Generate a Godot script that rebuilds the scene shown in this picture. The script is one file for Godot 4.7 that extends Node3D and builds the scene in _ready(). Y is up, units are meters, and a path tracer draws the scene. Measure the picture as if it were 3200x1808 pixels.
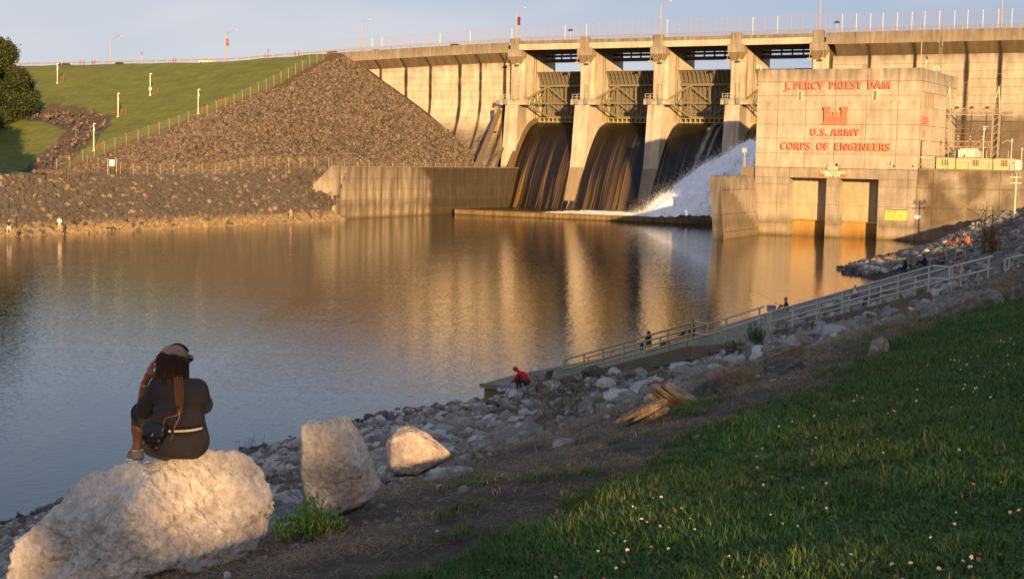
extends Node3D

# ---------------------------------------------------------------- mesh builder
class MB:
	var v := PackedVector3Array()
	var n := PackedVector3Array()
	var c := PackedColorArray()
	var col := Color.WHITE
	func tri(a: Vector3, b: Vector3, d: Vector3) -> void:      # counter-clockwise seen from outside
		var nn := (b - a).cross(d - a).normalized()
		v.append(a); v.append(d); v.append(b)
		for i in 3:
			n.append(nn); c.append(col)
	func quad(a: Vector3, b: Vector3, d: Vector3, e: Vector3) -> void:
		var nn := (d - a).cross(e - b).normalized()
		v.append(a); v.append(d); v.append(b)
		v.append(a); v.append(e); v.append(d)
		for i in 6:
			n.append(nn); c.append(col)
	func quadc(a: Vector3, b: Vector3, d: Vector3, e: Vector3, ca: Color, cb: Color, cd: Color, ce: Color) -> void:
		quad(a, b, d, e)
		var k := c.size() - 6
		c[k] = ca; c[k + 1] = cd; c[k + 2] = cb; c[k + 3] = ca; c[k + 4] = ce; c[k + 5] = cd
	func box(lo: Vector3, hi: Vector3) -> void:
		hexa([Vector3(lo.x, lo.y, hi.z), Vector3(hi.x, lo.y, hi.z), Vector3(hi.x, hi.y, hi.z), Vector3(lo.x, hi.y, hi.z),
			Vector3(lo.x, lo.y, lo.z), Vector3(hi.x, lo.y, lo.z), Vector3(hi.x, hi.y, lo.z), Vector3(lo.x, hi.y, lo.z)])
	func hexa(p: Array) -> void:                               # front 4 (ccw), back 4 in the same order
		quad(p[0], p[1], p[2], p[3]); quad(p[5], p[4], p[7], p[6])
		quad(p[4], p[0], p[3], p[7]); quad(p[1], p[5], p[6], p[2])
		quad(p[3], p[2], p[6], p[7]); quad(p[4], p[5], p[1], p[0])
	func bbox(lo: Vector3, hi: Vector3, r: float) -> void:      # box with chamfered vertical and top edges
		var pts := [Vector2(lo.x + r, hi.z), Vector2(hi.x - r, hi.z), Vector2(hi.x, hi.z - r), Vector2(hi.x, lo.z + r), Vector2(hi.x - r, lo.z), Vector2(lo.x + r, lo.z), Vector2(lo.x, lo.z + r), Vector2(lo.x, hi.z - r)]
		var ctr := Vector2((lo.x + hi.x) / 2, (lo.z + hi.z) / 2)
		var m := pts.size()
		for i in m:
			var p: Vector2 = pts[i]
			var q: Vector2 = pts[(i + 1) % m]
			var pi := p + (ctr - p).normalized() * r
			var qi := q + (ctr - q).normalized() * r
			quad(Vector3(p.x, lo.y, p.y), Vector3(q.x, lo.y, q.y), Vector3(q.x, hi.y - r, q.y), Vector3(p.x, hi.y - r, p.y))
			quad(Vector3(p.x, hi.y - r, p.y), Vector3(q.x, hi.y - r, q.y), Vector3(qi.x, hi.y, qi.y), Vector3(pi.x, hi.y, pi.y))
			tri(Vector3(pi.x, hi.y, pi.y), Vector3(qi.x, hi.y, qi.y), Vector3(ctr.x, hi.y, ctr.y))
			tri(Vector3(q.x, lo.y, q.y), Vector3(p.x, lo.y, p.y), Vector3(ctr.x, lo.y, ctr.y))
	func beam(a: Vector3, b: Vector3, w: float, h: float, up := Vector3.UP) -> void:
		var d := (b - a).normalized()
		var s := d.cross(up)
		if s.length() < 0.01:
			s = d.cross(Vector3.RIGHT)
		s = s.normalized()
		var t := d.cross(s).normalized()
		s *= w / 2; t *= h / 2
		hexa([b - s - t, b + s - t, b + s + t, b - s + t, a - s - t, a + s - t, a + s + t, a - s + t])
	func tube(a: Vector3, b: Vector3, r0: float, r1 := -1.0, sides := 8, caps := true) -> void:
		if r1 < 0: r1 = r0
		var d := (b - a)
		if d.length() < 1e-5: return
		d = d.normalized()
		var s := d.cross(Vector3.UP)
		if s.length() < 0.01: s = d.cross(Vector3.RIGHT)
		s = s.normalized()
		var t := d.cross(s).normalized()
		for i in sides:
			var a0 := TAU * i / sides
			var a1 := TAU * (i + 1) / sides
			var e0 := s * cos(a0) + t * sin(a0)
			var e1 := s * cos(a1) + t * sin(a1)
			v.append(a + e0 * r0); v.append(b + e1 * r1); v.append(a + e1 * r0)
			v.append(a + e0 * r0); v.append(b + e0 * r1); v.append(b + e1 * r1)
			n.append(e0); n.append(e1); n.append(e1); n.append(e0); n.append(e0); n.append(e1)
			for k in 6: c.append(col)
			if caps:
				tri(b, b + e0 * r1, b + e1 * r1)
				tri(a, a + e1 * r0, a + e0 * r0)
	func path(pts: Array, r0: float, r1 := -1.0, sides := 6) -> void:
		if r1 < 0: r1 = r0
		for i in pts.size() - 1:
			tube(pts[i], pts[i + 1], lerpf(r0, r1, float(i) / (pts.size() - 1)), lerpf(r0, r1, float(i + 1) / (pts.size() - 1)), sides, true)
	func ball(p: Vector3, r: Vector3, lat := 5, lon := 8) -> void:
		for i in lat:
			for j in lon:
				var f := func(ii: int, jj: int) -> Vector3:
					var th := PI * ii / lat
					var ph := TAU * jj / lon
					return Vector3(sin(th) * cos(ph), cos(th), sin(th) * sin(ph))
				var a: Vector3 = f.call(i, j)
				var b: Vector3 = f.call(i, j + 1)
				var d: Vector3 = f.call(i + 1, j + 1)
				var e: Vector3 = f.call(i + 1, j)
				for q in [a, d, b, a, e, d]:
					v.append(p + q * r); n.append((q / r).normalized()); c.append(col)
	func prism(poly: PackedVector2Array, z0: float, z1: float) -> void:   # polygon in x, y pushed from z0 to z1 (z1 front)
		var t := Geometry2D.triangulate_polygon(poly)
		if Geometry2D.is_polygon_clockwise(poly):
			poly = poly.duplicate(); poly.reverse(); t = Geometry2D.triangulate_polygon(poly)
		for i in range(0, t.size(), 3):
			var a := poly[t[i]]
			var b := poly[t[i + 1]]
			var d := poly[t[i + 2]]
			if (b - a).cross(d - a) < 0:
				var w := b
				b = d; d = w
			tri(Vector3(a.x, a.y, z1), Vector3(b.x, b.y, z1), Vector3(d.x, d.y, z1))
			tri(Vector3(a.x, a.y, z0), Vector3(d.x, d.y, z0), Vector3(b.x, b.y, z0))
		for i in poly.size():
			var a := poly[i]
			var b := poly[(i + 1) % poly.size()]
			quad(Vector3(a.x, a.y, z0), Vector3(b.x, b.y, z0), Vector3(b.x, b.y, z1), Vector3(a.x, a.y, z1))
	func loft(p0: PackedVector2Array, y0: float, p1: PackedVector2Array, y1: float) -> void:  # plan polygons (x, z) at two heights
		var m := p0.size()
		for i in m:
			var j := (i + 1) % m
			quad(Vector3(p0[i].x, y0, p0[i].y), Vector3(p0[j].x, y0, p0[j].y), Vector3(p1[j].x, y1, p1[j].y), Vector3(p1[i].x, y1, p1[i].y))
		for i in range(1, m - 1):
			tri(Vector3(p1[0].x, y1, p1[0].y), Vector3(p1[i].x, y1, p1[i].y), Vector3(p1[i + 1].x, y1, p1[i + 1].y))
			tri(Vector3(p0[0].x, y0, p0[0].y), Vector3(p0[i + 1].x, y0, p0[i + 1].y), Vector3(p0[i].x, y0, p0[i].y))
	func done(m: Material = null) -> ArrayMesh:
		var a := []
		a.resize(Mesh.ARRAY_MAX)
		a[Mesh.ARRAY_VERTEX] = v; a[Mesh.ARRAY_NORMAL] = n; a[Mesh.ARRAY_COLOR] = c
		var me := ArrayMesh.new()
		if v.size():
			me.add_surface_from_arrays(Mesh.PRIMITIVE_TRIANGLES, a)
			if m: me.surface_set_material(0, m)
		return me

var used := {}
var DT := Transform3D()            # the dam's own frame: x along the dam, z downstream
var rng := RandomNumberGenerator.new()
var nz := FastNoiseLite.new()
var nzf := FastNoiseLite.new()
var nzs := FastNoiseLite.new()

func numbered(s: String) -> String:
	var k: int = used.get(s, -1) + 1
	used[s] = k
	return s if k == 0 else "%s_%03d" % [s, k]

func thing(called: String, label: String, cat: String, at := Transform3D(), group := "") -> Node3D:
	var o := Node3D.new()
	o.name = numbered(called)
	add_child(o, true)
	o.transform = at
	tag(o, label, cat, group)
	return o

func tag(o: Node, label: String, cat: String, group := "", kind := "") -> void:
	if label: o.set_meta("label", label)
	if cat: o.set_meta("category", cat)
	if group: o.set_meta("group", group)
	if kind: o.set_meta("kind", kind)

func part(called: String, m: Mesh, parent: Node, label := "") -> MeshInstance3D:
	var o := MeshInstance3D.new()
	o.name = called
	o.mesh = m
	parent.add_child(o, true)
	if label: o.set_meta("label", label)
	return o

func struct_(called: String, m: Mesh, at := Transform3D()) -> MeshInstance3D:
	var o := MeshInstance3D.new()
	o.name = numbered(called)
	o.mesh = m
	o.transform = at
	add_child(o, true)
	o.set_meta("kind", "structure")
	return o

func copies(called: String, m: Mesh, xs: Array, cols: Array, parent: Node, label := "") -> MultiMeshInstance3D:
	var mm := MultiMesh.new()
	mm.transform_format = MultiMesh.TRANSFORM_3D
	mm.use_colors = cols.size() > 0
	mm.mesh = m
	mm.instance_count = xs.size()
	for i in xs.size():
		mm.set_instance_transform(i, xs[i])
		if cols.size(): mm.set_instance_color(i, cols[i])
	var o := MultiMeshInstance3D.new()
	o.name = called if parent != self else numbered(called)
	o.multimesh = mm
	parent.add_child(o, true)
	o.set_meta("kind", "stuff")
	if label: o.set_meta("label", label)
	return o

func at(p: Vector3, yaw := 0.0) -> Transform3D:
	return Transform3D(Basis(Vector3.UP, yaw), p)

func dam(s: float, y: float, n: float) -> Vector3:
	return DT * Vector3(s, y, n)

func lin(h: String) -> Color:
	return Color(h).srgb_to_linear()

# ---------------------------------------------------------------- textures and materials
var tx := {}
var mats := {}

func noise_tex(key: String, freq: float, oct: int, lo: float, hi: float, normal := 0.0, size := 512, kind := FastNoiseLite.TYPE_SIMPLEX_SMOOTH, sd := 3, bias := 0.5) -> Texture2D:
	if tx.has(key): return tx[key]
	var f := FastNoiseLite.new()
	f.noise_type = kind
	f.seed = sd
	f.frequency = freq
	f.fractal_octaves = oct
	var t := NoiseTexture2D.new()
	t.width = size; t.height = size
	t.seamless = true
	t.seamless_blend_skirt = 0.15
	t.noise = f
	if normal > 0:
		t.as_normal_map = true
		t.bump_strength = normal
	else:
		var g := Gradient.new()
		g.offsets = PackedFloat32Array([0.0, bias, 1.0])
		var mid := (lo + hi) / 2
		g.colors = PackedColorArray([Color(lo, lo, lo), Color(mid, mid, mid), Color(hi, hi, hi)])
		t.color_ramp = g
	tx[key] = t
	return t

func mat(key: String, rough := 0.9, tex: Texture2D = null, scale := Vector3.ONE, det: Texture2D = null, dscale := Vector3.ONE, nrm: Texture2D = null, nscale := 1.0, metal := 0.0) -> StandardMaterial3D:
	if mats.has(key): return mats[key]
	var m := StandardMaterial3D.new()
	m.vertex_color_use_as_albedo = true
	m.roughness = rough
	m.metallic = metal
	m.metallic_specular = 0.4
	if tex:
		m.albedo_texture = tex
	if tex or nrm:
		m.uv1_triplanar = true
		m.uv1_scale = scale
	if nrm:
		m.normal_enabled = true
		m.normal_texture = nrm
		m.normal_scale = nscale
	if det:
		m.detail_enabled = true
		m.detail_blend_mode = BaseMaterial3D.BLEND_MODE_MUL
		m.detail_albedo = det
		m.detail_uv_layer = BaseMaterial3D.DETAIL_UV_2
		m.uv2_triplanar = true
		m.uv2_scale = dscale
	mats[key] = m
	return m

func setup_materials() -> void:
	var mottle := noise_tex("mottle", 0.012, 5, 0.82, 1.0)
	var grain := noise_tex("grain", 0.05, 4, 0.86, 1.0, 0.0, 512, FastNoiseLite.TYPE_SIMPLEX_SMOOTH, 9)
	var rockt := noise_tex("rockt", 0.016, 6, 0.58, 1.0, 0.0, 512, FastNoiseLite.TYPE_SIMPLEX_SMOOTH, 21)
	var nfine := noise_tex("nfine", 0.05, 4, 0, 1, 4.0)
	var nrock := noise_tex("nrock", 0.02, 6, 0, 1, 10.0, 512, FastNoiseLite.TYPE_SIMPLEX_SMOOTH, 5)
	mat("concrete", 0.92, mottle, Vector3(0.13, 0.035, 0.13), grain, Vector3(0.3, 0.12, 0.3), nfine, 0.15)
	mat("waterside", 0.35, mottle, Vector3(0.8, 0.05, 0.05), grain, Vector3.ONE * 0.3, nfine, 0.2)
	mat("steel", 0.6, grain, Vector3.ONE * 0.5, null, Vector3.ONE, null, 1.0, 0.0)
	mat("paint", 0.5)
	mat("matte", 0.95)
	mat("gloss", 0.25)
	mat("gloss2", 0.38)
	mat("cloth", 0.95, grain, Vector3.ONE * 7.0, null, Vector3.ONE, noise_tex("folds", 0.012, 4, 0, 1, 9.0, 512, FastNoiseLite.TYPE_SIMPLEX_SMOOTH, 31), 0.9)
	mat("skin", 0.5, grain, Vector3.ONE * 6.0)
	mat("galv", 0.45, grain, Vector3.ONE * 1.5, null, Vector3.ONE, null, 1.0, 0.55)
	mat("rock", 0.95, rockt, Vector3.ONE * 0.9, grain, Vector3.ONE * 3.0, nrock, 1.2)
	mat("boulder", 0.95, noise_tex("boulder", 0.02, 5, 0.74, 1.0, 0.0, 512, FastNoiseLite.TYPE_SIMPLEX_SMOOTH, 44), Vector3.ONE * 1.3, grain, Vector3.ONE * 5.0, nrock, 2.0)
	mat("farrock", 0.95, rockt, Vector3.ONE * 0.35)
	mat("soil", 1.0, rockt, Vector3.ONE * 0.5, grain, Vector3.ONE * 2.5, nrock, 0.8)
	mat("hill", 1.0, mottle, Vector3.ONE * 0.07, grain, Vector3.ONE * 0.5, nrock, 0.4)
	mat("bark", 1.0, rockt, Vector3(3, 0.5, 3), null, Vector3.ONE, nrock, 0.8)
	var lf := mat("leaf", 0.6)
	lf.backlight_enabled = true
	lf.backlight = Color(0.35, 0.42, 0.12)
	lf.cull_mode = BaseMaterial3D.CULL_DISABLED
	var gr := mat("grass", 0.65)
	gr.backlight_enabled = true
	gr.backlight = Color(0.3, 0.38, 0.1)
	gr.cull_mode = BaseMaterial3D.CULL_DISABLED
	var foam := mat("foam", 0.8)
	foam.subsurf_scatter_enabled = false
	var ml := StandardMaterial3D.new()                     # chain-link seen from afar: a thin veil of wire
	ml.albedo_color = Color(0.55, 0.5, 0.42, 0.10)
	ml.transparency = BaseMaterial3D.TRANSPARENCY_ALPHA
	ml.roughness = 0.8
	ml.metallic_specular = 0.0
	ml.cull_mode = BaseMaterial3D.CULL_DISABLED
	mats["link"] = ml

# ---------------------------------------------------------------- colours of weathered concrete
func conc(p: Vector3, top: float, drip: float, wl := -99.0, tone := 1.0) -> Color:
	# stains of the concrete: dark runs below the top edge, mottling, a brown tide band above the water
	var k := 1.0 + 0.20 * nz.get_noise_3d(p.x * 3.0, p.y * 3.0, p.z * 3.0) + 0.16 * nz.get_noise_3d(p.x * 0.7 + 9.0, p.y * 1.1, p.z * 0.7)
	var run := nzs.get_noise_2d((p.x + p.z * 0.7) * 14.0, p.y * 0.5) * 0.5 + 0.5
	var d := clampf(1.0 - (top - p.y) / maxf(drip, 0.01), 0.0, 1.0)
	k *= 1.0 - 0.62 * d * clampf(run * 1.5 - 0.1, 0.0, 1.0)
	k *= 1.0 - 0.22 * clampf(nzs.get_noise_2d((p.x + p.z) * 9.0 + 50.0, p.y * 0.35) - 0.1, 0.0, 1.0)
	var c := Color(0.50, 0.43, 0.335) * tone * k
	if wl > -50.0:
		var h := p.y - wl
		var w := clampf(1.0 - absf(h - 2.3 - 0.7 * nz.get_noise_1d(p.x * 6.0)) / 1.3, 0.0, 1.0)
		c = c.lerp(Color(0.13, 0.085, 0.035), 0.6 * w)
		if h < 1.2: c = c.lerp(Color(0.40, 0.30, 0.15), clampf(1.5 - h, 0.0, 0.8))
		if h < 0.3: c = c.lerp(Color(0.05, 0.04, 0.02), clampf((0.3 - h) * 3.5, 0.0, 0.9))
	c.a = 1.0
	return c

# a surface P(u, v) split into slightly proud slabs between the joint lines us and vs
func slabs(root: Node, called: String, P: Callable, us: Array, vs: Array, gap: float, thick: float, colf: Callable, m: Material, cell := 0.8, skip = null) -> void:
	for i in us.size() - 1:
		for j in vs.size() - 1:
			var u0: float = us[i] + gap / 2
			var u1: float = us[i + 1] - gap / 2
			var v0: float = vs[j] + gap / 2
			var v1: float = vs[j + 1] - gap / 2
			if skip != null and skip.call((u0 + u1) / 2, (v0 + v1) / 2): continue
			var nu := clampi(ceili((u1 - u0) / cell), 1, 60)
			var nv := clampi(ceili((v1 - v0) / cell), 1, 60)
			var g := []
			var gc := []
			for a in nu + 1:
				for b in nv + 1:
					var p: Vector3 = P.call(lerpf(u0, u1, float(a) / nu), lerpf(v0, v1, float(b) / nv))
					g.append(p)
					gc.append(colf.call(p))
			var mb := MB.new()
			var w := nv + 1
			for a in nu:
				for b in nv:
					mb.quadc(g[a * w + b], g[(a + 1) * w + b], g[(a + 1) * w + b + 1], g[a * w + b + 1], gc[a * w + b], gc[(a + 1) * w + b], gc[(a + 1) * w + b + 1], gc[a * w + b + 1])
			var nn: Vector3 = ((g[nu * w + nv] - g[0]) as Vector3).cross(g[nv] - g[nu * w]).normalized() * thick
			mb.col = Color(0.16, 0.125, 0.085)
			for b in nv:
				mb.quad(g[b], g[b + 1], g[b + 1] - nn, g[b] - nn)
				mb.quad(g[nu * w + b + 1], g[nu * w + b], g[nu * w + b] - nn, g[nu * w + b + 1] - nn)
			for a in nu:
				mb.quad(g[(a + 1) * w], g[a * w], g[a * w] - nn, g[(a + 1) * w] - nn)
				mb.quad(g[a * w + nv], g[(a + 1) * w + nv], g[(a + 1) * w + nv] - nn, g[a * w + nv] - nn)
			part(called, mb.done(m), root)

func sheet(P: Callable, u0: float, u1: float, nu: int, v0: float, v1: float, nv: int, colf: Callable, m: Material, smooth := true) -> ArrayMesh:
	var mb := MB.new()
	var w := nv + 1
	var g := PackedVector3Array()
	var gc := PackedColorArray()
	for a in nu + 1:
		for b in nv + 1:
			var p: Vector3 = P.call(lerpf(u0, u1, float(a) / nu), lerpf(v0, v1, float(b) / nv))
			g.append(p); gc.append(colf.call(p))
	var gn := PackedVector3Array()
	gn.resize(g.size())
	for a in nu + 1:
		for b in nv + 1:
			var du := g[mini(a + 1, nu) * w + b] - g[maxi(a - 1, 0) * w + b]
			var dv := g[a * w + mini(b + 1, nv)] - g[a * w + maxi(b - 1, 0)]
			gn[a * w + b] = du.cross(dv).normalized()
	var sum := 0.0
	for q in gn: sum += q.y
	var order := [0, 2, 1, 0, 3, 2]
	if sum < -0.2 * gn.size():
		order = [0, 1, 2, 0, 2, 3]
		for i in gn.size(): gn[i] = -gn[i]
	for a in nu:
		for b in nv:
			var q := [a * w + b, (a + 1) * w + b, (a + 1) * w + b + 1, a * w + b + 1]
			for k in order:
				mb.v.append(g[q[k]]); mb.n.append(gn[q[k]]); mb.c.append(gc[q[k]])
	return mb.done(m)

# ---------------------------------------------------------------- rocks
var ico := {}
func icosphere(sub: int) -> Array:
	if ico.has(sub): return ico[sub]
	var t := (1.0 + sqrt(5.0)) / 2.0
	var vs: Array[Vector3] = []
	for p in [Vector3(-1, t, 0), Vector3(1, t, 0), Vector3(-1, -t, 0), Vector3(1, -t, 0), Vector3(0, -1, t), Vector3(0, 1, t), Vector3(0, -1, -t), Vector3(0, 1, -t), Vector3(t, 0, -1), Vector3(t, 0, 1), Vector3(-t, 0, -1), Vector3(-t, 0, 1)]:
		vs.append(p.normalized())
	var fs := [[0, 11, 5], [0, 5, 1], [0, 1, 7], [0, 7, 10], [0, 10, 11], [1, 5, 9], [5, 11, 4], [11, 10, 2], [10, 7, 6], [7, 1, 8], [3, 9, 4], [3, 4, 2], [3, 2, 6], [3, 6, 8], [3, 8, 9], [4, 9, 5], [2, 4, 11], [6, 2, 10], [8, 6, 7], [9, 8, 1]]
	for s in sub:
		var mid := {}
		var out := []
		var half := func(a: int, b: int) -> int:
			var k := mini(a, b) * 100000 + maxi(a, b)
			if not mid.has(k):
				mid[k] = vs.size()
				vs.append((vs[a] + vs[b]).normalized())
			return mid[k]
		for f in fs:
			var a: int = half.call(f[0], f[1])
			var b: int = half.call(f[1], f[2])
			var d: int = half.call(f[2], f[0])
			out.append([f[0], a, d]); out.append([f[1], b, a]); out.append([f[2], d, b]); out.append([a, b, d])
		fs = out
	ico[sub] = [vs, fs]
	return ico[sub]

# a stone bounded by random cleavage planes; smooth = shared normals (big boulders), else faceted
func rock(sd: int, sub: int, planes: int, size: Vector3, rough: float, smooth: bool, m: Material, own: Array = [], tint := Color.WHITE, vein := 0.0, dents: Array = []) -> ArrayMesh:
	var r := RandomNumberGenerator.new()
	r.seed = sd
	var pl := own.duplicate()
	for i in planes:
		var d := Vector3(r.randfn(), r.randfn(), r.randfn()).normalized()
		pl.append([d, r.randf_range(0.62, 1.0)])
	if sub > 4:                                            # chips knocked off the edges of a big boulder
		var base := pl.duplicate()
		for i in 46:
			var d := Vector3(r.randfn(), r.randfn(), r.randfn()).normalized()
			var best := 1.15
			var nn := d
			for q in base:
				var k: float = d.dot(q[0])
				if k > 0.05 and q[1] / k < best:
					best = q[1] / k
					nn = q[0]
			var n := (nn + Vector3(r.randfn(), r.randfn(), r.randfn()) * 0.13).normalized()
			pl.append([n, (d * best).dot(n) + r.randf_range(-0.01, 0.035)])
	var ic := icosphere(sub)
	var dirs: Array = ic[0]
	var f := FastNoiseLite.new()
	f.seed = sd
	f.frequency = 1.0
	f.fractal_octaves = 5
	var ps := PackedVector3Array()
	var cs := PackedColorArray()
	for d: Vector3 in dirs:
		var best := 1.15
		for q in pl:
			var k: float = d.dot(q[0])
			if k > 0.05: best = minf(best, q[1] / k)
		var p := d * best
		if rough > 0.0:
			var rid := 1.0 - absf(f.get_noise_3dv(p * 1.1 + Vector3(5, 1, 3))) * 2.0
			p *= 1.0 + rough * (f.get_noise_3dv(p * 1.5) + 0.45 * (absf(f.get_noise_3dv(p * Vector3(4.0, 2.6, 4.0))) * 2.0 - 0.5) + 0.35 * (rid - 0.6) + (0.22 * f.get_noise_3dv(p * 14.0) if sub > 4 else 0.0))
		for q in dents:
			var g: float = (p - (q[0] as Vector3)).length() / q[1]
			if g < 1.0: p *= 1.0 - q[2] * (1.0 - g * g) * (1.0 - g * g) * (1.0 + 0.6 * f.get_noise_3dv(p * 4.0))
		if vein > 0.7:
			# layered rock: ridges running down to the right
			var al := p.x * 0.55 - p.y * 0.75 + p.z * 0.2
			var ac := p.x * 0.75 + p.y * 0.6 - p.z * 0.3
			var wv := ac * 3.4 + 0.5 * f.get_noise_3dv(p * 1.7)
			p *= 1.0 + 0.030 * (absf(fposmod(wv, 1.0) * 2.0 - 1.0) - 0.5) * (0.6 + f.get_noise_2d(al * 1.5, ac * 4.0)) + 0.035 * f.get_noise_2d(ac * 7.0, al * 1.6)
		if sub > 4:                                        # open cracks
			var ck := absf(f.get_noise_3dv(p * Vector3(1.5, 0.9, 1.5) + Vector3(20, 0, 7)))
			if ck < 0.02: p *= 1.0 - 0.035 * (1.0 - ck / 0.02)
		ps.append(p * size)
		var t := tint
		if vein > 0.0:
			var vv := absf(f.get_noise_3dv(Vector3(p.x * 1.6, p.y * 1.1, p.z * 1.6) + Vector3(9, 2, 7)))
			if vv < 0.03: t = tint.lerp(Color(0.88, 0.83, 0.77), vein * (1.0 - vv / 0.03))
			var v2 := absf(f.get_noise_2d((p.x * 0.75 + p.y * 0.6) * 3.0, (p.x * 0.55 - p.y * 0.75) * 0.8 + p.z))
			if v2 < 0.02: t = t.lerp(Color(0.90, 0.85, 0.80), vein * (1.0 - v2 / 0.02))
			t = t * minf(1.12, 1.0 + 0.6 * f.get_noise_3dv(p * 1.3 + Vector3(3, 3, 3)) + 0.3 * f.get_noise_3dv(p * 6.0))
			t.a = 1.0
		cs.append(t)
	var mb := MB.new()
	if smooth:
		var ns := PackedVector3Array()
		ns.resize(ps.size())
		for q in ic[1]:
			var nn: Vector3 = (ps[q[1]] - ps[q[0]]).cross(ps[q[2]] - ps[q[0]])
			for i in 3: ns[q[i]] += nn
		for q in ic[1]:
			for i in [0, 2, 1]:
				mb.v.append(ps[q[i]]); mb.n.append(ns[q[i]].normalized()); mb.c.append(cs[q[i]])
	else:
		for q in ic[1]:
			mb.col = cs[q[0]]
			mb.tri(ps[q[0]], ps[q[1]], ps[q[2]])
	return mb.done(m)

# ---------------------------------------------------------------- bodies: tapered capsules joined with a smooth minimum, meshed as surface nets
# a bone is [joint, joint, radius, radius, colour]
func body(bones: Array, cell: float, k: float, m: Material) -> ArrayMesh:
	var lo := Vector3.ONE * 1e6
	var hi := -lo
	for b in bones:
		var rr: float = maxf(b[2], b[3]) + cell * 3 + k
		for p: Vector3 in [b[0], b[1]]:
			lo = lo.min(p - Vector3.ONE * rr); hi = hi.max(p + Vector3.ONE * rr)
	var dm := Vector3i(((hi - lo) / cell).ceil()) + Vector3i.ONE
	var nx := dm.x
	var ny := dm.y
	var nzz := dm.z
	var f := PackedFloat32Array()
	f.resize(nx * ny * nzz)
	f.fill(1.0)
	for b in bones:
		var pa: Vector3 = b[0]
		var pb: Vector3 = b[1]
		var ra: float = b[2]
		var rb: float = b[3]
		var rr := maxf(ra, rb) + k + cell * 2.5
		var l := Vector3i(((pa.min(pb) - Vector3.ONE * rr - lo) / cell).floor()).clamp(Vector3i.ZERO, dm - Vector3i.ONE)
		var h := Vector3i(((pa.max(pb) + Vector3.ONE * rr - lo) / cell).ceil()).clamp(Vector3i.ZERO, dm - Vector3i.ONE)
		var ab := pb - pa
		var l2 := maxf(ab.length_squared(), 1e-9)
		for z in range(l.z, h.z + 1):
			for y in range(l.y, h.y + 1):
				var at0 := (z * ny + y) * nx
				for x in range(l.x, h.x + 1):
					var p := lo + Vector3(x, y, z) * cell
					var t := clampf((p - pa).dot(ab) / l2, 0.0, 1.0)
					var d := (p - pa - ab * t).length() - lerpf(ra, rb, t)
					var o := f[at0 + x]
					var hh := maxf(k - absf(o - d), 0.0) / k
					f[at0 + x] = minf(o, d) - hh * hh * k * 0.25
	var idx := {}
	var ps := PackedVector3Array()
	var cs := PackedColorArray()
	var offs := [0, 1, nx, nx + 1, nx * ny, nx * ny + 1, nx * ny + nx, nx * ny + nx + 1]
	for z in nzz - 1:
		for y in ny - 1:
			var row := (z * ny + y) * nx
			for x in nx - 1:
				var i0 := row + x
				var fv := f[i0]
				if fv > cell * 1.9 or fv < -cell * 1.9: continue
				var mask := 0
				for c in 8:
					if f[i0 + offs[c]] < 0.0: mask |= 1 << c
				if mask == 0 or mask == 255: continue
				var sum := Vector3.ZERO
				var cnt := 0
				for e in [[0, 1], [2, 3], [4, 5], [6, 7], [0, 2], [1, 3], [4, 6], [5, 7], [0, 4], [1, 5], [2, 6], [3, 7]]:
					var s0: int = (mask >> e[0]) & 1
					var s1: int = (mask >> e[1]) & 1
					if s0 == s1: continue
					var f0 := f[i0 + offs[e[0]]]
					var f1 := f[i0 + offs[e[1]]]
					var t := f0 / (f0 - f1)
					var c0 := Vector3(e[0] & 1, (e[0] >> 1) & 1, e[0] >> 2)
					var c1 := Vector3(e[1] & 1, (e[1] >> 1) & 1, e[1] >> 2)
					sum += c0.lerp(c1, t)
					cnt += 1
				idx[i0] = ps.size()
				ps.append(lo + (Vector3(x, y, z) + sum / cnt) * cell)
	for p in ps:
		var best := 1e9
		var col := Color.WHITE
		for b in bones:
			var pa: Vector3 = b[0]
			var ab: Vector3 = b[1] - pa
			var t := clampf((p - pa).dot(ab) / maxf(ab.length_squared(), 1e-9), 0.0, 1.0)
			var d: float = (p - pa - ab * t).length() - lerpf(b[2], b[3], t)
			if d < best:
				best = d; col = b[4]
		cs.append(col)
	var tris := PackedInt32Array()
	for i0: int in idx:
		var x := i0 % nx
		var y := (i0 / nx) % ny
		var z := i0 / (nx * ny)
		var s0 := f[i0] < 0.0
		for ax in 3:
			var st: int = [1, nx, nx * ny][ax]
			var s1 := f[i0 + st] < 0.0
			if s0 == s1: continue
			var u: int = [nx, nx * ny, 1][ax]
			var w: int = [nx * ny, 1, nx][ax]
			if not (idx.has(i0 - u) and idx.has(i0 - w) and idx.has(i0 - u - w)): continue
			var q := [idx[i0 - u - w], idx[i0 - w], idx[i0], idx[i0 - u]]
			if s0: tris.append_array([q[0], q[1], q[2], q[0], q[2], q[3]])
			else: tris.append_array([q[0], q[2], q[1], q[0], q[3], q[2]])
	var ns := PackedVector3Array()
	ns.resize(ps.size())
	for i in range(0, tris.size(), 3):
		var nn := (ps[tris[i + 1]] - ps[tris[i]]).cross(ps[tris[i + 2]] - ps[tris[i]])
		for j in 3: ns[tris[i + j]] += nn
	var mb := MB.new()
	for i in range(0, tris.size(), 3):
		for j in [0, 2, 1]:
			var q := tris[i + j]
			mb.v.append(ps[q]); mb.n.append(ns[q].normalized()); mb.c.append(cs[q])
	return mb.done(m)

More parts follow.
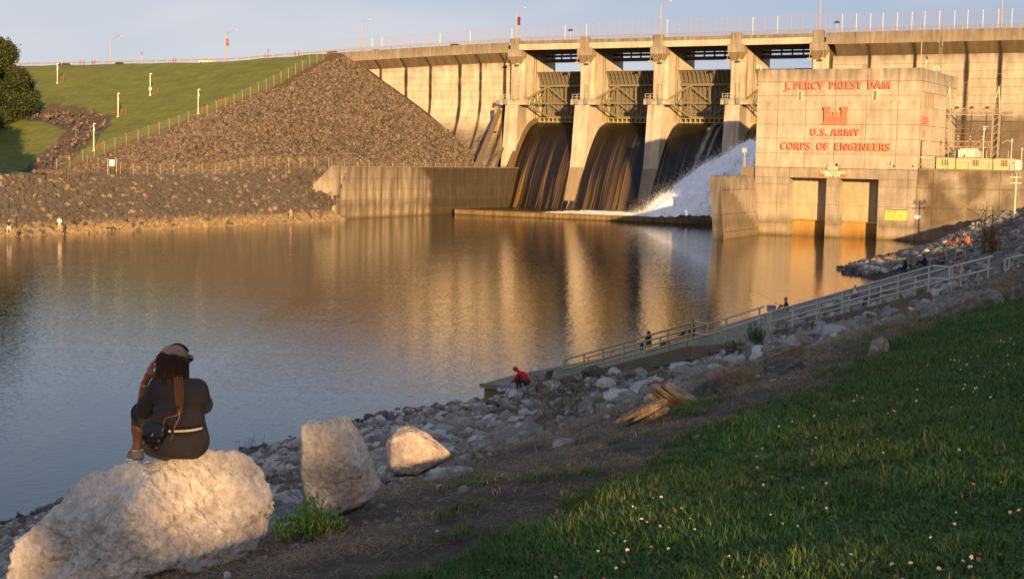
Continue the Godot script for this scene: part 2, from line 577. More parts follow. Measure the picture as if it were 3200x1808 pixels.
# ---------------------------------------------------------------- the lie of the land
const BA := Vector3(3.714, 0, -67.65)      # a point on the fishing walk; BU along the shore, BV up the bank
const BU := Vector3(0.4449, 0, -0.8956)
const BV := Vector3(0.8956, 0, 0.4449)
const BB := [-60.0, -12.0, -5.5, 0.0, 7.4, 14.0, 17.0, 20.0, 22.0, 27.0, 40.0, 80.0, 200.0]
const BY := [-12.0, -1.6, 0.0, 1.2, 3.8, 6.0, 7.1, 8.15, 8.7, 9.75, 11.8, 15.0, 22.0]

func bank_h(x: float, z: float) -> float:
	var a := (x - BA.x) * BU.x + (z - BA.z) * BU.z
	var b := (x - BA.x) * BV.x + (z - BA.z) * BV.z
	b += minf(4.0, 0.25 * maxf(0.0, a - 80.0))
	var i := 0
	while i < BB.size() - 2 and b > BB[i + 1]: i += 1
	var h := lerpf(BY[i], BY[i + 1], (b - BB[i]) / (BB[i + 1] - BB[i]))
	h -= 0.85 * smoothstep(-58.0, -14.0, a) * smoothstep(3.0, 8.0, b) * (1.0 - smoothstep(17.0, 25.0, b))
	h += 2.3 * smoothstep(96.0, 150.0, a) * smoothstep(-5.0, 3.0, b)
	if b < 7.4:                                            # the bank is cut back behind the fishing walk
		var cut := 0.4 if b < -5.5 else (lerpf(0.4, 0.85, (b + 5.5) / 5.5) if b < 0.0 else (lerpf(0.85, 1.45, b / 2.0) if b < 2.0 else lerpf(1.45, 0.0, (b - 2.0) / 5.4)))
		h -= cut * smoothstep(-10.0, -4.0, a) * (1.0 - smoothstep(78.0, 88.0, a))
	return h - 0.3 * smoothstep(-45.0, -15.0, a) * smoothstep(18.0, 24.0, b)

func bank_p(a: float, b: float, dy := 0.0) -> Vector3:
	var p := BA + BU * a + BV * b
	p.y = bank_h(p.x, p.z) + dy
	return p

func hill_h(s: float, n: float) -> float:          # left bank in the dam's frame
	var fall := maxf(0.0, n - 1.5) / 2.55
	var side := maxf(0.0, s + 62.0) / 1.65
	var h := 35.0 - sqrt(fall * fall + side * side)
	if s < -62.0: h -= clampf((-62.0 - s) / 35.0, 0.0, 1.0) * 1.5
	var low := 7.0
	if s > -28.0: low = 7.0 - (s + 28.0) / 2.5
	if s < -80.0: low += (-80.0 - s) * 0.03
	if n < 70.0 and s > -45.0: low = lerpf(8.5, low, clampf((n - 66.0) / 4.0, 0.0, 1.0))
	h = maxf(h, low)
	# a rocky gully runs down between the mown slope and the wooded side
	return h

func gully(s: float, n: float) -> float:           # distance from the gully's middle line
	var pts := [Vector2(-121.6, 35.7), Vector2(-110.9, 38.4), Vector2(-100.0, 42.5), Vector2(-95.0, 47.5), Vector2(-93.5, 53.0), Vector2(-90.0, 60.0), Vector2(-86.5, 66.0), Vector2(-84.5, 70.0), Vector2(-78.5, 75.0), Vector2(-64.0, 84.0), Vector2(-50.0, 96.0), Vector2(-34.0, 108.0)]
	var best := 1e6
	for i in pts.size() - 1:
		var q := Geometry2D.get_closest_point_to_segment(Vector2(s, n), pts[i], pts[i + 1])
		best = minf(best, q.distance_to(Vector2(s, n)))
	return best

func rubble(s: float, n: float) -> bool:           # where the left bank is laid with stone
	if s > -28.5 and n > 66.0: return true
	var edge := -60.5
	if n > 20.0: edge = -60.5 - (n - 24.0) * 0.36
	if n > 60.0: edge = -73.0 - (n - 60.0) * 0.45
	return s > edge and n < 74.0

# ---------------------------------------------------------------- scene
func _ready() -> void:
	var cam := Camera3D.new()
	cam.name = "camera"
	cam.fov = 23.0
	cam.near = 0.1
	cam.far = 4000.0
	cam.position = Vector3(0, 11.3, 0)
	cam.rotation = Vector3(-0.09177, 0, 0.0193)
	add_child(cam)
	var env := Environment.new()
	env.background_mode = Environment.BG_SKY
	env.sky = Sky.new()
	env.sky.sky_material = make_sky()
	env.tonemap_mode = Environment.TONE_MAPPER_LINEAR
	env.tonemap_exposure = 2.5
	env.volumetric_fog_enabled = true
	env.volumetric_fog_density = 0.0
	env.sdfgi_enabled = true
	env.ssao_enabled = true
	env.ssil_enabled = true
	var we := WorldEnvironment.new()
	we.name = "world_environment"
	we.environment = env
	add_child(we)
	var sun := DirectionalLight3D.new()
	sun.name = "sun"
	sun.light_color = Color(1.0, 0.81, 0.56)
	sun.light_energy = 1.6
	sun.light_angular_distance = 0.6
	sun.shadow_enabled = true
	var az := deg_to_rad(12.0)
	var el := deg_to_rad(9.5)
	var to := Vector3(sin(az) * cos(el), sin(el), cos(az) * cos(el))
	add_child(sun)
	sun.look_at_from_position(Vector3.ZERO, -to, Vector3.UP)

	rng.seed = 7
	nz.seed = 3; nz.frequency = 0.1; nz.fractal_octaves = 4
	nzf.seed = 8; nzf.frequency = 0.6; nzf.fractal_octaves = 3
	nzs.seed = 5; nzs.frequency = 0.1; nzs.fractal_octaves = 3
	DT = Transform3D(Basis(Vector3.UP, deg_to_rad(-29.0)), Vector3(13.494, 0, -305.0))
	setup_materials()
	build_water()
	build_left_bank()
	build_near_bank()
	build_dam()
	build_gates()
	build_dam_top()
	build_basin()
	build_powerhouse()
	build_yard()
	build_hill_things()
	build_walk()
	build_boulders()
	build_woman()
	build_people()
	build_trees()
	build_plants()

func make_sky() -> Material:
	var w := 1024
	var h := 512
	var im := Image.create(w, h, false, Image.FORMAT_RGBF)
	var f := FastNoiseLite.new()
	f.seed = 12; f.frequency = 1.0; f.fractal_octaves = 5
	var to_sun := Vector3(0.205, 0.165, 0.965)
	var zen := Color(0.085, 0.145, 0.245)
	var mid := Color(0.158, 0.208, 0.285)
	var hor := Color(0.280, 0.282, 0.290)
	var warm := Color(0.95, 0.66, 0.42)
	for y in h:
		var el := (0.5 - (y + 0.5) / h) * PI
		for x in w:
			var az := (float(x) + 0.5) / w * TAU          # column 0 looks along -z, the first quarter along +x
			var d := Vector3(cos(el) * sin(az), sin(el), -cos(el) * cos(az))
			var up := maxf(d.y, 0.0)
			var c := hor.lerp(mid, clampf(up / 0.20, 0.0, 1.0)).lerp(zen, clampf((up - 0.14) / 0.5, 0.0, 1.0))
			var side := clampf(-d.x * 0.8 + 0.2, -1.0, 1.0)  # deeper blue towards the right of the dam
			if d.z < 0: c = c.lerp(mid * 0.9, clampf((d.x - 0.02) * 1.9 + up * 1.5, 0.0, 0.75))
			var sunny := clampf(d.dot(to_sun), 0.0, 1.0)      # evening glow round the low sun
			c = c.lerp(warm, 0.85 * pow(sunny, 2.5) * clampf(1.15 - up / 0.8, 0.0, 1.0))
			var q := Vector3(d.x, d.y * 5.0, d.z) * 2.2
			var cl := clampf(f.get_noise_3dv(q) * 2.2 + 0.3, 0.0, 1.0)
			var wisp := clampf(f.get_noise_3dv(Vector3(d.x * 5.0 + 3.0, d.y * 26.0 - d.x * 4.0, d.z * 5.0)) * 2.2 - 0.35, 0.0, 1.0)
			var cc := Color(0.300, 0.298, 0.305).lerp(Color(0.60, 0.44, 0.30), 0.4 * sunny)
			c = c.lerp(cc, (0.55 * cl + 0.35 * wisp) * clampf(1.0 - up * 2.0, 0.0, 1.0))
			if d.y < 0.0: c = c.lerp(Color(0.10, 0.09, 0.06), clampf(-d.y * 8.0, 0.0, 1.0))
			im.set_pixel(x, y, c)
	var m := PanoramaSkyMaterial.new()
	m.panorama = ImageTexture.create_from_image(im)
	return m

func build_water() -> void:
	var m := StandardMaterial3D.new()
	m.albedo_color = Color(0.16, 0.155, 0.12)
	m.roughness = 0.015
	m.metallic_specular = 0.42
	m.normal_enabled = true
	m.normal_texture = noise_tex("ripple", 0.026, 2, 0, 1, 6.0, 2048, FastNoiseLite.TYPE_SIMPLEX_SMOOTH, 11)
	m.normal_scale = 0.12
	m.uv1_triplanar = true
	m.uv1_world_triplanar = true
	m.uv1_scale = Vector3(1.0 / 38.0, 1.0 / 26.0, 1.0 / 15.0)
	var mb := MB.new()
	mb.quad(Vector3(-500, 0, 60), Vector3(300, 0, 60), Vector3(300, 0, -330), Vector3(-500, 0, -330))
	struct_("river_water", mb.done(m))

func build_near_bank() -> void:
	var soil: Material = mats["soil"]
	var f := func(a: float, b: float) -> Vector3:
		var p := bank_p(a, b)
		p.y += 0.10 * nz.get_noise_2d(p.x * 4.0, p.z * 4.0) + 0.035 * nzf.get_noise_2d(p.x * 2.0, p.z * 2.0)
		return p
	var cf := func(p: Vector3) -> Color:
		var b := (p - BA).dot(BV)
		var e := b + 0.8 * nz.get_noise_2d(p.x * 3.0, p.z * 3.0)
		var k := 1.0 + 0.5 * nz.get_noise_2d(p.x * 9.0, p.z * 9.0)
		var c := Color(0.115, 0.068, 0.040) * k
		var straw := clampf(nz.get_noise_2d(p.x * 5.0 + 70.0, p.z * 5.0) * 2.0, 0.0, 1.0)
		c = c.lerp(Color(0.27, 0.165, 0.085), 0.6 * straw)
		if e < 18.5: c = c.lerp(Color(0.10, 0.085, 0.07), clampf((18.5 - e) / 2.0, 0.0, 1.0))
		if b < -2.0: c = c.lerp(Color(0.05, 0.04, 0.025), clampf((-2.0 - b) / 2.0, 0.0, 1.0))
		if e > 22.9: c = c.lerp(Color(0.030, 0.045, 0.012), clampf((e - 22.9) / 0.4, 0.0, 1.0))
		c.a = 1.0
		return c
	struct_("bank_ground", sheet(f, -64.0, -30.0, 110, 6.0, 34.0, 110, cf, soil))
	struct_("bank_ground", sheet(f, -30.0, 230.0, 200, 6.0, 34.0, 40, cf, soil))
	struct_("bank_ground", sheet(f, -64.0, 230.0, 200, -14.0, 6.0, 34, cf, soil))
	struct_("bank_ground", sheet(f, -64.0, 230.0, 60, 34.0, 200.0, 30, cf, soil))
	struct_("bank_ground", sheet(f, -190.0, -64.0, 60, -14.0, 200.0, 60, cf, soil))

func build_left_bank() -> void:
	var f := func(s: float, n: float) -> Vector3:
		var h := hill_h(s, n)
		var g := gully(s, n) if s < -30.0 and s > -125.0 and n > 30.0 and n < 112.0 else 99.0
		h -= 1.6 * clampf(1.0 - g / 5.0, 0.0, 1.0)
		return Vector3(s, h + 0.25 * nz.get_noise_2d(s * 0.8, n * 0.8), n)
	var cf := func(p: Vector3) -> Color:
		var k := 1.0 + 0.25 * nz.get_noise_2d(p.x * 1.0, p.z * 2.5) + 0.12 * nz.get_noise_2d(p.x * 0.7, p.z * 9.0)
		var c := Color(0.150, 0.170, 0.030) * k
		var wob := 1.2 * nz.get_noise_2d(p.x * 2.0, p.z * 2.0)
		if rubble(p.x + wob, p.z + wob): c = Color(0.07, 0.052, 0.036) * k
		elif rubble(p.x + 2.6 + wob, p.z - 0.5): c = Color(0.14, 0.075, 0.035)
		if p.z > 73.0 and p.z < 104.0 and p.x > -46.0: c = Color(0.19, 0.15, 0.09) * k
		var g := gully(p.x, p.z) if p.x < -30.0 and p.x > -125.0 and p.z > 30.0 and p.z < 112.0 else 99.0
		if g < 5.0 + wob: c = Color(0.10, 0.075, 0.055) * k
		c.a = 1.0
		return c
	struct_("hillside", sheet(f, -300.0, -124.0, 60, -12.0, 220.0, 90, cf, mats["hill"]), DT)
	struct_("hillside", sheet(f, -124.0, -14.0, 130, -3.0, 220.0, 190, cf, mats["hill"]), DT)
	struct_("hillside", sheet(f, -14.0, 6.0, 12, 70.0, 220.0, 60, cf, mats["hill"]), DT)
	# stones of the slopes and of the shore
	var meshes := []
	for i in 6: meshes.append(rock(100 + i, 1, 9, Vector3(1.0, 0.72, 0.85), 0.12, false, mats["farrock"]))
	var xs := [[], [], [], [], [], []]
	var cs := [[], [], [], [], [], []]
	var cand := []
	var inv := DT.affine_inverse()
	var put := func(s: float, n: float, r: float, waterside: float) -> void:
		var p := dam(s, hill_h(s, n) + r * 0.15, n)
		var g := rng.randf()
		var c := Color(0.215, 0.158, 0.112).lerp(Color(0.13, 0.10, 0.078), g) * rng.randf_range(0.6, 1.3)
		if n > 66.0 and s > -31.0 and waterside <= 0.0: c = c.lerp(Color(0.088, 0.076, 0.064), 0.7)
		if rng.randf() < 0.05: c = c.lerp(Color(0.30, 0.24, 0.18), 0.7)
		if waterside > 0.0: c = c.lerp(Color(0.34, 0.24, 0.12) * rng.randf_range(0.8, 1.2), waterside)
		c.a = 1.0
		var b := Basis.from_euler(Vector3(rng.randf() * TAU, rng.randf() * TAU, rng.randf() * TAU)).scaled(Vector3.ONE * r)
		cand.append([Transform3D(b, p), c, r])
	for i in 30000:
		var s := rng.randf_range(-80.0, -14.5)
		var n := rng.randf_range(0.0, 74.0)
		if not rubble(s, n): continue
		put.call(s, n, 0.19 + 0.30 * pow(rng.randf(), 3.0), 0.0)
	for i in 9000:
		var n := rng.randf_range(66.0, 152.0)
		var s := rng.randf_range(-29.0, -7.0)
		var y := hill_h(s, n)
		if y < -0.5: continue
		if n < 70.0 and s > -13.0: continue
		put.call(s, n, 0.30 + 0.42 * pow(rng.randf(), 1.6), clampf(1.3 - y, 0.0, 0.85))
	for i in 4200:
		var n := rng.randf_range(35.0, 108.0)
		var s := rng.randf_range(-122.0, -36.0)
		if gully(s, n) > 4.2 or (n > 76 and gully(s, n) > 2.6): continue
		put.call(s, n, 0.16 + 0.4 * pow(rng.randf(), 3.0), 0.0)
	cand.sort_custom(func(a, b): return a[2] > b[2])
	var bank := Node3D.new()
	bank.name = "far_riprap"
	add_child(bank, true)
	bank.set_meta("kind", "structure")
	for i in cand.size():
		if i < 280:
			var o := part("stone", meshes[i % 6], bank)
			o.transform = cand[i][0]
			var mm: StandardMaterial3D = tone("farrock", cand[i][1], i % 12)
			o.material_override = mm
		else:
			xs[i % 6].append(cand[i][0]); cs[i % 6].append(cand[i][1])
	for i in 6: copies("loose_stones", meshes[i], xs[i], cs[i], bank)

# a dozen tints of a material for pieces that are meshes of their own
func tone(base: String, c: Color, k: int) -> StandardMaterial3D:
	var key := "%s#%d" % [base, k]
	if not mats.has(key):
		var m: StandardMaterial3D = mats[base].duplicate()
		m.albedo_color = c.linear_to_srgb()
		mats[key] = m
	return mats[key]

# ---------------------------------------------------------------- the dam (all in the dam's frame)
const PIER := [-15.88, 1.02, 17.92, 34.82, 51.72]
const CHUTE := [Vector2(-9.6, 19.35), Vector2(-8.2, 19.45), Vector2(-6.6, 19.0), Vector2(-5.0, 18.3), Vector2(-3.6, 17.25), Vector2(-2.4, 16.1), Vector2(-1.1, 14.55), Vector2(0.1, 12.95), Vector2(1.3, 11.1), Vector2(2.6, 8.9), Vector2(3.9, 6.4), Vector2(4.9, 4.1), Vector2(6.0, 1.9), Vector2(7.4, 0.2), Vector2(9.5, -0.8)]

func lwall_n(y: float) -> float:
	return -2.0 + (0.033 * pow(maxf(0.0, 24.5 - y), 2.0) if y > 13.0 else 0.033 * 132.25 + (13.0 - y) * 0.76)

func parapet_top(s: float) -> float:      # the road climbs from the embankment to the spillway
	if s > -16.0: return 36.75
	return lerpf(36.45, 35.15, pow(clampf((-17.0 - s) / 45.0, 0.0, 1.1), 1.25))

func build_dam() -> void:
	var C: Material = mats["concrete"]
	var d := thing("concrete_dam", "long weathered concrete dam with gated spillway piers and a road on top", "dam", DT)
	# left wall: monoliths with dark stained joints between them
	var js := [-66.0, -59.6, -52.4, -45.4, -38.8, -31.0, -25.6, -19.4]
	var wl := [0.7, 0.75, 0.8, 0.95, 0.85, 1.0, 0.8, 0.95]
	var P := func(u: float, v: float) -> Vector3: return Vector3(u, v, lwall_n(v))
	var cfl := func(p: Vector3) -> Color:
		var c := conc(p, 32.2, 1.6, -99.0, 1.13)
		if p.y < 20.5:
			var k := clampf((20.5 - p.y) / 5.0 + 0.5 * nz.get_noise_2d(p.x * 3.0, p.y * 3.0), 0.0, 1.0)
			c = c.lerp(Color(0.135, 0.10, 0.065) * (1.0 + 0.5 * nz.get_noise_2d(p.x * 6.0, p.y * 2.0)), 0.8 * k)
			var moss := clampf(nz.get_noise_2d(p.x * 5.0 + 9.0, p.y * 6.0) * 2.5, 0.0, 1.0) * clampf((17.5 - p.y) / 2.0, 0.0, 1.0)
			c = c.lerp(Color(0.035, 0.03, 0.02), 0.7 * moss)
		c.a = 1.0
		return c
	var vs := []
	for i in 18: vs.append(8.2 + i * 1.5 - (0.2 if i == 17 else 0.0))
	vs[16] = 32.45
	vs.resize(17)
	for i in js.size():
		var e: float = (js[i + 1] - wl[i + 1] / 2) if i < js.size() - 1 else -17.55
		slabs(d, "wall_panel", P, [js[i] + wl[i] / 2, e], vs, 0.045, 0.12, cfl, C, 0.9)
		var dark := func(p: Vector3) -> Color:
			var t: float = absf(p.x - js[i]) / wl[i] * 2.0
			var c := Color(0.045, 0.034, 0.022) * (1.0 + 0.4 * nz.get_noise_2d(p.x * 9.0, p.y * 4.0))
			c = c.lerp(Color(0.22, 0.17, 0.05), 0.55 * clampf(nz.get_noise_2d(p.y * 1.2, js[i]) * 2.0, 0.0, 1.0) * clampf((27.0 - p.y) / 5.0, 0.0, 1.0))
			c = c.lerp(cfl.call(p), clampf((t - 0.6 + 0.4 * nz.get_noise_2d(p.y * 3.0, p.x)) * 1.6, 0.0, 1.0))
			c.a = 1.0
			return c
		var Pj := func(u: float, v: float) -> Vector3: return Vector3(u, v, lwall_n(v) - 0.03)
		part("joint_strip", sheet(Pj, js[i] - wl[i] / 2, js[i] + wl[i] / 2, 5, 8.2, 32.45, 40, dark, C), d, "dark stained joint between wall sections")
	var core := MB.new()
	core.col = Color(0.12, 0.09, 0.06)
	for i in 16:
		var y0 := 8.0 + i * 1.55
		var y1 := minf(y0 + 1.55, 34.4)
		core.quad(Vector3(-69, y0, lwall_n(y0) - 0.1), Vector3(-17.0, y0, lwall_n(y0) - 0.1), Vector3(-17.0, y1, lwall_n(y1) - 0.1), Vector3(-69, y1, lwall_n(y1) - 0.1))
	core.box(Vector3(-69, 5, -10), Vector3(-17.6, 33.5, -2.3))
	part("wall_core", core.done(C), d)
	# left corbel and parapet
	var corb := func(u: float, v: float) -> Vector3:
		var pt := parapet_top(u)
		return Vector3(u, lerpf(pt - 4.15, pt - 2.1, v), lerpf(-1.98, -0.02, v))
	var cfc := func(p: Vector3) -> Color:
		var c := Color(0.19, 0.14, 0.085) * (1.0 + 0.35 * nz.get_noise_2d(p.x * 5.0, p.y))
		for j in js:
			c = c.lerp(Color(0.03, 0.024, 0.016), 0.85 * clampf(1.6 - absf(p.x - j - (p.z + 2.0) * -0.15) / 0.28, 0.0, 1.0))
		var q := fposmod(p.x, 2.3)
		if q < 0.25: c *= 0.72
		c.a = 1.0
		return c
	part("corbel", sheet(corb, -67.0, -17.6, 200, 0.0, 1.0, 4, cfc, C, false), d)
	var cff := func(p: Vector3) -> Color:
		var c := conc(p, parapet_top(p.x) + 0.15, 3.0, -99.0, 0.93)
		c = c.lerp(Color(0.115, 0.08, 0.05), 0.35)
		c.a = 1.0
		return c
	var x := -66.3
	var k := 0
	while x < -17.6:
		var e := minf(x + 2.62, -17.55)
		var Pf := func(u: float, v: float) -> Vector3: return Vector3(u, parapet_top(u) - 2.15 * (1.0 - v) + (0.45 if k == 0 and v > 0.99 else 0.0), 0.0)
		slabs(d, "parapet_panel", Pf, [x, e], [0.0, 1.0], 0.0, 0.35, cff, C, 0.5)
		x = e + 0.03
		k += 1
	# the right-hand wall
	var jr := [53.9, 61.3, 70.0, 79.6, 85.6, 92.0, 99.0, 106.0, 113.0]
	var wr := [0.5, 0.75, 0.7, 1.0, 0.9, 0.8, 0.8, 0.8, 0.8]
	var Pr := func(u: float, v: float) -> Vector3: return Vector3(u, v, -2.0)
	var cfr := func(p: Vector3) -> Color:
		var c := conc(p, 32.6, 2.0, -99.0, 0.98)
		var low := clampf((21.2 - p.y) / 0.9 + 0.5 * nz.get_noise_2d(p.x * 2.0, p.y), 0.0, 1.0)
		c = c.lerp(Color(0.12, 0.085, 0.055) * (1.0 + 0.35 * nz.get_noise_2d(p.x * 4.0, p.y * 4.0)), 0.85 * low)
		c.a = 1.0
		return c
	var vr := [9.0, 10.8, 12.6, 14.4, 16.2, 18.0, 19.8, 21.6, 23.1, 24.7, 26.2, 27.7, 29.2, 30.7, 32.4]
	for i in jr.size() - 1:
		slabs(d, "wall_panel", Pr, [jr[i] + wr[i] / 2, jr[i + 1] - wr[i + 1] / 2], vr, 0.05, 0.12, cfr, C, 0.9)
		var dark2 := func(p: Vector3) -> Color:
			var t: float = absf(p.x - jr[i]) / wr[i] * 2.0
			var c := Color(0.04, 0.03, 0.02) * (1.0 + 0.4 * nz.get_noise_2d(p.x * 9.0, p.y * 4.0))
			c = c.lerp(Color(0.20, 0.15, 0.05), 0.6 * clampf((p.x - jr[i]) / wr[i] * 2.0, 0.0, 1.0) * clampf((28.0 - p.y) / 4.0, 0.0, 1.0))
			c = c.lerp(cfr.call(p), clampf((t - 0.65 + 0.4 * nz.get_noise_2d(p.y * 3.0, p.x)) * 1.8, 0.0, 1.0))
			c.a = 1.0
			return c
		var Pj2 := func(u: float, v: float) -> Vector3: return Vector3(u, v, -2.03)
		part("joint_strip", sheet(Pj2, jr[i] - wr[i] / 2, jr[i] + wr[i] / 2, 5, 9.0, 32.4, 36, dark2, C), d, "dark stained joint between wall sections")
	var core2 := MB.new()
	core2.col = Color(0.10, 0.075, 0.05)
	core2.box(Vector3(53.4, 5, -10), Vector3(125, 34.5, -2.1))
	core2.box(Vector3(113, 5, -2.1), Vector3(125, 32.4, -2.0))
	part("wall_core", core2.done(C), d)
	var corb2 := func(u: float, v: float) -> Vector3: return Vector3(u, lerpf(32.4, 34.55, v), lerpf(-1.98, -0.02, v))
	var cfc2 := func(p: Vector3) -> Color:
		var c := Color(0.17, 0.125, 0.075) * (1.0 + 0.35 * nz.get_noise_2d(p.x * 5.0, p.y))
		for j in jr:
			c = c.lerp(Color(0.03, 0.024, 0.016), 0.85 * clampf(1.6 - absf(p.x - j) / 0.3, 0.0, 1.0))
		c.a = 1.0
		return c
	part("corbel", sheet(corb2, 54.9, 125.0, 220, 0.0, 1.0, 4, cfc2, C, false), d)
	var cfe := MB.new()
	cfe.col = Color(0.30, 0.24, 0.16)
	cfe.quad(Vector3(54.9, 32.4, -1.98), Vector3(54.9, 34.55, -0.02), Vector3(54.9, 34.55, -2.0), Vector3(54.9, 33.5, -2.0))
	part("corbel_end", cfe.done(C), d)
	var cfp := func(p: Vector3) -> Color:
		var c := conc(p, 36.95, 3.0, -99.0, 0.95).lerp(Color(0.10, 0.07, 0.045), 0.38)
		c.a = 1.0
		return c
	x = 53.2
	while x < 124.0:
		var Pf2 := func(u: float, v: float) -> Vector3: return Vector3(u, lerpf(34.55, 36.75, v), 0.0)
		slabs(d, "parapet_panel", Pf2, [x, x + 2.85], [0.0, 1.0], 0.0, 0.35, cfp, C, 0.5)
		x += 2.88
	# piers
	for i in 5:
		build_pier(d, PIER[i], i)
	# road deck and fascia beams over the bays
	for i in 4:
		var a: float = PIER[i] + 1.06
		var b: float = PIER[i + 1] - 1.06
		var cfb := func(p: Vector3) -> Color:
			var c := Color(0.56, 0.49, 0.38) * (1.0 + 0.12 * nz.get_noise_2d(p.x * 4.0, p.y))
			c.a = 1.0
			return c
		var Pb := func(u: float, v: float) -> Vector3: return Vector3(u, v, -0.02)
		slabs(d, "fascia_beam", Pb, [a, b], [34.75, 36.0], 0.0, 0.45, cfb, C, 1.2)
		var Pt := func(u: float, v: float) -> Vector3: return Vector3(u, v, 0.06)
		slabs(d, "parapet_panel", Pt, [a, b], [36.02, 36.7], 0.0, 0.4, cfp, C, 0.5)
		var mb := MB.new()
		mb.col = Color(0.22, 0.17, 0.12)
		mb.box(Vector3(a, 35.0, -9.0), Vector3(b, 35.9, -0.5))
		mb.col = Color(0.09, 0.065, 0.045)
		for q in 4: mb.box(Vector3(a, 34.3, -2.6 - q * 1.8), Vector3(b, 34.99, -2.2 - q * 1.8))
		part("deck_slab", mb.done(C), d)
		var gm := MB.new()
		gm.col = Color(0.075, 0.05, 0.035)
		gm.box(Vector3(a - 0.6, 32.75, -11.4), Vector3(b + 0.6, 33.5, -10.8))
		gm.box(Vector3(a - 0.6, 33.9, -11.6), Vector3(b + 0.6, 34.4, -11.0))
		gm.box(Vector3(a - 0.6, 34.9, -13.0), Vector3(b + 0.6, 35.9, -9.1))
		for q in 7: gm.box(Vector3(a + q * 2.3, 33.4, -11.35), Vector3(a + q * 2.3 + 0.25, 35.0, -11.05))
		part("hoist_girder", gm.done(mats["steel"]), d)
		var rl := MB.new()
		rl.col = Color(0.3, 0.26, 0.2)
		for q in 9: rl.tube(Vector3(a + q * 1.7, 34.3, -10.7), Vector3(a + q * 1.7, 34.85, -10.7), 0.04, -1, 5)
		rl.tube(Vector3(a, 34.72, -10.7), Vector3(b, 34.72, -10.7), 0.04, -1, 5)
		part("hoist_pipe", rl.done(mats["steel"]), d)
		# chute: thin water streaming over stained concrete
		var fs := nzs
		var Pc := func(u: float, v: float) -> Vector3:
			var t := v * (CHUTE.size() - 1)
			var q := mini(int(t), CHUTE.size() - 2)
			var c0: Vector2 = CHUTE[maxi(q - 1, 0)]
			var c1: Vector2 = CHUTE[q]
			var c2: Vector2 = CHUTE[q + 1]
			var c3: Vector2 = CHUTE[mini(q + 2, CHUTE.size() - 1)]
			var w := c1.cubic_interpolate(c2, c0, c3, t - q)
			return Vector3(u, w.y, w.x + 0.03 * nz.get_noise_2d(u * 12.0, v * 12.0))
		var full := i == 2
		var cw := func(p: Vector3) -> Color:
			var t := clampf((19.4 - p.y) / 19.4, 0.0, 1.0)
			var s := p.x + 0.35 * t * nz.get_noise_1d(p.x)
			var st := fs.get_noise_2d(s * 7.0, t * 3.0) + 0.6 * fs.get_noise_2d(s * 22.0 + 90.0, t * 5.0)
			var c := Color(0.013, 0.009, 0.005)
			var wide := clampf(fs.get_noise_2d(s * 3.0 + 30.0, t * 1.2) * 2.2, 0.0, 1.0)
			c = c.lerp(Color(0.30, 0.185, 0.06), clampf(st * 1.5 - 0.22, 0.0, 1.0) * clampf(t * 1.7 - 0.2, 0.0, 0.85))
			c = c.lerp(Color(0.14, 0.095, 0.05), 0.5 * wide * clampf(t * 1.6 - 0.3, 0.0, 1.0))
			if full:
				var sp := clampf(1.0 - absf(s - 28.2 + t * 0.8 - 0.5 * fs.get_noise_1d(t * 40.0)) / 0.75, 0.0, 1.0) + 0.8 * clampf(1.0 - absf(s - 30.0 + t * 1.2) / 0.5, 0.0, 1.0)
				c = c.lerp(Color(0.75, 0.72, 0.68), 0.9 * sp * clampf(fs.get_noise_2d(s * 30.0, t * 30.0) + 0.45, 0.0, 1.0))
			c.a = 1.0
			return c
		var lim: float = PIER[i + 1] - 0.2
		part("spillway_chute", sheet(Pc, PIER[i] + 0.2, lim, 90, 0.0, 1.0, 60, cw, mats["waterside"]), d)
	# slope of the end block beside the left abutment: stepped training curb and stair
	var eb := MB.new()
	eb.col = Color(0.17, 0.13, 0.09)
	eb.beam(Vector3(-18.6, 21.8, 1.2), Vector3(-18.6, 8.8, 11.6), 0.55, 1.1)
	eb.col = Color(0.42, 0.30, 0.10)
	eb.box(Vector3(-19.6, 17.2, 1.2), Vector3(-19.0, 22.6, 2.0))
	part("end_curb", eb.done(C), d)
	var ew := MB.new()
	ew.col = Color(0.26, 0.20, 0.13)
	var prof := PackedVector2Array()
	for q in CHUTE: prof.append(Vector2(q.x, q.y))
	var a0 := MB.new()
	a0.col = Color(0.15, 0.105, 0.06)
	for q in CHUTE.size() - 1:       # raised lip along the first bay
		var c1: Vector2 = CHUTE[q]
		var c2: Vector2 = CHUTE[q + 1]
		a0.hexa([Vector3(-14.9, c1.y - 3, c1.x + 1.2), Vector3(-14.2, c1.y - 3, c1.x + 1.2), Vector3(-14.2, c1.y + 0.9, c1.x + 1.2), Vector3(-14.9, c1.y + 0.9, c1.x + 1.2),
			Vector3(-14.9, c2.y - 3, c2.x + 1.2), Vector3(-14.2, c2.y - 3, c2.x + 1.2), Vector3(-14.2, c2.y + 0.9, c2.x + 1.2), Vector3(-14.9, c2.y + 0.9, c2.x + 1.2)])
	part("chute_lip", a0.done(C), d)

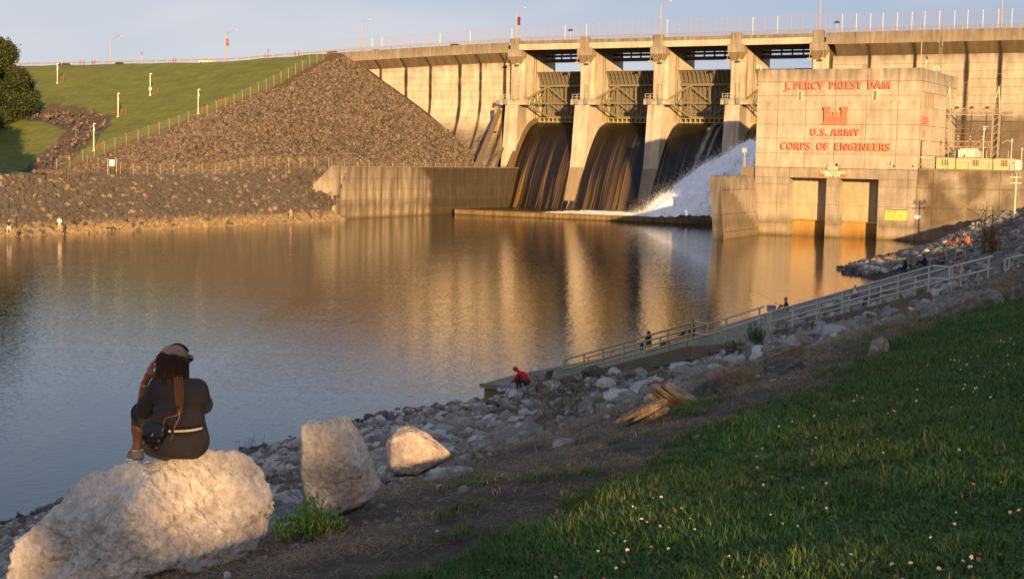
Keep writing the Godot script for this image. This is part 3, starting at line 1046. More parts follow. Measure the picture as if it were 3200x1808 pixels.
func build_pier(d: Node3D, sc: float, i: int) -> void:
	var C: Material = mats["concrete"]
	var p := Node3D.new()
	p.name = "pier"
	d.add_child(p, true)
	p.position = Vector3(sc, 0, 0)
	var hw := 1.65
	var cfm := func(q: Vector3) -> Color:
		var c := conc(q + Vector3(sc * 3.1, 0, 0), 34.5, 1.2, -99.0, 1.1)
		if q.z > -2.5: c = c.lerp(Color(0.10, 0.075, 0.045), 0.75 * clampf(nzs.get_noise_2d(q.x * 16.0 + sc, q.y * 0.35) * 1.6, 0.0, 1.0) * clampf(1.0 - absf(q.y - 25.0) / 14.0, 0.0, 1.0))
		var wetl := clampf((8.0 - q.y) / 6.0, 0.0, 1.0)
		c = c.lerp(Color(0.10, 0.07, 0.04), 0.8 * wetl)
		if q.z < -4.0: c = c.lerp(Color(0.28, 0.24, 0.05), 0.45 * clampf(1.0 - absf(q.z + 8.4 - 0.3 * nz.get_noise_1d(q.y * 3.0)) / 0.7, 0.0, 1.0) * clampf((27.0 - q.y) / 5.0, 0.0, 1.0))
		c.a = 1.0
		return c
	# main shaft: each face a subdivided sheet so that its stains show
	var faces := []
	var sh := MB.new()
	var add := func(P: Callable, u0: float, u1: float, v0: float, v1: float, cell: float) -> void:
		var nu := maxi(1, ceili((u1 - u0) / cell))
		var nv := maxi(1, ceili((v1 - v0) / cell))
		for a in nu:
			for b in nv:
				var q0: Vector3 = P.call(lerpf(u0, u1, float(a) / nu), lerpf(v0, v1, float(b) / nv))
				var q1: Vector3 = P.call(lerpf(u0, u1, float(a + 1) / nu), lerpf(v0, v1, float(b) / nv))
				var q2: Vector3 = P.call(lerpf(u0, u1, float(a + 1) / nu), lerpf(v0, v1, float(b + 1) / nv))
				var q3: Vector3 = P.call(lerpf(u0, u1, float(a) / nu), lerpf(v0, v1, float(b + 1) / nv))
				sh.quadc(q0, q1, q2, q3, cfm.call(q0), cfm.call(q1), cfm.call(q2), cfm.call(q3))
	var ybot := 2.0
	add.call(func(u: float, v: float) -> Vector3: return Vector3(hw, v, -u), 1.8, 16.0, ybot, 35.0, 0.7)
	add.call(func(u: float, v: float) -> Vector3: return Vector3(-hw, v, u), -16.0, -1.8, ybot, 35.0, 0.9)
	# upper nose with bevelled corners
	add.call(func(u: float, v: float) -> Vector3: return Vector3(u, v, -0.85), -1.2, 1.2, 23.9, 33.4, 0.4)
	add.call(func(u: float, v: float) -> Vector3: return Vector3(lerpf(1.2, hw, u), v, lerpf(-0.85, -1.8, u)), 0.0, 1.0, 23.9, 33.4, 0.5)
	add.call(func(u: float, v: float) -> Vector3: return Vector3(lerpf(-hw, -1.2, u), v, lerpf(-1.8, -0.85, u)), 0.0, 1.0, 23.9, 33.4, 0.5)
	# lower nose, battered
	var fr := func(v: float) -> float: return lerpf(2.5, 0.72, pow((v - 9.2) / 13.8, 0.8))
	add.call(func(u: float, v: float) -> Vector3: return Vector3(u, v, fr.call(v)), -hw, hw, 9.2, 23.0, 0.45)
	add.call(func(u: float, v: float) -> Vector3: return Vector3(hw + 0.003, v, lerpf(fr.call(v), -1.9, u)), 0.0, 1.0, 9.2, 23.0, 0.5)
	add.call(func(u: float, v: float) -> Vector3: return Vector3(-hw - 0.003, v, lerpf(-1.9, fr.call(v), u)), 0.0, 1.0, 9.2, 23.0, 0.5)
	part("shaft", sh.done(C), p)
	var back := MB.new()
	back.col = Color(0.3, 0.25, 0.18)
	back.box(Vector3(-hw + 0.02, 1.0, -16.2), Vector3(hw - 0.02, 34.6, -1.9))
	# sloping foot below the nose that dies into the chute
	back.col = Color(0.30, 0.235, 0.15)
	back.hexa([Vector3(-hw * 0.75, 1.0, 5.6), Vector3(hw * 0.75, 1.0, 5.6), Vector3(hw * 0.75, 3.1, 5.55), Vector3(-hw * 0.75, 3.1, 5.55), Vector3(-hw, 6.0, 2.3), Vector3(hw, 6.0, 2.3), Vector3(hw, 9.75, 2.4), Vector3(-hw, 9.75, 2.4)])
	part("foot", back.done(C), p)
	# head: block, sloping soffit and parapet column
	var cfh := func(q: Vector3) -> Color:
		var c := conc(q + Vector3(sc, 0, 0), 37.3, 5.0, -99.0, 0.95).lerp(Color(0.13, 0.10, 0.06), 0.3)
		c.a = 1.0
		return c
	var hd := MB.new()
	for b in [[Vector3(-1.02, 35.0, -0.9), Vector3(1.02, 37.25, 0.14)], [Vector3(-1.7, 33.38, -2.4), Vector3(1.7, 35.0, 0.1)]]:
		var lo: Vector3 = b[0]
		var hi: Vector3 = b[1]
		for u in 8:
			var x0 := lerpf(lo.x, hi.x, u / 8.0)
			var x1 := lerpf(lo.x, hi.x, (u + 1) / 8.0)
			for w in 3:
				var y0 := lerpf(lo.y, hi.y, w / 3.0)
				var y1 := lerpf(lo.y, hi.y, (w + 1) / 3.0)
				hd.quadc(Vector3(x0, y0, hi.z), Vector3(x1, y0, hi.z), Vector3(x1, y1, hi.z), Vector3(x0, y1, hi.z), cfh.call(Vector3(x0, y0, 0)), cfh.call(Vector3(x1, y0, 0)), cfh.call(Vector3(x1, y1, 0)), cfh.call(Vector3(x0, y1, 0)))
		hd.col = Color(0.30, 0.245, 0.17)
		hd.quad(Vector3(hi.x, lo.y, hi.z), Vector3(hi.x, lo.y, lo.z), Vector3(hi.x, hi.y, lo.z), Vector3(hi.x, hi.y, hi.z))
		hd.quad(Vector3(lo.x, lo.y, lo.z), Vector3(lo.x, lo.y, hi.z), Vector3(lo.x, hi.y, hi.z), Vector3(lo.x, hi.y, lo.z))
		hd.quad(Vector3(lo.x, hi.y, hi.z), Vector3(hi.x, hi.y, hi.z), Vector3(hi.x, hi.y, lo.z), Vector3(lo.x, hi.y, lo.z))
	hd.col = Color(0.25, 0.20, 0.12)
	hd.hexa([Vector3(-1.2, 31.75, -0.83), Vector3(1.2, 31.75, -0.83), Vector3(1.7, 33.37, 0.1), Vector3(-1.7, 33.37, 0.1), Vector3(-1.65, 31.75, -2.3), Vector3(1.65, 31.75, -2.3), Vector3(1.7, 33.37, -2.4), Vector3(-1.7, 33.37, -2.4)])
	part("head", hd.done(C), p)
	# floodlights hanging under the head
	for sx in [-1.45, 1.15]:
		var lb := MB.new()
		lb.col = Color(0.35, 0.28, 0.18)
		lb.tube(Vector3(sx, 33.2, 0.2), Vector3(sx - 0.15, 32.0, 0.35), 0.05, -1, 5)
		lb.box(Vector3(sx - 0.5, 31.6, 0.1), Vector3(sx + 0.35, 31.95, 0.6))
		part("hanging_lamp", lb.done(mats["paint"]), p)
	# trunnion anchor block with its two steel boxes, rail and ladder
	var cfa := func(q: Vector3) -> Color: return conc(q + Vector3(sc * 2.0, 0, 0), 24.1, 0.8, -99.0, 1.12)
	var ab := MB.new()
	var xl := -2.55 if i > 0 else -3.9
	var xr := 3.35
	for u in 10:
		var x0 := lerpf(xl, xr, u / 10.0)
		var x1 := lerpf(xl, xr, (u + 1) / 10.0)
		ab.quadc(Vector3(x0, 22.95, 0.95), Vector3(x1, 22.95, 0.95), Vector3(x1, 24.1, 0.95), Vector3(x0, 24.1, 0.95), cfa.call(Vector3(x0, 23, 0)), cfa.call(Vector3(x1, 23, 0)), cfa.call(Vector3(x1, 24.1, 0)), cfa.call(Vector3(x0, 24.1, 0)))
	ab.col = Color(0.42, 0.36, 0.27)
	ab.quad(Vector3(xr, 22.95, 0.95), Vector3(xr, 22.95, -1.4), Vector3(xr, 24.1, -1.4), Vector3(xr, 24.1, 0.95))
	ab.quad(Vector3(xl, 22.95, -1.4), Vector3(xl, 22.95, 0.95), Vector3(xl, 24.1, 0.95), Vector3(xl, 24.1, -1.4))
	ab.quad(Vector3(xl, 24.1, 0.95), Vector3(xr, 24.1, 0.95), Vector3(xr, 24.1, -1.4), Vector3(xl, 24.1, -1.4))
	ab.quad(Vector3(xl, 22.95, -1.4), Vector3(xr, 22.95, -1.4), Vector3(xr, 22.95, 0.95), Vector3(xl, 22.95, 0.95))
	part("anchor_block", ab.done(C), p)
	for sx in [xl + 0.95 if i > 0 else xl + 0.1, 0.75 if i > 0 else xl + 2.0]:
		var bx := MB.new()
		bx.col = Color(0.20, 0.21, 0.21)
		bx.bbox(Vector3(sx, 23.02, 0.96), Vector3(sx + 0.95, 24.05, 1.3), 0.06)
		part("anchor_box", bx.done(mats["steel"]), p)
	var hr := MB.new()
	hr.col = Color(0.55, 0.46, 0.32)
	for q in 5:
		var xx := lerpf(xl + 0.3, xr - 1.0, q / 4.0)
		hr.tube(Vector3(xx, 24.1, 0.8), Vector3(xx, 25.15, 0.8), 0.035, -1, 5)
	for yy in [24.6, 25.12]: hr.tube(Vector3(xl + 0.3, yy, 0.8), Vector3(xr - 1.0, yy, 0.8), 0.035, -1, 5)
	part("handrail", hr.done(mats["paint"]), p)
	var ld := MB.new()
	ld.col = Color(0.33, 0.27, 0.18)
	for xx in [0.05, 0.85]: ld.box(Vector3(xx, 24.1, -0.75), Vector3(xx + 0.1, 27.4, -0.62))
	for q in 9: ld.box(Vector3(0.1, 24.3 + q * 0.36, -0.73), Vector3(0.9, 24.42 + q * 0.36, -0.65))
	part("ladder", ld.done(mats["paint"]), p)
	# gate slots on the right-hand face
	var sl := MB.new()
	sl.col = Color(0.06, 0.045, 0.03)
	for zz in [-6.0, -7.0]: sl.box(Vector3(hw, 19.6, zz - 0.16), Vector3(hw + 0.012, 34.2, zz + 0.1))
	sl.col = Color(0.30, 0.27, 0.05)
	sl.box(Vector3(hw, 19.4, -8.1), Vector3(hw + 0.015, 24.5, -7.5))
	part("slot", sl.done(mats["matte"]), p)

func build_gates() -> void:
	var R := 10.4
	var tn := 0.3
	var ty := 23.55
	var names := ["first steel gate in the leftmost spillway bay", "steel gate in the second spillway bay from the left", "steel gate in the third bay, left of the white water", "steel gate in the last bay, mostly hidden by the powerhouse"]
	for i in 4:
		var a: float = PIER[i] + 1.68
		var b: float = PIER[i + 1] - 1.68
		var g := thing("tainter_gate", "curved ribbed " + names[i], "gate", DT, "gates of the spillway")
		var on := func(r: float, y: float) -> Vector3:
			return Vector3(0, y, tn - sqrt(maxf(r * r - (y - ty) * (y - ty), 0.1)))
		var skin := MB.new()
		skin.col = Color(0.155, 0.135, 0.095)
		var N := 14
		for q in N:
			var y0 := lerpf(19.5, 30.45, float(q) / N)
			var y1 := lerpf(19.5, 30.45, float(q + 1) / N)
			var p0: Vector3 = on.call(R, y0)
			var p1: Vector3 = on.call(R, y1)
			skin.quad(Vector3(a, y0, p0.z), Vector3(b, y0, p0.z), Vector3(b, y1, p1.z), Vector3(a, y1, p1.z))
		skin.box(Vector3(a, 30.35, -7.9), Vector3(b, 30.5, -7.2))
		part("skin_plate", skin.done(mats["steel"]), g)
		var nr := 15
		for q in nr:
			var x := lerpf(a + 0.15, b - 0.15, float(q) / (nr - 1))
			var rb := MB.new()
			rb.col = Color(0.20, 0.175, 0.12)
			for w in 10:
				var y0 := lerpf(20.2, 30.3, w / 10.0)
				var y1 := lerpf(20.2, 30.3, (w + 1) / 10.0)
				rb.beam(on.call(R - 0.17, y0) + Vector3(x, 0, 0), on.call(R - 0.17, y1) + Vector3(x, 0, 0), 0.11, 0.3, Vector3.BACK)
			part("rib", rb.done(mats["steel"]), g)
		for q in 11:
			var y := lerpf(20.6, 29.9, q / 10.0)
			var st := MB.new()
			st.col = Color(0.125, 0.11, 0.08)
			var pp: Vector3 = on.call(R - 0.06, y)
			st.box(Vector3(a, y - 0.05, pp.z), Vector3(b, y + 0.05, pp.z + 0.1))
			part("stiffener", st.done(mats["steel"]), g)
		# lower lip: short brackets, sunlight put into their brighter yellow
		var lip := MB.new()
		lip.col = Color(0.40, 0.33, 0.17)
		for q in 13:
			var x := lerpf(a + 0.3, b - 0.3, q / 12.0)
			lip.beam(Vector3(x, 19.55, on.call(R - 0.5, 19.6).z + 0.25), Vector3(x, 20.35, on.call(R - 0.5, 20.3).z + 0.35), 0.16, 0.3, Vector3.BACK)
		lip.box(Vector3(a, 19.45, -8.75), Vector3(b, 19.6, -8.45))
		lip.col = Color(0.22, 0.19, 0.11)
		lip.box(Vector3(a, 20.3, -9.0), Vector3(b, 20.5, -8.5))
		part("bottom_lip", lip.done(mats["steel"]), g)
		# girders and bracing in front of the ribs
		var levels := [27.45, 23.6, 20.6]
		var rg := R - 0.75
		var cg := Color(0.185, 0.165, 0.12)
		for y: float in levels:
			var pp: Vector3 = on.call(rg, y)
			var gd := MB.new()
			gd.col = cg
			var hh := 0.22 if y != 23.6 else 0.14
			gd.box(Vector3(a + 0.1, y - hh, pp.z - 0.35), Vector3(b - 0.1, y + hh, pp.z + 0.1))
			gd.col = cg * 1.15
			gd.box(Vector3(a + 0.1, y + hh, pp.z - 0.5), Vector3(b - 0.1, y + hh + 0.05, pp.z + 0.25))
			part("girder", gd.done(mats["steel"]), g)
		var l0: float = a + 2.35
		var r0: float = b - 2.35
		var mid := (a + b) / 2
		var P3 := func(x: float, y: float) -> Vector3: return on.call(rg - 0.15, y) + Vector3(x, 0, 0)
		for seg in [[l0, 27.3, mid, 23.75], [mid, 23.75, r0, 27.3], [l0 + 0.4, 23.4, mid, 20.7], [mid, 20.7, r0 - 0.4, 23.4], [mid, 27.4, mid, 20.6], [l0, 27.4, l0, 20.6], [r0, 27.4, r0, 20.6]]:
			var br := MB.new()
			br.col = cg
			br.beam(P3.call(seg[0], seg[1]), P3.call(seg[2], seg[3]), 0.16, 0.16, Vector3.BACK)
			part("brace", br.done(mats["steel"]), g)
		for side in 2:
			var tr := Vector3((a + 0.45) if side == 0 else (b - 0.45), ty, tn)
			var gx: float = l0 if side == 0 else r0
			var arm := MB.new()
			arm.col = cg
			var ends := []
			for y: float in levels:
				var e: Vector3 = on.call(rg, y) + Vector3(gx, 0, 0)
				ends.append(e)
				arm.beam(tr, e, 0.30, 0.36)
			for t in [0.35, 0.62, 0.85]:
				var m0: Vector3 = tr.lerp(ends[0], t)
				var m1: Vector3 = tr.lerp(ends[1], t)
				var m2: Vector3 = tr.lerp(ends[2], t)
				arm.beam(m0, m1, 0.15, 0.15); arm.beam(m1, m2, 0.15, 0.15)
			arm.beam(tr.lerp(ends[1], 0.35), tr.lerp(ends[0], 0.62), 0.14, 0.14)
			arm.beam(tr.lerp(ends[1], 0.62), tr.lerp(ends[0], 0.95), 0.14, 0.14)
			arm.beam(tr.lerp(ends[1], 0.35), tr.lerp(ends[2], 0.62), 0.14, 0.14)
			arm.beam(tr.lerp(ends[1], 0.62), tr.lerp(ends[2], 0.95), 0.14, 0.14)
			arm.tube(tr - Vector3(0.45, 0, 0), tr + Vector3(0.45, 0, 0), 0.42, -1, 12)
			part("arm", arm.done(mats["steel"]), g)

func build_dam_top() -> void:
	# low steel rail on the parapet
	var r := thing("bridge_railing", "low brown two-bar steel railing along the top of the dam parapet", "railing", DT)
	var x := -64.0
	var bars := MB.new()
	bars.col = Color(0.22, 0.155, 0.10)
	while x < 122.0:
		var y := parapet_top(x)
		var pm := MB.new()
		pm.col = Color(0.30, 0.215, 0.14)
		pm.box(Vector3(x - 0.09, y, -0.35), Vector3(x + 0.09, y + 0.72, -0.15))
		part("post", pm.done(mats["paint"]), r)
		var xn := x + 2.6
		bars.beam(Vector3(x, y + 0.40, -0.2), Vector3(xn, parapet_top(xn) + 0.40, -0.2), 0.06, 0.07)
		bars.beam(Vector3(x, y + 0.68, -0.2), Vector3(xn, parapet_top(xn) + 0.68, -0.2), 0.08, 0.09)
		x = xn
	part("rails", bars.done(mats["paint"]), r)
	var f := thing("chain_link_fence", "tall chain-link fence with slim posts along the dam road", "fence", DT)
	var ftop := func(s: float) -> float:
		if s > 10.0: return 40.45
		return lerpf(40.35, 38.25, pow(clampf((10.0 - s) / 75.0, 0.0, 1.0), 1.15))
	x = -65.2
	var k := 0
	var wires := MB.new()
	wires.col = Color(0.34, 0.29, 0.23)
	var veil := MB.new()
	while x < 122.0:
		var y0 := parapet_top(x) - 0.3
		var y1: float = ftop.call(x)
		var pm := MB.new()
		var white := k % 7 == 4 or k % 9 == 5 or x > 56.0  # brighter posts have full sun put into their colour
		pm.col = Color(0.62, 0.55, 0.45) if white else Color(0.30, 0.24, 0.18)
		pm.tube(Vector3(x, y0, -2.0), Vector3(x, y1, -2.0), 0.055 if white else 0.04, -1, 6)
		part("post", pm.done(mats["paint"]), f)
		var xn := x + (2.75 if k % 3 else 2.4)
		for t in [1.0, 0.42]:
			wires.tube(Vector3(x, lerpf(y0, y1, t), -2.0), Vector3(xn, lerpf(parapet_top(xn) - 0.3, ftop.call(xn), t), -2.0), 0.022, -1, 5)
		veil.quad(Vector3(x, y0, -2.0), Vector3(xn, y0, -2.0), Vector3(xn, ftop.call(xn), -2.0), Vector3(x, y1, -2.0))
		x = xn
		k += 1
	part("wires", wires.done(mats["paint"]), f)
	part("wire_mesh", veil.done(mats["link"]), f)
	# lamp posts along the road: s, foot, height, arm reach
	var lamps := [
		[-137.6, 33.2, 7.8, 3.6, "grey road lamp with two birds on its arm, above the mown slope near the tree"],
		[-99.0, 33.6, 8.0, 3.2, "grey road lamp with a hanging banner and a bird, above the mown embankment"],
		[-58.2, 35.3, 7.4, 1.9, "lamp post at the left end of the dam parapet, above the stone cone"],
		[-16.9, 36.6, 7.5, 1.7, "lamp post with a dark banner above the left spillway pier"],
		[17.3, 36.7, 7.6, 1.7, "lamp post above the pier between the second and third gates"],
		[51.1, 36.7, 7.6, 1.7, "lamp post on the dam above the powerhouse, left of the antenna mast"],
		[85.4, 36.7, 7.6, 1.7, "lamp post with a dark blue banner at the far right of the dam"]]
	for i in lamps.size():
		var L: Array = lamps[i]
		var o := thing("street_lamp", L[4], "street lamp", DT * Transform3D(Basis(), Vector3(L[0], L[1], -2.4)), "lamps along the dam road")
		var h: float = L[2]
		var pm := MB.new()
		pm.col = Color(0.33, 0.25, 0.18)
		pm.tube(Vector3(0, 0, 0), Vector3(0, h - 0.6, 0), 0.15, 0.085, 8)
		part("pole", pm.done(mats["paint"]), o)
		var am := MB.new()
		am.col = Color(0.33, 0.28, 0.22)
		var e: float = L[3]
		if i < 2: am.path([Vector3(0, h - 1.3, 0), Vector3(e * 0.5, h - 0.35, 0), Vector3(e * 0.8, h - 0.2, 0), Vector3(e, h - 0.2, 0)], 0.07, 0.05)
		else: am.path([Vector3(0, h - 0.7, 0), Vector3(e * 0.3, h - 0.25, 0), Vector3(e * 0.6, h, 0), Vector3(e, h, 0)], 0.06, 0.05)
		part("arm", am.done(mats["paint"]), o)
		var hm := MB.new()
		hm.col = Color(0.5, 0.46, 0.4)
		hm.ball(Vector3(e + 0.3, h - (0.22 if i < 2 else 0.04), 0), Vector3(0.45, 0.12, 0.2))
		part("lamp_head", hm.done(mats["paint"]), o)
		if i in [1, 3, 6]:
			var bn := MB.new()
			bn.col = Color(0.22, 0.07, 0.05) if i == 1 else (Color(0.10, 0.035, 0.04) if i == 3 else Color(0.03, 0.04, 0.11))
			var yb := h * (0.5 if i < 6 else 0.78)
			bn.box(Vector3(0.2, yb, -0.02), Vector3(0.95, yb + 1.8, 0.02))
			bn.col = Color(0.33, 0.16, 0.07)
			if i == 1: bn.prism(PackedVector2Array([Vector2(0.3, yb + 0.8), Vector2(0.85, yb + 0.8), Vector2(0.7, yb + 1.6), Vector2(0.45, yb + 1.6)]), 0.021, 0.03)
			part("banner", bn.done(mats["matte"]), o)
	var birds := [[-135.4, 40.95, 0.0, "dark bird perched on the road lamp nearest the tree, at the left of a pair"], [-134.7, 40.95, 0.4, "dark bird perched on the road lamp nearest the tree, at the right of a pair"], [-98.2, 40.95, 0.2, "dark bird perched alone on the arm of the lamp with the banner"]]
	for b in birds:
		bird(DT * Transform3D(Basis(Vector3.UP, b[2]), Vector3(b[0], b[1] - 0.25, -2.4)), b[3], 0.36)
	bird(DT * Transform3D(Basis(Vector3.UP, 1.0), Vector3(70.0, 26.12, 54.2)), "small dark bird on the left half of the powerhouse roof edge", 0.3)
	bird(DT * Transform3D(Basis(Vector3.UP, 0.5), Vector3(60.0, 9.4, 71.0)), "brown bird standing on the corner of the divider wall beside the white water", 0.5)
	# two small floodlights on posts above the spillway
	for q in [[-3.2, "pair of dark floodlights on a thin post above the leftmost gate"], [54.8, "dark floodlights on a thin post above the right end of the spillway"]]:
		var o := thing("floodlight", q[1], "floodlight", DT * Transform3D(Basis(), Vector3(q[0], 36.7, -1.6)), "floodlights above the spillway")
		var pm := MB.new()
		pm.col = Color(0.55, 0.5, 0.42)
		pm.tube(Vector3.ZERO, Vector3(0, 2.0, 0), 0.03, -1, 5)
		part("post", pm.done(mats["paint"]), o)
		for sx in [-0.25, 0.25]:
			var hm := MB.new()
			hm.col = Color(0.05, 0.045, 0.04)
			hm.ball(Vector3(sx, 2.2, 0), Vector3(0.3, 0.26, 0.26))
			part("lamp_head", hm.done(mats["paint"]), o)
	# antenna mast in front of the right wall
	var am := thing("antenna_mast", "thin lattice antenna mast rising in front of the dam wall right of the powerhouse", "mast", DT * Transform3D(Basis(), Vector3(79.6, 26.0, 20.0)))
	var mb := MB.new()
	mb.col = Color(0.20, 0.165, 0.12)
	for c in [Vector3(-0.22, 0, 0), Vector3(0.22, 0, 0), Vector3(0, 0, -0.35)]:
		mb.tube(c - Vector3(0, 14, 0), c + Vector3(0, 9.6, 0), 0.045, -1, 5)
	part("legs", mb.done(mats["paint"]), am)
	var lc := MB.new()
	lc.col = Color(0.24, 0.20, 0.15)
	for q in 34:
		var y := -13.5 + q * 0.68
		lc.tube(Vector3(-0.22, y, 0), Vector3(0.22, y + 0.34, 0), 0.022, -1, 4)
		lc.tube(Vector3(0.22, y + 0.34, 0), Vector3(-0.22, y + 0.68, 0), 0.022, -1, 4)
	part("lattice", lc.done(mats["paint"]), am)
	var an := MB.new()
	an.col = Color(0.18, 0.15, 0.12)
	for q in [[-0.3, 6.6, 1.7], [0.3, 6.0, 1.8]]: an.box(Vector3(q[0] - 0.13, q[1], 0.1), Vector3(q[0] + 0.13, q[1] + q[2], 0.35))
	an.tube(Vector3(0, 9.6, 0), Vector3(0.2, 12.6, 0), 0.02, -1, 4)
	part("antenna", an.done(mats["paint"]), am)
	# cars on the road
	car(DT * Transform3D(Basis(), Vector3(-157.0, 33.1, -5.5)), Color(0.03, 0.03, 0.035), "dark parked car behind the guard rail nearest the tree", "wagon")
	car(DT * Transform3D(Basis(), Vector3(-137.0, 32.9, -5.5)), Color(0.025, 0.02, 0.02), "black low car half hidden behind the guard rail below the first lamp", "sedan")
	car(DT * Transform3D(Basis(), Vector3(-107.5, 33.4, -5.5)), Color(0.7, 0.68, 0.62), "white car behind the guard rail left of the bannered lamp", "sedan")
	car(DT * Transform3D(Basis(), Vector3(-75.5, 33.7, -5.5)), Color(0.05, 0.03, 0.025), "dark car behind the guard rail just left of the dam end", "sedan")
	car(DT * Transform3D(Basis(), Vector3(-55.5, 34.55, -5.5)), Color(0.03, 0.03, 0.04), "dark car roof showing over the dam parapet beside the leftmost parapet lamp", "sedan")
	car(DT * Transform3D(Basis(), Vector3(-34.0, 35.4, -5.5)), Color(0.025, 0.03, 0.05), "dark blue car roof showing over the middle of the left parapet", "sedan")
	# the road itself
	var road := MB.new()
	road.col = Color(0.06, 0.058, 0.055)
	road.quad(Vector3(-300, 32.7, -3.0), Vector3(-110, 33.1, -3.0), Vector3(-110, 33.1, -10.0), Vector3(-300, 32.7, -10.0))
	road.quad(Vector3(-110, 33.1, -3.0), Vector3(-66, 33.9, -3.0), Vector3(-66, 33.9, -10.0), Vector3(-110, 33.1, -10.0))
	road.quad(Vector3(-66, 33.9, -0.4), Vector3(-16, 35.9, -0.4), Vector3(-16, 35.9, -10.0), Vector3(-66, 33.9, -10.0))
	road.quad(Vector3(-16, 35.92, -0.5), Vector3(125, 35.92, -0.5), Vector3(125, 35.92, -10.0), Vector3(-16, 35.92, -10.0))
	struct_("road", road.done(mats["matte"]), DT)

func bird(t: Transform3D, label: String, s: float) -> void:
	var o := thing("bird", label, "bird", t, "dark birds perched on posts")
	part("body", body([[Vector3(0, 0.35, 0.05) * s, Vector3(0, 0.75, -0.02) * s, 0.22 * s, 0.17 * s, Color(0.025, 0.022, 0.02)], [Vector3(0, 0.95, -0.08) * s, Vector3(0, 0.98, -0.2) * s, 0.13 * s, 0.04 * s, Color(0.03, 0.025, 0.02)], [Vector3(0, 0.3, 0.1) * s, Vector3(0, -0.15, 0.3) * s, 0.1 * s, 0.04 * s, Color(0.02, 0.02, 0.02)], [Vector3(0.05, 0.2, 0) * s, Vector3(0.05, 0, 0) * s, 0.03 * s, 0.03 * s, Color(0.1, 0.08, 0.05)]], 0.05 * s, 0.08 * s, mats["matte"]), o)

func car(t: Transform3D, c: Color, label: String, style: String) -> void:
	var o := thing("parked_car", label, "car", t, "cars on the dam road")
	var mb := MB.new()
	mb.col = c
	var pr := PackedVector2Array([Vector2(-2.2, 0.3), Vector2(2.2, 0.3), Vector2(2.25, 0.75), Vector2(1.9, 0.9), Vector2(1.1, 0.95), Vector2(-1.9, 0.98), Vector2(-2.2, 0.9)])
	mb.prism(pr, -0.88, 0.88)
	part("car_body", mb.done(mats["gloss"]), o)
	var cb := MB.new()
	cb.col = Color(0.02, 0.022, 0.025)
	var back := -2.05 if style == "wagon" else -1.7
	cb.prism(PackedVector2Array([Vector2(back, 0.96), Vector2(1.15, 0.94), Vector2(0.45, 1.42), Vector2(-1.1 if style == "sedan" else -1.8, 1.44)]), -0.74, 0.74)
	part("window", cb.done(mats["gloss"]), o)
	var rf := MB.new()
	rf.col = c
	rf.box(Vector3(-1.15 if style == "sedan" else -1.8, 1.43, -0.72), Vector3(0.42, 1.49, 0.72))
	part("roof", rf.done(mats["gloss"]), o)
	for wx in [-1.4, 1.4]:
		for wz in [-0.85, 0.85]:
			var w := MB.new()
			w.col = Color(0.015, 0.015, 0.015)
			w.tube(Vector3(wx, 0.33, wz - 0.1), Vector3(wx, 0.33, wz + 0.1), 0.33, -1, 12)
			part("wheel", w.done(mats["matte"]), o)

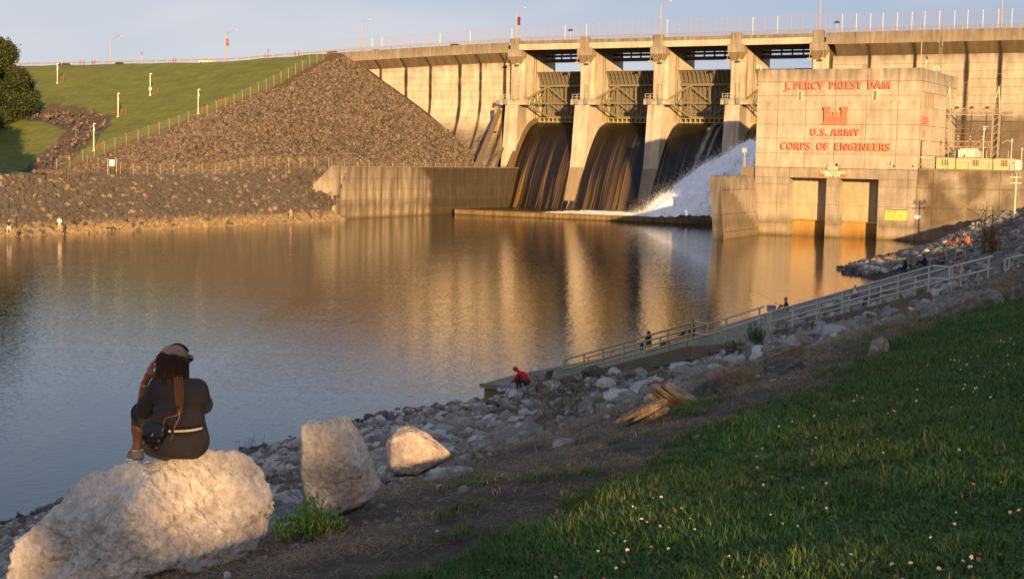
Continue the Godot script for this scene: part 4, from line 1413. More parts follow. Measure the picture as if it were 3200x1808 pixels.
# ---------------------------------------------------------------- stilling basin
func build_basin() -> void:
	var C: Material = mats["concrete"]
	# left training wall
	var t := thing("training_wall", "tall brown concrete training wall with a sloping end at the foot of the stone cone", "wall", DT)
	var cf := func(p: Vector3) -> Color:
		var c := conc(Vector3(p.z, p.y, p.x), 9.3, 4.5, 0.0, 0.95)
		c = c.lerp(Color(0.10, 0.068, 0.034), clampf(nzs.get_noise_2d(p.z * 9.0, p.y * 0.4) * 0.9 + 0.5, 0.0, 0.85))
		var waterside := clampf((39.5 - p.z + 1.5 * nz.get_noise_1d(p.y * 3.0) + (p.y - 7.0) * (1.2 if p.y > 7.0 else 0.0)) / 2.0, 0.0, 1.0)  # darker towards the dam, reaching farther out near the top
		c = c.lerp(Color(0.040, 0.028, 0.014) * (1.0 + 0.5 * nzs.get_noise_2d(p.z * 9.0, p.y * 0.6)), 0.88 * waterside)
		c.a = 1.0
		return c
	var P := func(u: float, v: float) -> Vector3: return Vector3(-13.0, v, -u)
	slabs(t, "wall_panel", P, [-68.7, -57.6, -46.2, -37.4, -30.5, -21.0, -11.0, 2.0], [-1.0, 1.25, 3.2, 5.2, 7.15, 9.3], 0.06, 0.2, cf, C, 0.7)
	var core := MB.new()
	core.col = Color(0.15, 0.115, 0.07)
	core.box(Vector3(-14.6, -2, -3), Vector3(-13.1, 9.28, 68.6))
	part("wall_core", core.done(C), t)
	var cap := MB.new()
	cap.col = Color(0.40, 0.33, 0.23)
	cap.box(Vector3(-14.6, 9.3, 0), Vector3(-12.97, 9.36, 68.72))
	part("coping", cap.done(C), t)
	var ce := func(p: Vector3) -> Color: return conc(p, 9.3, 6.5, 0.0, 0.88)
	var Pe := func(u: float, v: float) -> Vector3:
		var xl := -14.4 - (9.3 - v) * 1.18 if v > 0.0 else -25.4
		return Vector3(lerpf(xl, -13.0, u), v, 68.72)
	slabs(t, "end_panel", Pe, [0.0, 1.0], [-1.0, 9.3], 0.02, 0.6, ce, C, 0.1)
	var ls := MB.new()
	ls.col = Color(0.5, 0.43, 0.3)
	for q in 5: ls.box(Vector3(-15.2, 4.6 + q * 0.3, 68.72), Vector3(-14.2, 4.66 + q * 0.3, 68.9))
	part("rung", ls.done(mats["paint"]), t)
	var sg := thing("warning_sign", "faded red and white notice on the end of the training wall at the waterline", "sign", DT * Transform3D(Basis(), Vector3(-14.45, 1.65, 68.78)))
	var b := MB.new()
	b.col = Color(0.85, 0.75, 0.62)
	b.box(Vector3(-0.98, 0.75, 0), Vector3(0.98, 2.05, 0.06))
	b.box(Vector3(-0.75, 0.05, 0), Vector3(0.75, 0.62, 0.06))
	part("board", b.done(mats["paint"]), sg)
	var rd := MB.new()
	rd.col = Color(0.75, 0.13, 0.05)
	rd.box(Vector3(-0.85, 0.8, 0.06), Vector3(0.88, 1.85, 0.075))
	part("red_panel", rd.done(mats["paint"]), sg)
	letters(sg, "DANGER", Vector3(-0.78, 1.1, 0.08), 1.6, 0.5, 0.02, Color(0.9, 0.82, 0.7))
	# end sill
	var e := thing("end_sill", "long low concrete sill between the stilling basin and the river", "sill", DT)
	var k := 0
	var x := -11.3
	while x < 59.0:
		var se := func(p: Vector3) -> Color:
			var c := Color(0.22, 0.145, 0.06) * (1.0 + 0.6 * nzs.get_noise_2d(p.x * 14.0, p.y * 2.0))
			if p.y > 0.95: c = Color(0.13, 0.10, 0.06)
			if p.y < 0.15: c *= 0.4
			if p.x > 35.0: c = c.lerp(Color(0.05, 0.04, 0.03), clampf((p.x - 35.0) / 8.0, 0.0, 0.7))
			c.a = 1.0
			return c
		var Ps := func(u: float, v: float) -> Vector3: return Vector3(u, minf(v, 1.1), (31.6 if v <= 1.11 else 31.6 - (v - 1.1) * 3.0))
		slabs(e, "sill_block", Ps, [x, x + 4.3], [-0.6, 0.0, 1.1], 0.04, 0.6, se, C, 0.4)
		x += 4.3
	var st := MB.new()
	st.col = Color(0.12, 0.095, 0.06)
	st.box(Vector3(-11.4, -1.0, 30.0), Vector3(60.0, 1.06, 31.5))
	part("sill_core", st.done(C), e)
	# divider wall left of the powerhouse
	var d := thing("divider_wall", "stained concrete divider wall with a battered end, left of the powerhouse in the river", "wall", DT)
	var cd := func(p: Vector3) -> Color:
		var c := conc(p + Vector3(p.z, 0, 0), 9.3, 7.0, 0.0, 0.9).lerp(Color(0.09, 0.062, 0.033), 0.62 if p.x > 60.3 else 0.15)
		c.a = 1.0
		return c
	var pa := Vector3(58.4, 9.3, 73.0)
	var pb := Vector3(60.3, 9.3, 73.6)
	var pc := Vector3(59.0, 9.3, 55.2)
	var qa := Vector3(59.6, -1.0, 73.6)
	var qb := Vector3(62.0, -1.0, 75.4)
	var qc := Vector3(60.6, -1.0, 55.2)
	var F1 := func(u: float, v: float) -> Vector3: return qa.lerp(qb, u).lerp(pa.lerp(pb, u), v)
	var F2 := func(u: float, v: float) -> Vector3: return qb.lerp(qc, u).lerp(pb.lerp(pc, u), v)
	var F3 := func(u: float, v: float) -> Vector3: return Vector3(58.5, -1.0, 54.0).lerp(qa, u).lerp(Vector3(57.4, 9.3, 54.0).lerp(pa, u), v)
	slabs(d, "end_panel", F1, [0.0, 1.0], [0.0, 0.45, 1.0], 0.006, 0.15, cd, C, 0.12)
	slabs(d, "side_panel", F2, [0.0, 0.35, 0.7, 1.0], [0.0, 0.2, 0.45, 0.8, 1.0], 0.006, 0.15, cd, C, 0.08)
	slabs(d, "side_panel", F3, [0.0, 1.0], [0.0, 1.0], 0.0, 0.15, cd, C, 0.1)
	var dc := MB.new()
	dc.col = Color(0.25, 0.19, 0.12)
	dc.hexa([Vector3(58.5, 9.25, 72.9), Vector3(60.2, 9.25, 73.5), Vector3(60.2, 9.28, 73.5), Vector3(58.5, 9.28, 72.9), Vector3(57.4, 9.25, 54), Vector3(59.0, 9.25, 55.2), Vector3(59.0, 9.28, 55.2), Vector3(57.4, 9.28, 54)])
	dc.box(Vector3(56.7, 8.0, 50.0), Vector3(59.0, 10.7, 54.6))
	part("top_slab", dc.done(C), d)
	var hr := MB.new()
	hr.col = Color(0.25, 0.21, 0.17)
	for q in 3: hr.tube(Vector3(57.2 + q * 0.8, 10.7, 54.3), Vector3(57.2 + q * 0.8, 12.2, 54.3), 0.05, -1, 5)
	for y in [11.4, 12.15]: hr.tube(Vector3(57.2, y, 54.3), Vector3(58.9, y, 54.3), 0.04, -1, 5)
	part("handrail", hr.done(mats["paint"]), d)
	var lp := MB.new()
	lp.col = Color(0.5, 0.38, 0.28)
	lp.tube(Vector3(57.0, 10.7, 54.4), Vector3(57.0, 13.0, 54.4), 0.05, -1, 5)
	lp.box(Vector3(56.7, 13.0, 54.2), Vector3(57.35, 13.7, 54.6))
	part("lamp", lp.done(mats["paint"]), d)
	build_jet()

func build_jet() -> void:
	# white water shooting out beside the powerhouse and falling into the basin
	var foam: Material = mats["foam"]
	var prof := [Vector2(0.0, 0.5), Vector2(1.2, 1.4), Vector2(2.2, 3.2), Vector2(6.0, 8.1), Vector2(11.6, 12.0), Vector2(16.0, 14.6), Vector2(19.0, 15.2), Vector2(34.6, 15.2)]
	var F := func(u: float, v: float) -> Vector3:
		# u across (0 = left edge), v along the fall (0 = outlet, 1 = basin)
		var n := lerpf(5.0, 30.6, v)
		var x := 34.6 * pow(u, 1.25)
		var q := 0
		while q < prof.size() - 2 and x > prof[q + 1].x: q += 1
		var y := lerpf(prof[q].y, prof[q + 1].y, (x - prof[q].x) / (prof[q + 1].x - prof[q].x))
		var t := clampf((n - 13.0) / 18.0, 0.0, 1.0)
		y = maxf(0.6, y * (1.0 - 0.92 * t * t))
		var s := 25.4 + x
		var r := 1.5 * nz.get_noise_3d(s * 1.6, y * 1.6, n * 1.6) + 0.9 * nz.get_noise_3d(s * 4.0, y * 4.0, n * 3.0) + 0.55 * nzf.get_noise_3d(s * 1.3, y * 1.3, n * 0.8)
		return Vector3(s + r * 0.5, y + r * 0.8 * clampf(y / 2.0, 0.15, 1.0), n + r * 0.6)
	var cf := func(p: Vector3) -> Color:
		var k := 0.86 + 0.14 * nzf.get_noise_3d(p.x * 1.5, p.y * 2.5, p.z * 0.6)
		return Color(k * 0.97, k * 0.97, k, 1.0)
	var w := struct_("white_water", sheet(F, 0.0, 1.0, 110, 0.0, 1.0, 110, cf, foam), DT)
	var drop := rock(900, 0, 4, Vector3(1.5, 0.7, 0.7), 0.2, false, foam)
	var xs := []
	var cs := []
	for i in 42000:
		var v := pow(rng.randf(), 0.8)
		var u := rng.randf() * 0.75 if i % 3 else rng.randf() * 0.2
		var p: Vector3 = F.call(u, v)
		var spread := 0.25 + 1.5 * pow(rng.randf(), 2.2)
		p += Vector3(rng.randfn() * spread - 0.15, absf(rng.randfn()) * spread * 0.8, rng.randfn() * spread)
		var sc := rng.randf_range(0.015, 0.075) * (1.0 - 0.6 * minf(spread - 0.25, 1.0))
		xs.append(DT * Transform3D(Basis.from_euler(Vector3(rng.randf() * 6.0, rng.randf() * 6.0, rng.randf_range(-0.9, 0.0))).scaled(Vector3.ONE * sc), p))
		var k := rng.randf_range(0.75, 0.95)
		cs.append(Color(k, k, k))
	for i in 2600:      # churned foam spreading over the basin
		var s := 59.0 - 52.0 * pow(rng.randf(), 1.7)
		var n := rng.randf_range(11.0, 30.0)
		var sc := rng.randf_range(0.08, 0.3)
		xs.append(DT * Transform3D(Basis.from_euler(Vector3(0, rng.randf() * 6.0, 0)).scaled(Vector3(sc * 2.5, sc * 0.5, sc * 1.4)), Vector3(s, 1.0, n)))
		cs.append(Color(0.6, 0.56, 0.5))
	copies("spray", drop, xs, cs, self, "white spray flying off the water jet beside the powerhouse")
	var pool := StandardMaterial3D.new()
	pool.albedo_color = Color(0.16, 0.12, 0.08)
	pool.roughness = 0.25
	pool.normal_enabled = true
	pool.normal_texture = tx["ripple"]
	pool.normal_scale = 2.0
	pool.uv1_triplanar = true
	pool.uv1_scale = Vector3.ONE / 12.0
	var mb := MB.new()
	mb.quad(Vector3(-13.0, 0.98, 30.2), Vector3(59.5, 0.98, 30.2), Vector3(59.5, 0.98, 4.0), Vector3(-13.0, 0.98, 4.0))
	struct_("basin_water", mb.done(pool), DT)

# ---------------------------------------------------------------- lettering: each letter its own piece
func letters(parent: Node, text: String, p: Vector3, width: float, height: float, depth: float, c: Color, m: String = "paint", wide := true) -> void:
	var f := SystemFont.new()
	f.font_names = PackedStringArray(["Droid Sans"])
	f.font_weight = 700
	var size := 64
	var total := f.get_string_size(text, HORIZONTAL_ALIGNMENT_LEFT, -1, size).x
	var cap := size * 0.714
	var sx := width / total
	var sy := height / cap
	var cache := {}
	for i in text.length():
		var ch := text[i]
		if ch == " ": continue
		var x := f.get_string_size(text.substr(0, i + 1), HORIZONTAL_ALIGNMENT_LEFT, -1, size).x - f.get_string_size(ch, HORIZONTAL_ALIGNMENT_LEFT, -1, size).x
		if not cache.has(ch):
			var t := TextMesh.new()
			t.text = ch
			t.font = f
			t.font_size = size
			t.pixel_size = 1.0
			t.depth = 1.0
			t.curve_step = 2.0
			t.horizontal_alignment = HORIZONTAL_ALIGNMENT_LEFT
			t.vertical_alignment = VERTICAL_ALIGNMENT_BOTTOM
			cache[ch] = t
		var o := part("letter", cache[ch], parent)
		o.material_override = flat(c, m)
		var desc := f.get_descent(size)
		o.transform = Transform3D(Basis.from_scale(Vector3(sx, sy, depth)), p + Vector3(x * sx, -desc * sy, depth / 2))

func flat(c: Color, base: String) -> StandardMaterial3D:
	var key := "%s~%s" % [base, c.to_html()]
	if not mats.has(key):
		var m := StandardMaterial3D.new()
		m.albedo_color = c.linear_to_srgb()
		m.roughness = (mats[base] as StandardMaterial3D).roughness
		mats[key] = m
	return mats[key]

# ---------------------------------------------------------------- powerhouse
const PN := 55.0
func build_powerhouse() -> void:
	var C: Material = mats["concrete"]
	var h := thing("powerhouse", "square concrete powerhouse with red lettering, a castle emblem and two tall bays at the water", "building", DT)
	var x0 := 59.1
	var x1 := 84.83
	var cf := func(p: Vector3) -> Color:
		var c := conc(p, 26.1, 3.2, 0.0, 1.0)
		var a := clampf(nz.get_noise_2d(p.x * 1.4, p.y * 2.6) * 1.6 + 0.25, 0.0, 1.0)
		c = c.lerp(Color(0.52, 0.45, 0.36), 0.4 * a * clampf((20.0 - p.y) / 6.0, 0.0, 1.0) * clampf((p.y - 10.5), 0.0, 1.0))
		for y in [23.0, 20.9, 13.5]:
			c *= 1.0 - 0.25 * clampf(1.0 - (y - p.y) / 0.9, 0.0, 1.0) * clampf(nzs.get_noise_2d(p.x * 12.0, y) * 2.0 + 0.3, 0.0, 1.0) * (1.0 if p.y < y else 0.0)
		if p.y < 10.7 and p.y > 8.0: c = c.lerp(Color(0.2, 0.15, 0.09), 0.35 * clampf(nz.get_noise_2d(p.x * 3.0, p.y) + 0.4, 0.0, 1.0))
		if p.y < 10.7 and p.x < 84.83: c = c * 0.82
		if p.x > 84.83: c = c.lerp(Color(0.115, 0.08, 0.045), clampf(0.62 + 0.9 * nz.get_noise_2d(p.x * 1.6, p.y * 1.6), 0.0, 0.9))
		c.a = 1.0
		return c
	var P := func(u: float, v: float) -> Vector3: return Vector3(u, v, PN)
	slabs(h, "wall_panel", P, [x0, 62.55, 67.1, 71.77, 76.63, 81.4, x1], [10.74, 13.0, 15.32, 17.52, 19.74, 21.97, 24.17, 26.1], 0.05, 0.15, cf, C, 0.55)
	var skip := func(u: float, v: float) -> bool: return v < 9.17 and ((u > 64.8 and u < 70.82) or (u > 72.88 and u < 78.98))
	slabs(h, "lower_panel", P, [x0, 62.9, 64.8, 70.82, 72.88, 78.98, 83.45, x1], [-0.8, 2.0, 5.05, 8.08, 9.17, 10.69], 0.04, 0.15, cf, C, 0.5, skip)
	var Ps := func(u: float, v: float) -> Vector3: return Vector3(x1, v, -u)
	var cfs := func(p: Vector3) -> Color: return conc(p + Vector3(0, 0, 40), 26.1, 4.0, -99.0, 0.98)
	var skip2 := func(u: float, v: float) -> bool: return (-u > 46.5 and -u < 53.4 and v > 20.2 and v < 22.6) or (-u > 52.9 and -u < 53.9 and v < 15.2)
	slabs(h, "side_panel", Ps, [-54.98, -53.9, -52.9, -46.5, -38.0, -30.0], [10.74, 13.0, 15.2, 17.52, 20.2, 22.6, 24.17, 26.1], 0.05, 0.15, cfs, C, 0.7, skip2)
	var core := MB.new()
	core.col = Color(0.13, 0.10, 0.065)
	core.box(Vector3(x0 + 0.05, 9.4, 53.0), Vector3(x1 - 0.9, 25.9, PN - 0.12))
	core.box(Vector3(x0 + 0.05, 9.4, 30.0), Vector3(x1 - 0.9, 25.9, 53.0))
	for b in [[x0 + 0.05, 64.76], [70.86, 72.84], [79.02, x1]]: core.box(Vector3(b[0], -2, 51.0), Vector3(b[1], 9.35, PN - 0.12))
	part("wall_core", core.done(C), h)
	var rf := MB.new()
	rf.col = Color(0.30, 0.25, 0.18)
	rf.box(Vector3(x0, 25.92, 30.0), Vector3(x1 - 0.02, 26.08, PN - 0.16))
	part("roof", rf.done(C), h)
	# the two bays: jambs, back walls with a lower lintel and dark water passage
	for b in [[64.8, 70.82], [72.88, 78.98]]:
		var bay := Node3D.new()
		bay.name = "bay"
		h.add_child(bay, true)
		var dn := 2.35
		var ca := func(p: Vector3) -> Color:
			var c := conc(p + Vector3(30, 0, 0), 9.2, 0.3, -99.0, 1.12).lerp(Color(0.50, 0.32, 0.12), 0.35 + 0.3 * clampf((6.0 - p.y) / 4.0, 0.0, 1.0))
			if p.y < 2.5: c = c.lerp(Color(0.52, 0.26, 0.05) * clampf(p.y / 2.5 + 0.25, 0.2, 1.0), 0.85)
			c.a = 1.0
			return c
		var Pk := func(u: float, v: float) -> Vector3: return Vector3(u, v, PN - dn - (0.5 if v < 2.44 else 0.0))
		slabs(bay, "back_panel", Pk, [b[0], b[1]], [2.45, 5.0, 9.17], 0.04, 0.5, ca, C, 0.5)
		slabs(bay, "back_panel", Pk, [b[0], b[1]], [-0.8, 2.40], 0.0, 0.3, ca, C, 0.5)
		var Pl := func(u: float, v: float) -> Vector3: return Vector3(b[0], v, -u)
		var Pr := func(u: float, v: float) -> Vector3: return Vector3(b[1], v, u)
		slabs(bay, "jamb", Pl, [-(PN - 0.02), -(PN - dn - 0.5)], [-0.8, 9.17], 0.0, 0.2, cf, C, 0.6)
		slabs(bay, "jamb", Pr, [PN - dn - 0.5, PN - 0.02], [-0.8, 9.17], 0.0, 0.2, cf, C, 0.6)
		var cl := MB.new()
		cl.col = Color(0.28, 0.22, 0.14)
		cl.quad(Vector3(b[0], 9.18, PN - dn), Vector3(b[1], 9.18, PN - dn), Vector3(b[1], 9.18, PN), Vector3(b[0], 9.18, PN))
		part("soffit", cl.done(C), bay)
	# lettering
	var red := Color(0.55, 0.145, 0.085)
	for l in [["J. PERCY  PRIEST  DAM", 63.65, 22.98, 16.7, 1.12, "dam_name"], ["U.S. ARMY", 67.95, 15.80, 7.87, 1.06, "first_line"], ["CORPS  OF  ENGINEERS", 63.22, 13.57, 17.5, 1.14, "second_line"]]:
		var g := Node3D.new()
		g.name = l[5] + "_lettering"
		h.add_child(g, true)
		letters(g, l[0], Vector3(l[1], l[2], PN + 0.01), l[3], l[4], 0.28, red)
	var g2 := Node3D.new()
	g2.name = "side_lettering"
	h.add_child(g2, true)
	g2.transform = Transform3D(Basis(Vector3.UP, PI / 2), Vector3(x1 + 0.01, 0, 54.3))
	letters(g2, "POWER", Vector3(0, 17.75, 0), 3.3, 1.1, 0.28, red)
	letters(g2, "P", Vector3(1.3, 15.9, 0), 0.7, 0.85, 0.28, red)
	# castle emblem
	var cas := Node3D.new()
	cas.name = "castle_emblem"
	h.add_child(cas, true)
	cas.position = Vector3(69.92, 17.53, PN + 0.01)
	var cc := Color(0.66, 0.15, 0.085)
	var add := func(called: String, pts: Array, z: float, tint: float) -> void:
		var mb := MB.new()
		mb.col = cc * tint
		mb.prism(PackedVector2Array(pts), 0.0, z)
		part(called, mb.done(mats["paint"]), cas)
	for ox in [0.0, 2.72]:
		add.call("tower", [Vector2(ox + 0.22, 0.25), Vector2(ox + 1.06, 0.25), Vector2(ox + 1.06, 2.3), Vector2(ox + 0.22, 2.3)], 0.30, 1.0)
		add.call("tower_crown", [Vector2(ox + 0.1, 2.3), Vector2(ox + 1.16, 2.3), Vector2(ox + 1.16, 2.75), Vector2(ox + 0.98, 2.75), Vector2(ox + 0.98, 2.58), Vector2(ox + 0.76, 2.58), Vector2(ox + 0.76, 2.75), Vector2(ox + 0.5, 2.75), Vector2(ox + 0.5, 2.58), Vector2(ox + 0.28, 2.58), Vector2(ox + 0.28, 2.75), Vector2(ox + 0.1, 2.75)], 0.36, 0.95)
		for q in [[0.32, 1.5], [0.62, 1.5], [0.9, 1.5], [0.32, 0.55], [0.62, 0.55], [0.9, 0.55]]:
			add.call("loophole", [Vector2(ox + q[0], q[1]), Vector2(ox + q[0] + 0.09, q[1]), Vector2(ox + q[0] + 0.09, q[1] + 0.6), Vector2(ox + q[0], q[1] + 0.6)], 0.31, 0.72)
	add.call("curtain_wall", [Vector2(1.06, 0.2), Vector2(2.94, 0.2), Vector2(2.94, 1.42), Vector2(2.8, 1.42), Vector2(2.8, 1.32), Vector2(2.62, 1.32), Vector2(2.62, 1.42), Vector2(2.4, 1.42), Vector2(2.4, 1.28), Vector2(1.6, 1.28), Vector2(1.6, 1.42), Vector2(1.4, 1.42), Vector2(1.4, 1.32), Vector2(1.22, 1.32), Vector2(1.22, 1.42), Vector2(1.06, 1.42)], 0.20, 0.97)
	add.call("gatehouse", [Vector2(1.45, 0.2), Vector2(2.5, 0.2), Vector2(2.38, 1.62), Vector2(2.42, 1.92), Vector2(2.26, 1.92), Vector2(2.26, 1.8), Vector2(2.08, 1.8), Vector2(2.08, 1.92), Vector2(1.88, 1.92), Vector2(1.88, 1.8), Vector2(1.72, 1.8), Vector2(1.72, 1.92), Vector2(1.54, 1.92), Vector2(1.58, 1.62)], 0.27, 1.02)
	add.call("gate_arch", [Vector2(1.72, 0.4), Vector2(2.22, 0.4), Vector2(2.22, 0.95), Vector2(2.1, 1.2), Vector2(1.97, 1.3), Vector2(1.84, 1.2), Vector2(1.72, 0.95)], 0.285, 0.75)
	add.call("plinth", [Vector2(-0.05, 0.0), Vector2(3.97, 0.0), Vector2(3.85, 0.25), Vector2(0.1, 0.25)], 0.34, 1.0)
	# louvres, vents, holes
	for l in [[65.75, 21.13, 0.62, 1.62], [77.5, 21.13, 0.74, 1.64], [80.38, 11.22, 0.56, 0.84]]:
		var lv := Node3D.new()
		lv.name = "louvre"
		h.add_child(lv, true)
		var fr := MB.new()
		fr.col = Color(0.60, 0.53, 0.42)
		var fx: float = l[0]
		var fy: float = l[1]
		var fw: float = l[2]
		var fh: float = l[3]
		fr.box(Vector3(fx, fy, PN), Vector3(fx + 0.1, fy + fh, PN + 0.08)); fr.box(Vector3(fx + fw - 0.1, fy, PN), Vector3(fx + fw, fy + fh, PN + 0.08))
		fr.box(Vector3(fx + 0.1, fy, PN), Vector3(fx + fw - 0.1, fy + 0.08, PN + 0.08)); fr.box(Vector3(fx + 0.1, fy + fh - 0.08, PN), Vector3(fx + fw - 0.1, fy + fh, PN + 0.08))
		part("frame", fr.done(mats["paint"]), lv)
		var bk := MB.new()
		bk.col = Color(0.17, 0.15, 0.13)
		bk.box(Vector3(fx + 0.1, fy + 0.08, PN), Vector3(fx + fw - 0.1, fy + fh - 0.08, PN + 0.02))
		for q in int(fh / 0.13): bk.box(Vector3(fx + 0.1, fy + 0.1 + q * 0.13, PN + 0.02), Vector3(fx + fw - 0.1, fy + 0.15 + q * 0.13, PN + 0.055))
		part("slats", bk.done(mats["paint"]), lv)
	for q in [[72.33, 11.3, 0.22], [81.2, 11.3, 0.14], [84.07, 11.3, 0.14]]:
		var ho := MB.new()
		ho.col = Color(0.015, 0.012, 0.01)
		ho.tube(Vector3(q[0], q[1], PN), Vector3(q[0], q[1], PN + 0.03), q[2], -1, 12)
		part("pipe_hole", ho.done(mats["matte"]), h)
	# side: strip of windows and a door
	for q in 4:
		var z := 53.2 - q * 1.72
		var w := Node3D.new()
		w.name = "window"
		h.add_child(w, true)
		var gl := MB.new()
		gl.col = Color(0.55, 0.38, 0.18)
		gl.box(Vector3(x1 - 0.8, 20.2, z - 1.15), Vector3(x1 - 0.55, 22.6, z))
		part("blind", gl.done(mats["matte"]), w)
		var mu := MB.new()
		mu.col = Color(0.36, 0.30, 0.22)
		mu.box(Vector3(x1 - 0.8, 20.2, z - 1.72), Vector3(x1, 22.6, z - 1.15))
		part("pillar", mu.done(C), w)
	var dr := MB.new()
	dr.col = Color(0.52, 0.38, 0.19)
	dr.box(Vector3(x1 - 0.5, 10.74, 52.9), Vector3(x1 - 0.3, 14.9, 53.9))
	part("door", dr.done(mats["paint"]), h)
	for q in 5:
		var lm := MB.new()
		lm.col = Color(0.6, 0.55, 0.45)
		lm.ball(Vector3(x1 + 0.3, 12.6, 54.0 - q * 1.4), Vector3(0.14, 0.14, 0.14), 5, 8)
		lm.tube(Vector3(x1, 12.75, 54.0 - q * 1.4), Vector3(x1 + 0.3, 12.7, 54.0 - q * 1.4), 0.03, -1, 5)
		part("wall_lamp", lm.done(mats["paint"]), h)
	for q in [[x0 + 0.3, PN - 0.3, -0.6], [x1 - 0.3, 46.0, 0.8]]:
		var cm := MB.new()
		cm.col = Color(0.75, 0.72, 0.66)
		cm.path([Vector3(q[0], 26.1, q[1]), Vector3(q[0], 26.75, q[1]), Vector3(q[0] + q[2], 26.8, q[1]), Vector3(q[0] + q[2], 26.5, q[1])], 0.07, 0.07)
		cm.ball(Vector3(q[0] + q[2], 26.4, q[1]), Vector3(0.16, 0.18, 0.16))
		part("camera_arm", cm.done(mats["paint"]), h)
	var mt := MB.new()
	mt.col = Color(0.6, 0.56, 0.48)
	mt.tube(Vector3(x1 - 0.4, 26.1, 54.4), Vector3(x1 - 0.4, 29.9, 54.4), 0.03, -1, 5)
	mt.tube(Vector3(x1 + 0.2, 26.1, 53.5), Vector3(x1 + 0.2, 27.4, 53.5), 0.05, -1, 5)
	mt.ball(Vector3(x1 + 0.2, 27.0, 53.6), Vector3(0.18, 0.25, 0.18))
	part("roof_aerial", mt.done(mats["paint"]), h)
	bird(DT * Transform3D(Basis(Vector3.UP, 2.0), Vector3(x1 + 0.25, 27.4, 53.5)), "dark bird on the short post at the right corner of the powerhouse roof", 0.55)
	# signs
	var s1 := thing("danger_sign", "small rounded red sign in a black frame above the orange turbulent water sign", "sign", DT * Transform3D(Basis(), Vector3(71.78, 10.78, PN)))
	var b := MB.new()
	b.col = Color(0.02, 0.02, 0.02)
	b.box(Vector3(-0.97, -0.3, 0.02), Vector3(0.97, 0.3, 0.06))
	part("frame", b.done(mats["paint"]), s1)
	var ov := PackedVector2Array()
	var ovi := PackedVector2Array()
	for q in 24:
		var a := TAU * q / 24
		var px := signf(cos(a)) * pow(absf(cos(a)), 0.55)
		var py := signf(sin(a)) * pow(absf(sin(a)), 0.7)
		ov.append(Vector2(px * 0.88, py * 0.29)); ovi.append(Vector2(px * 0.81, py * 0.24))
	var ow := MB.new()
	ow.col = Color(0.85, 0.75, 0.68)
	ow.prism(ov, 0.06, 0.075)
	part("white_border", ow.done(mats["paint"]), s1)
	var orr := MB.new()
	orr.col = Color(0.72, 0.22, 0.15)
	orr.prism(ovi, 0.075, 0.085)
	part("red_oval", orr.done(mats["paint"]), s1)
	letters(s1, "DANGER", Vector3(-0.6, -0.13, 0.087), 1.2, 0.26, 0.01, Color(0.82, 0.55, 0.45))
	var s2 := thing("turbulent_water_sign", "orange sign reading TURBULENT WATER KEEP OUT between the two bays", "sign", DT * Transform3D(Basis(), Vector3(69.6, 9.3, PN)))
	var b2 := MB.new()
	b2.col = Color(0.60, 0.36, 0.16)
	b2.box(Vector3(0, 0, 0.02), Vector3(4.42, 1.14, 0.08))
	part("border", b2.done(mats["paint"]), s2)
	var b3 := MB.new()
	b3.col = Color(0.62, 0.12, 0.02)
	b3.box(Vector3(0.04, 0.04, 0.08), Vector3(4.38, 1.10, 0.095))
	part("board", b3.done(mats["paint"]), s2)
	letters(s2, "TURBULENT WATER", Vector3(0.22, 0.6, 0.097), 4.0, 0.38, 0.02, Color(0.88, 0.82, 0.68))
	letters(s2, "KEEP OUT", Vector3(0.95, 0.14, 0.097), 2.5, 0.38, 0.02, Color(0.88, 0.82, 0.68))
	var s3 := thing("yellow_warning_sign", "yellow warning notice with a dark top edge, right of the second bay above the water", "sign", DT * Transform3D(Basis(), Vector3(80.18, 3.08, PN)))
	var b4 := MB.new()
	b4.col = Color(0.62, 0.47, 0.10)
	b4.box(Vector3(0, 0, 0.03), Vector3(3.3, 1.5, 0.10))
	part("board", b4.done(mats["paint"]), s3)
	var b5 := MB.new()
	b5.col = Color(0.05, 0.03, 0.02)
	b5.box(Vector3(0.03, 1.5, 0.03), Vector3(3.3, 1.6, 0.16))
	part("top_rail", b5.done(mats["paint"]), s3)
	letters(s3, "Warning", Vector3(0.35, 1.12, 0.10), 1.4, 0.24, 0.02, Color(0.20, 0.12, 0.02))
	letters(s3, "When Siren Sounds", Vector3(0.32, 0.8, 0.10), 2.4, 0.13, 0.02, Color(0.30, 0.16, 0.03))
	letters(s3, "Beware of Turbulence", Vector3(0.32, 0.56, 0.10), 2.65, 0.13, 0.02, Color(0.30, 0.16, 0.03))
	letters(s3, "Stay 200 Ft. Away", Vector3(0.32, 0.28, 0.10), 2.3, 0.13, 0.02, Color(0.30, 0.16, 0.03))
	var s4 := thing("white_sign", "small blank white board on the retaining wall right of the yellow notice", "sign", DT * Transform3D(Basis(), Vector3(84.7, 3.42, PN + 0.02)))
	var b6 := MB.new()
	b6.col = Color(0.86, 0.83, 0.78)
	b6.bbox(Vector3(0, 0, 0.0), Vector3(0.85, 0.5, 0.06), 0.02)
	part("board", b6.done(mats["paint"]), s4)
	# retaining wall of the yard
	var w := thing("retaining_wall", "long stained concrete retaining wall right of the powerhouse, running behind the bank", "wall", DT)
	var Pw := func(u: float, v: float) -> Vector3: return Vector3(u, v, PN)
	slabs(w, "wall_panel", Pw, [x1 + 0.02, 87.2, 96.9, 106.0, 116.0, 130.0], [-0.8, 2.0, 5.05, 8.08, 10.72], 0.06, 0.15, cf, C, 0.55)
	var wc := MB.new()
	wc.col = Color(0.10, 0.08, 0.05)
	wc.box(Vector3(x1 + 0.02, -2, 53.5), Vector3(130, 10.68, PN - 0.13))
	part("wall_core", wc.done(C), w)
	var cp := MB.new()
	cp.col = Color(0.24, 0.19, 0.12)
	cp.box(Vector3(x1 + 0.2, 10.72, 54.0), Vector3(130, 11.02, PN + 0.05))
	part("coping", cp.done(C), w)

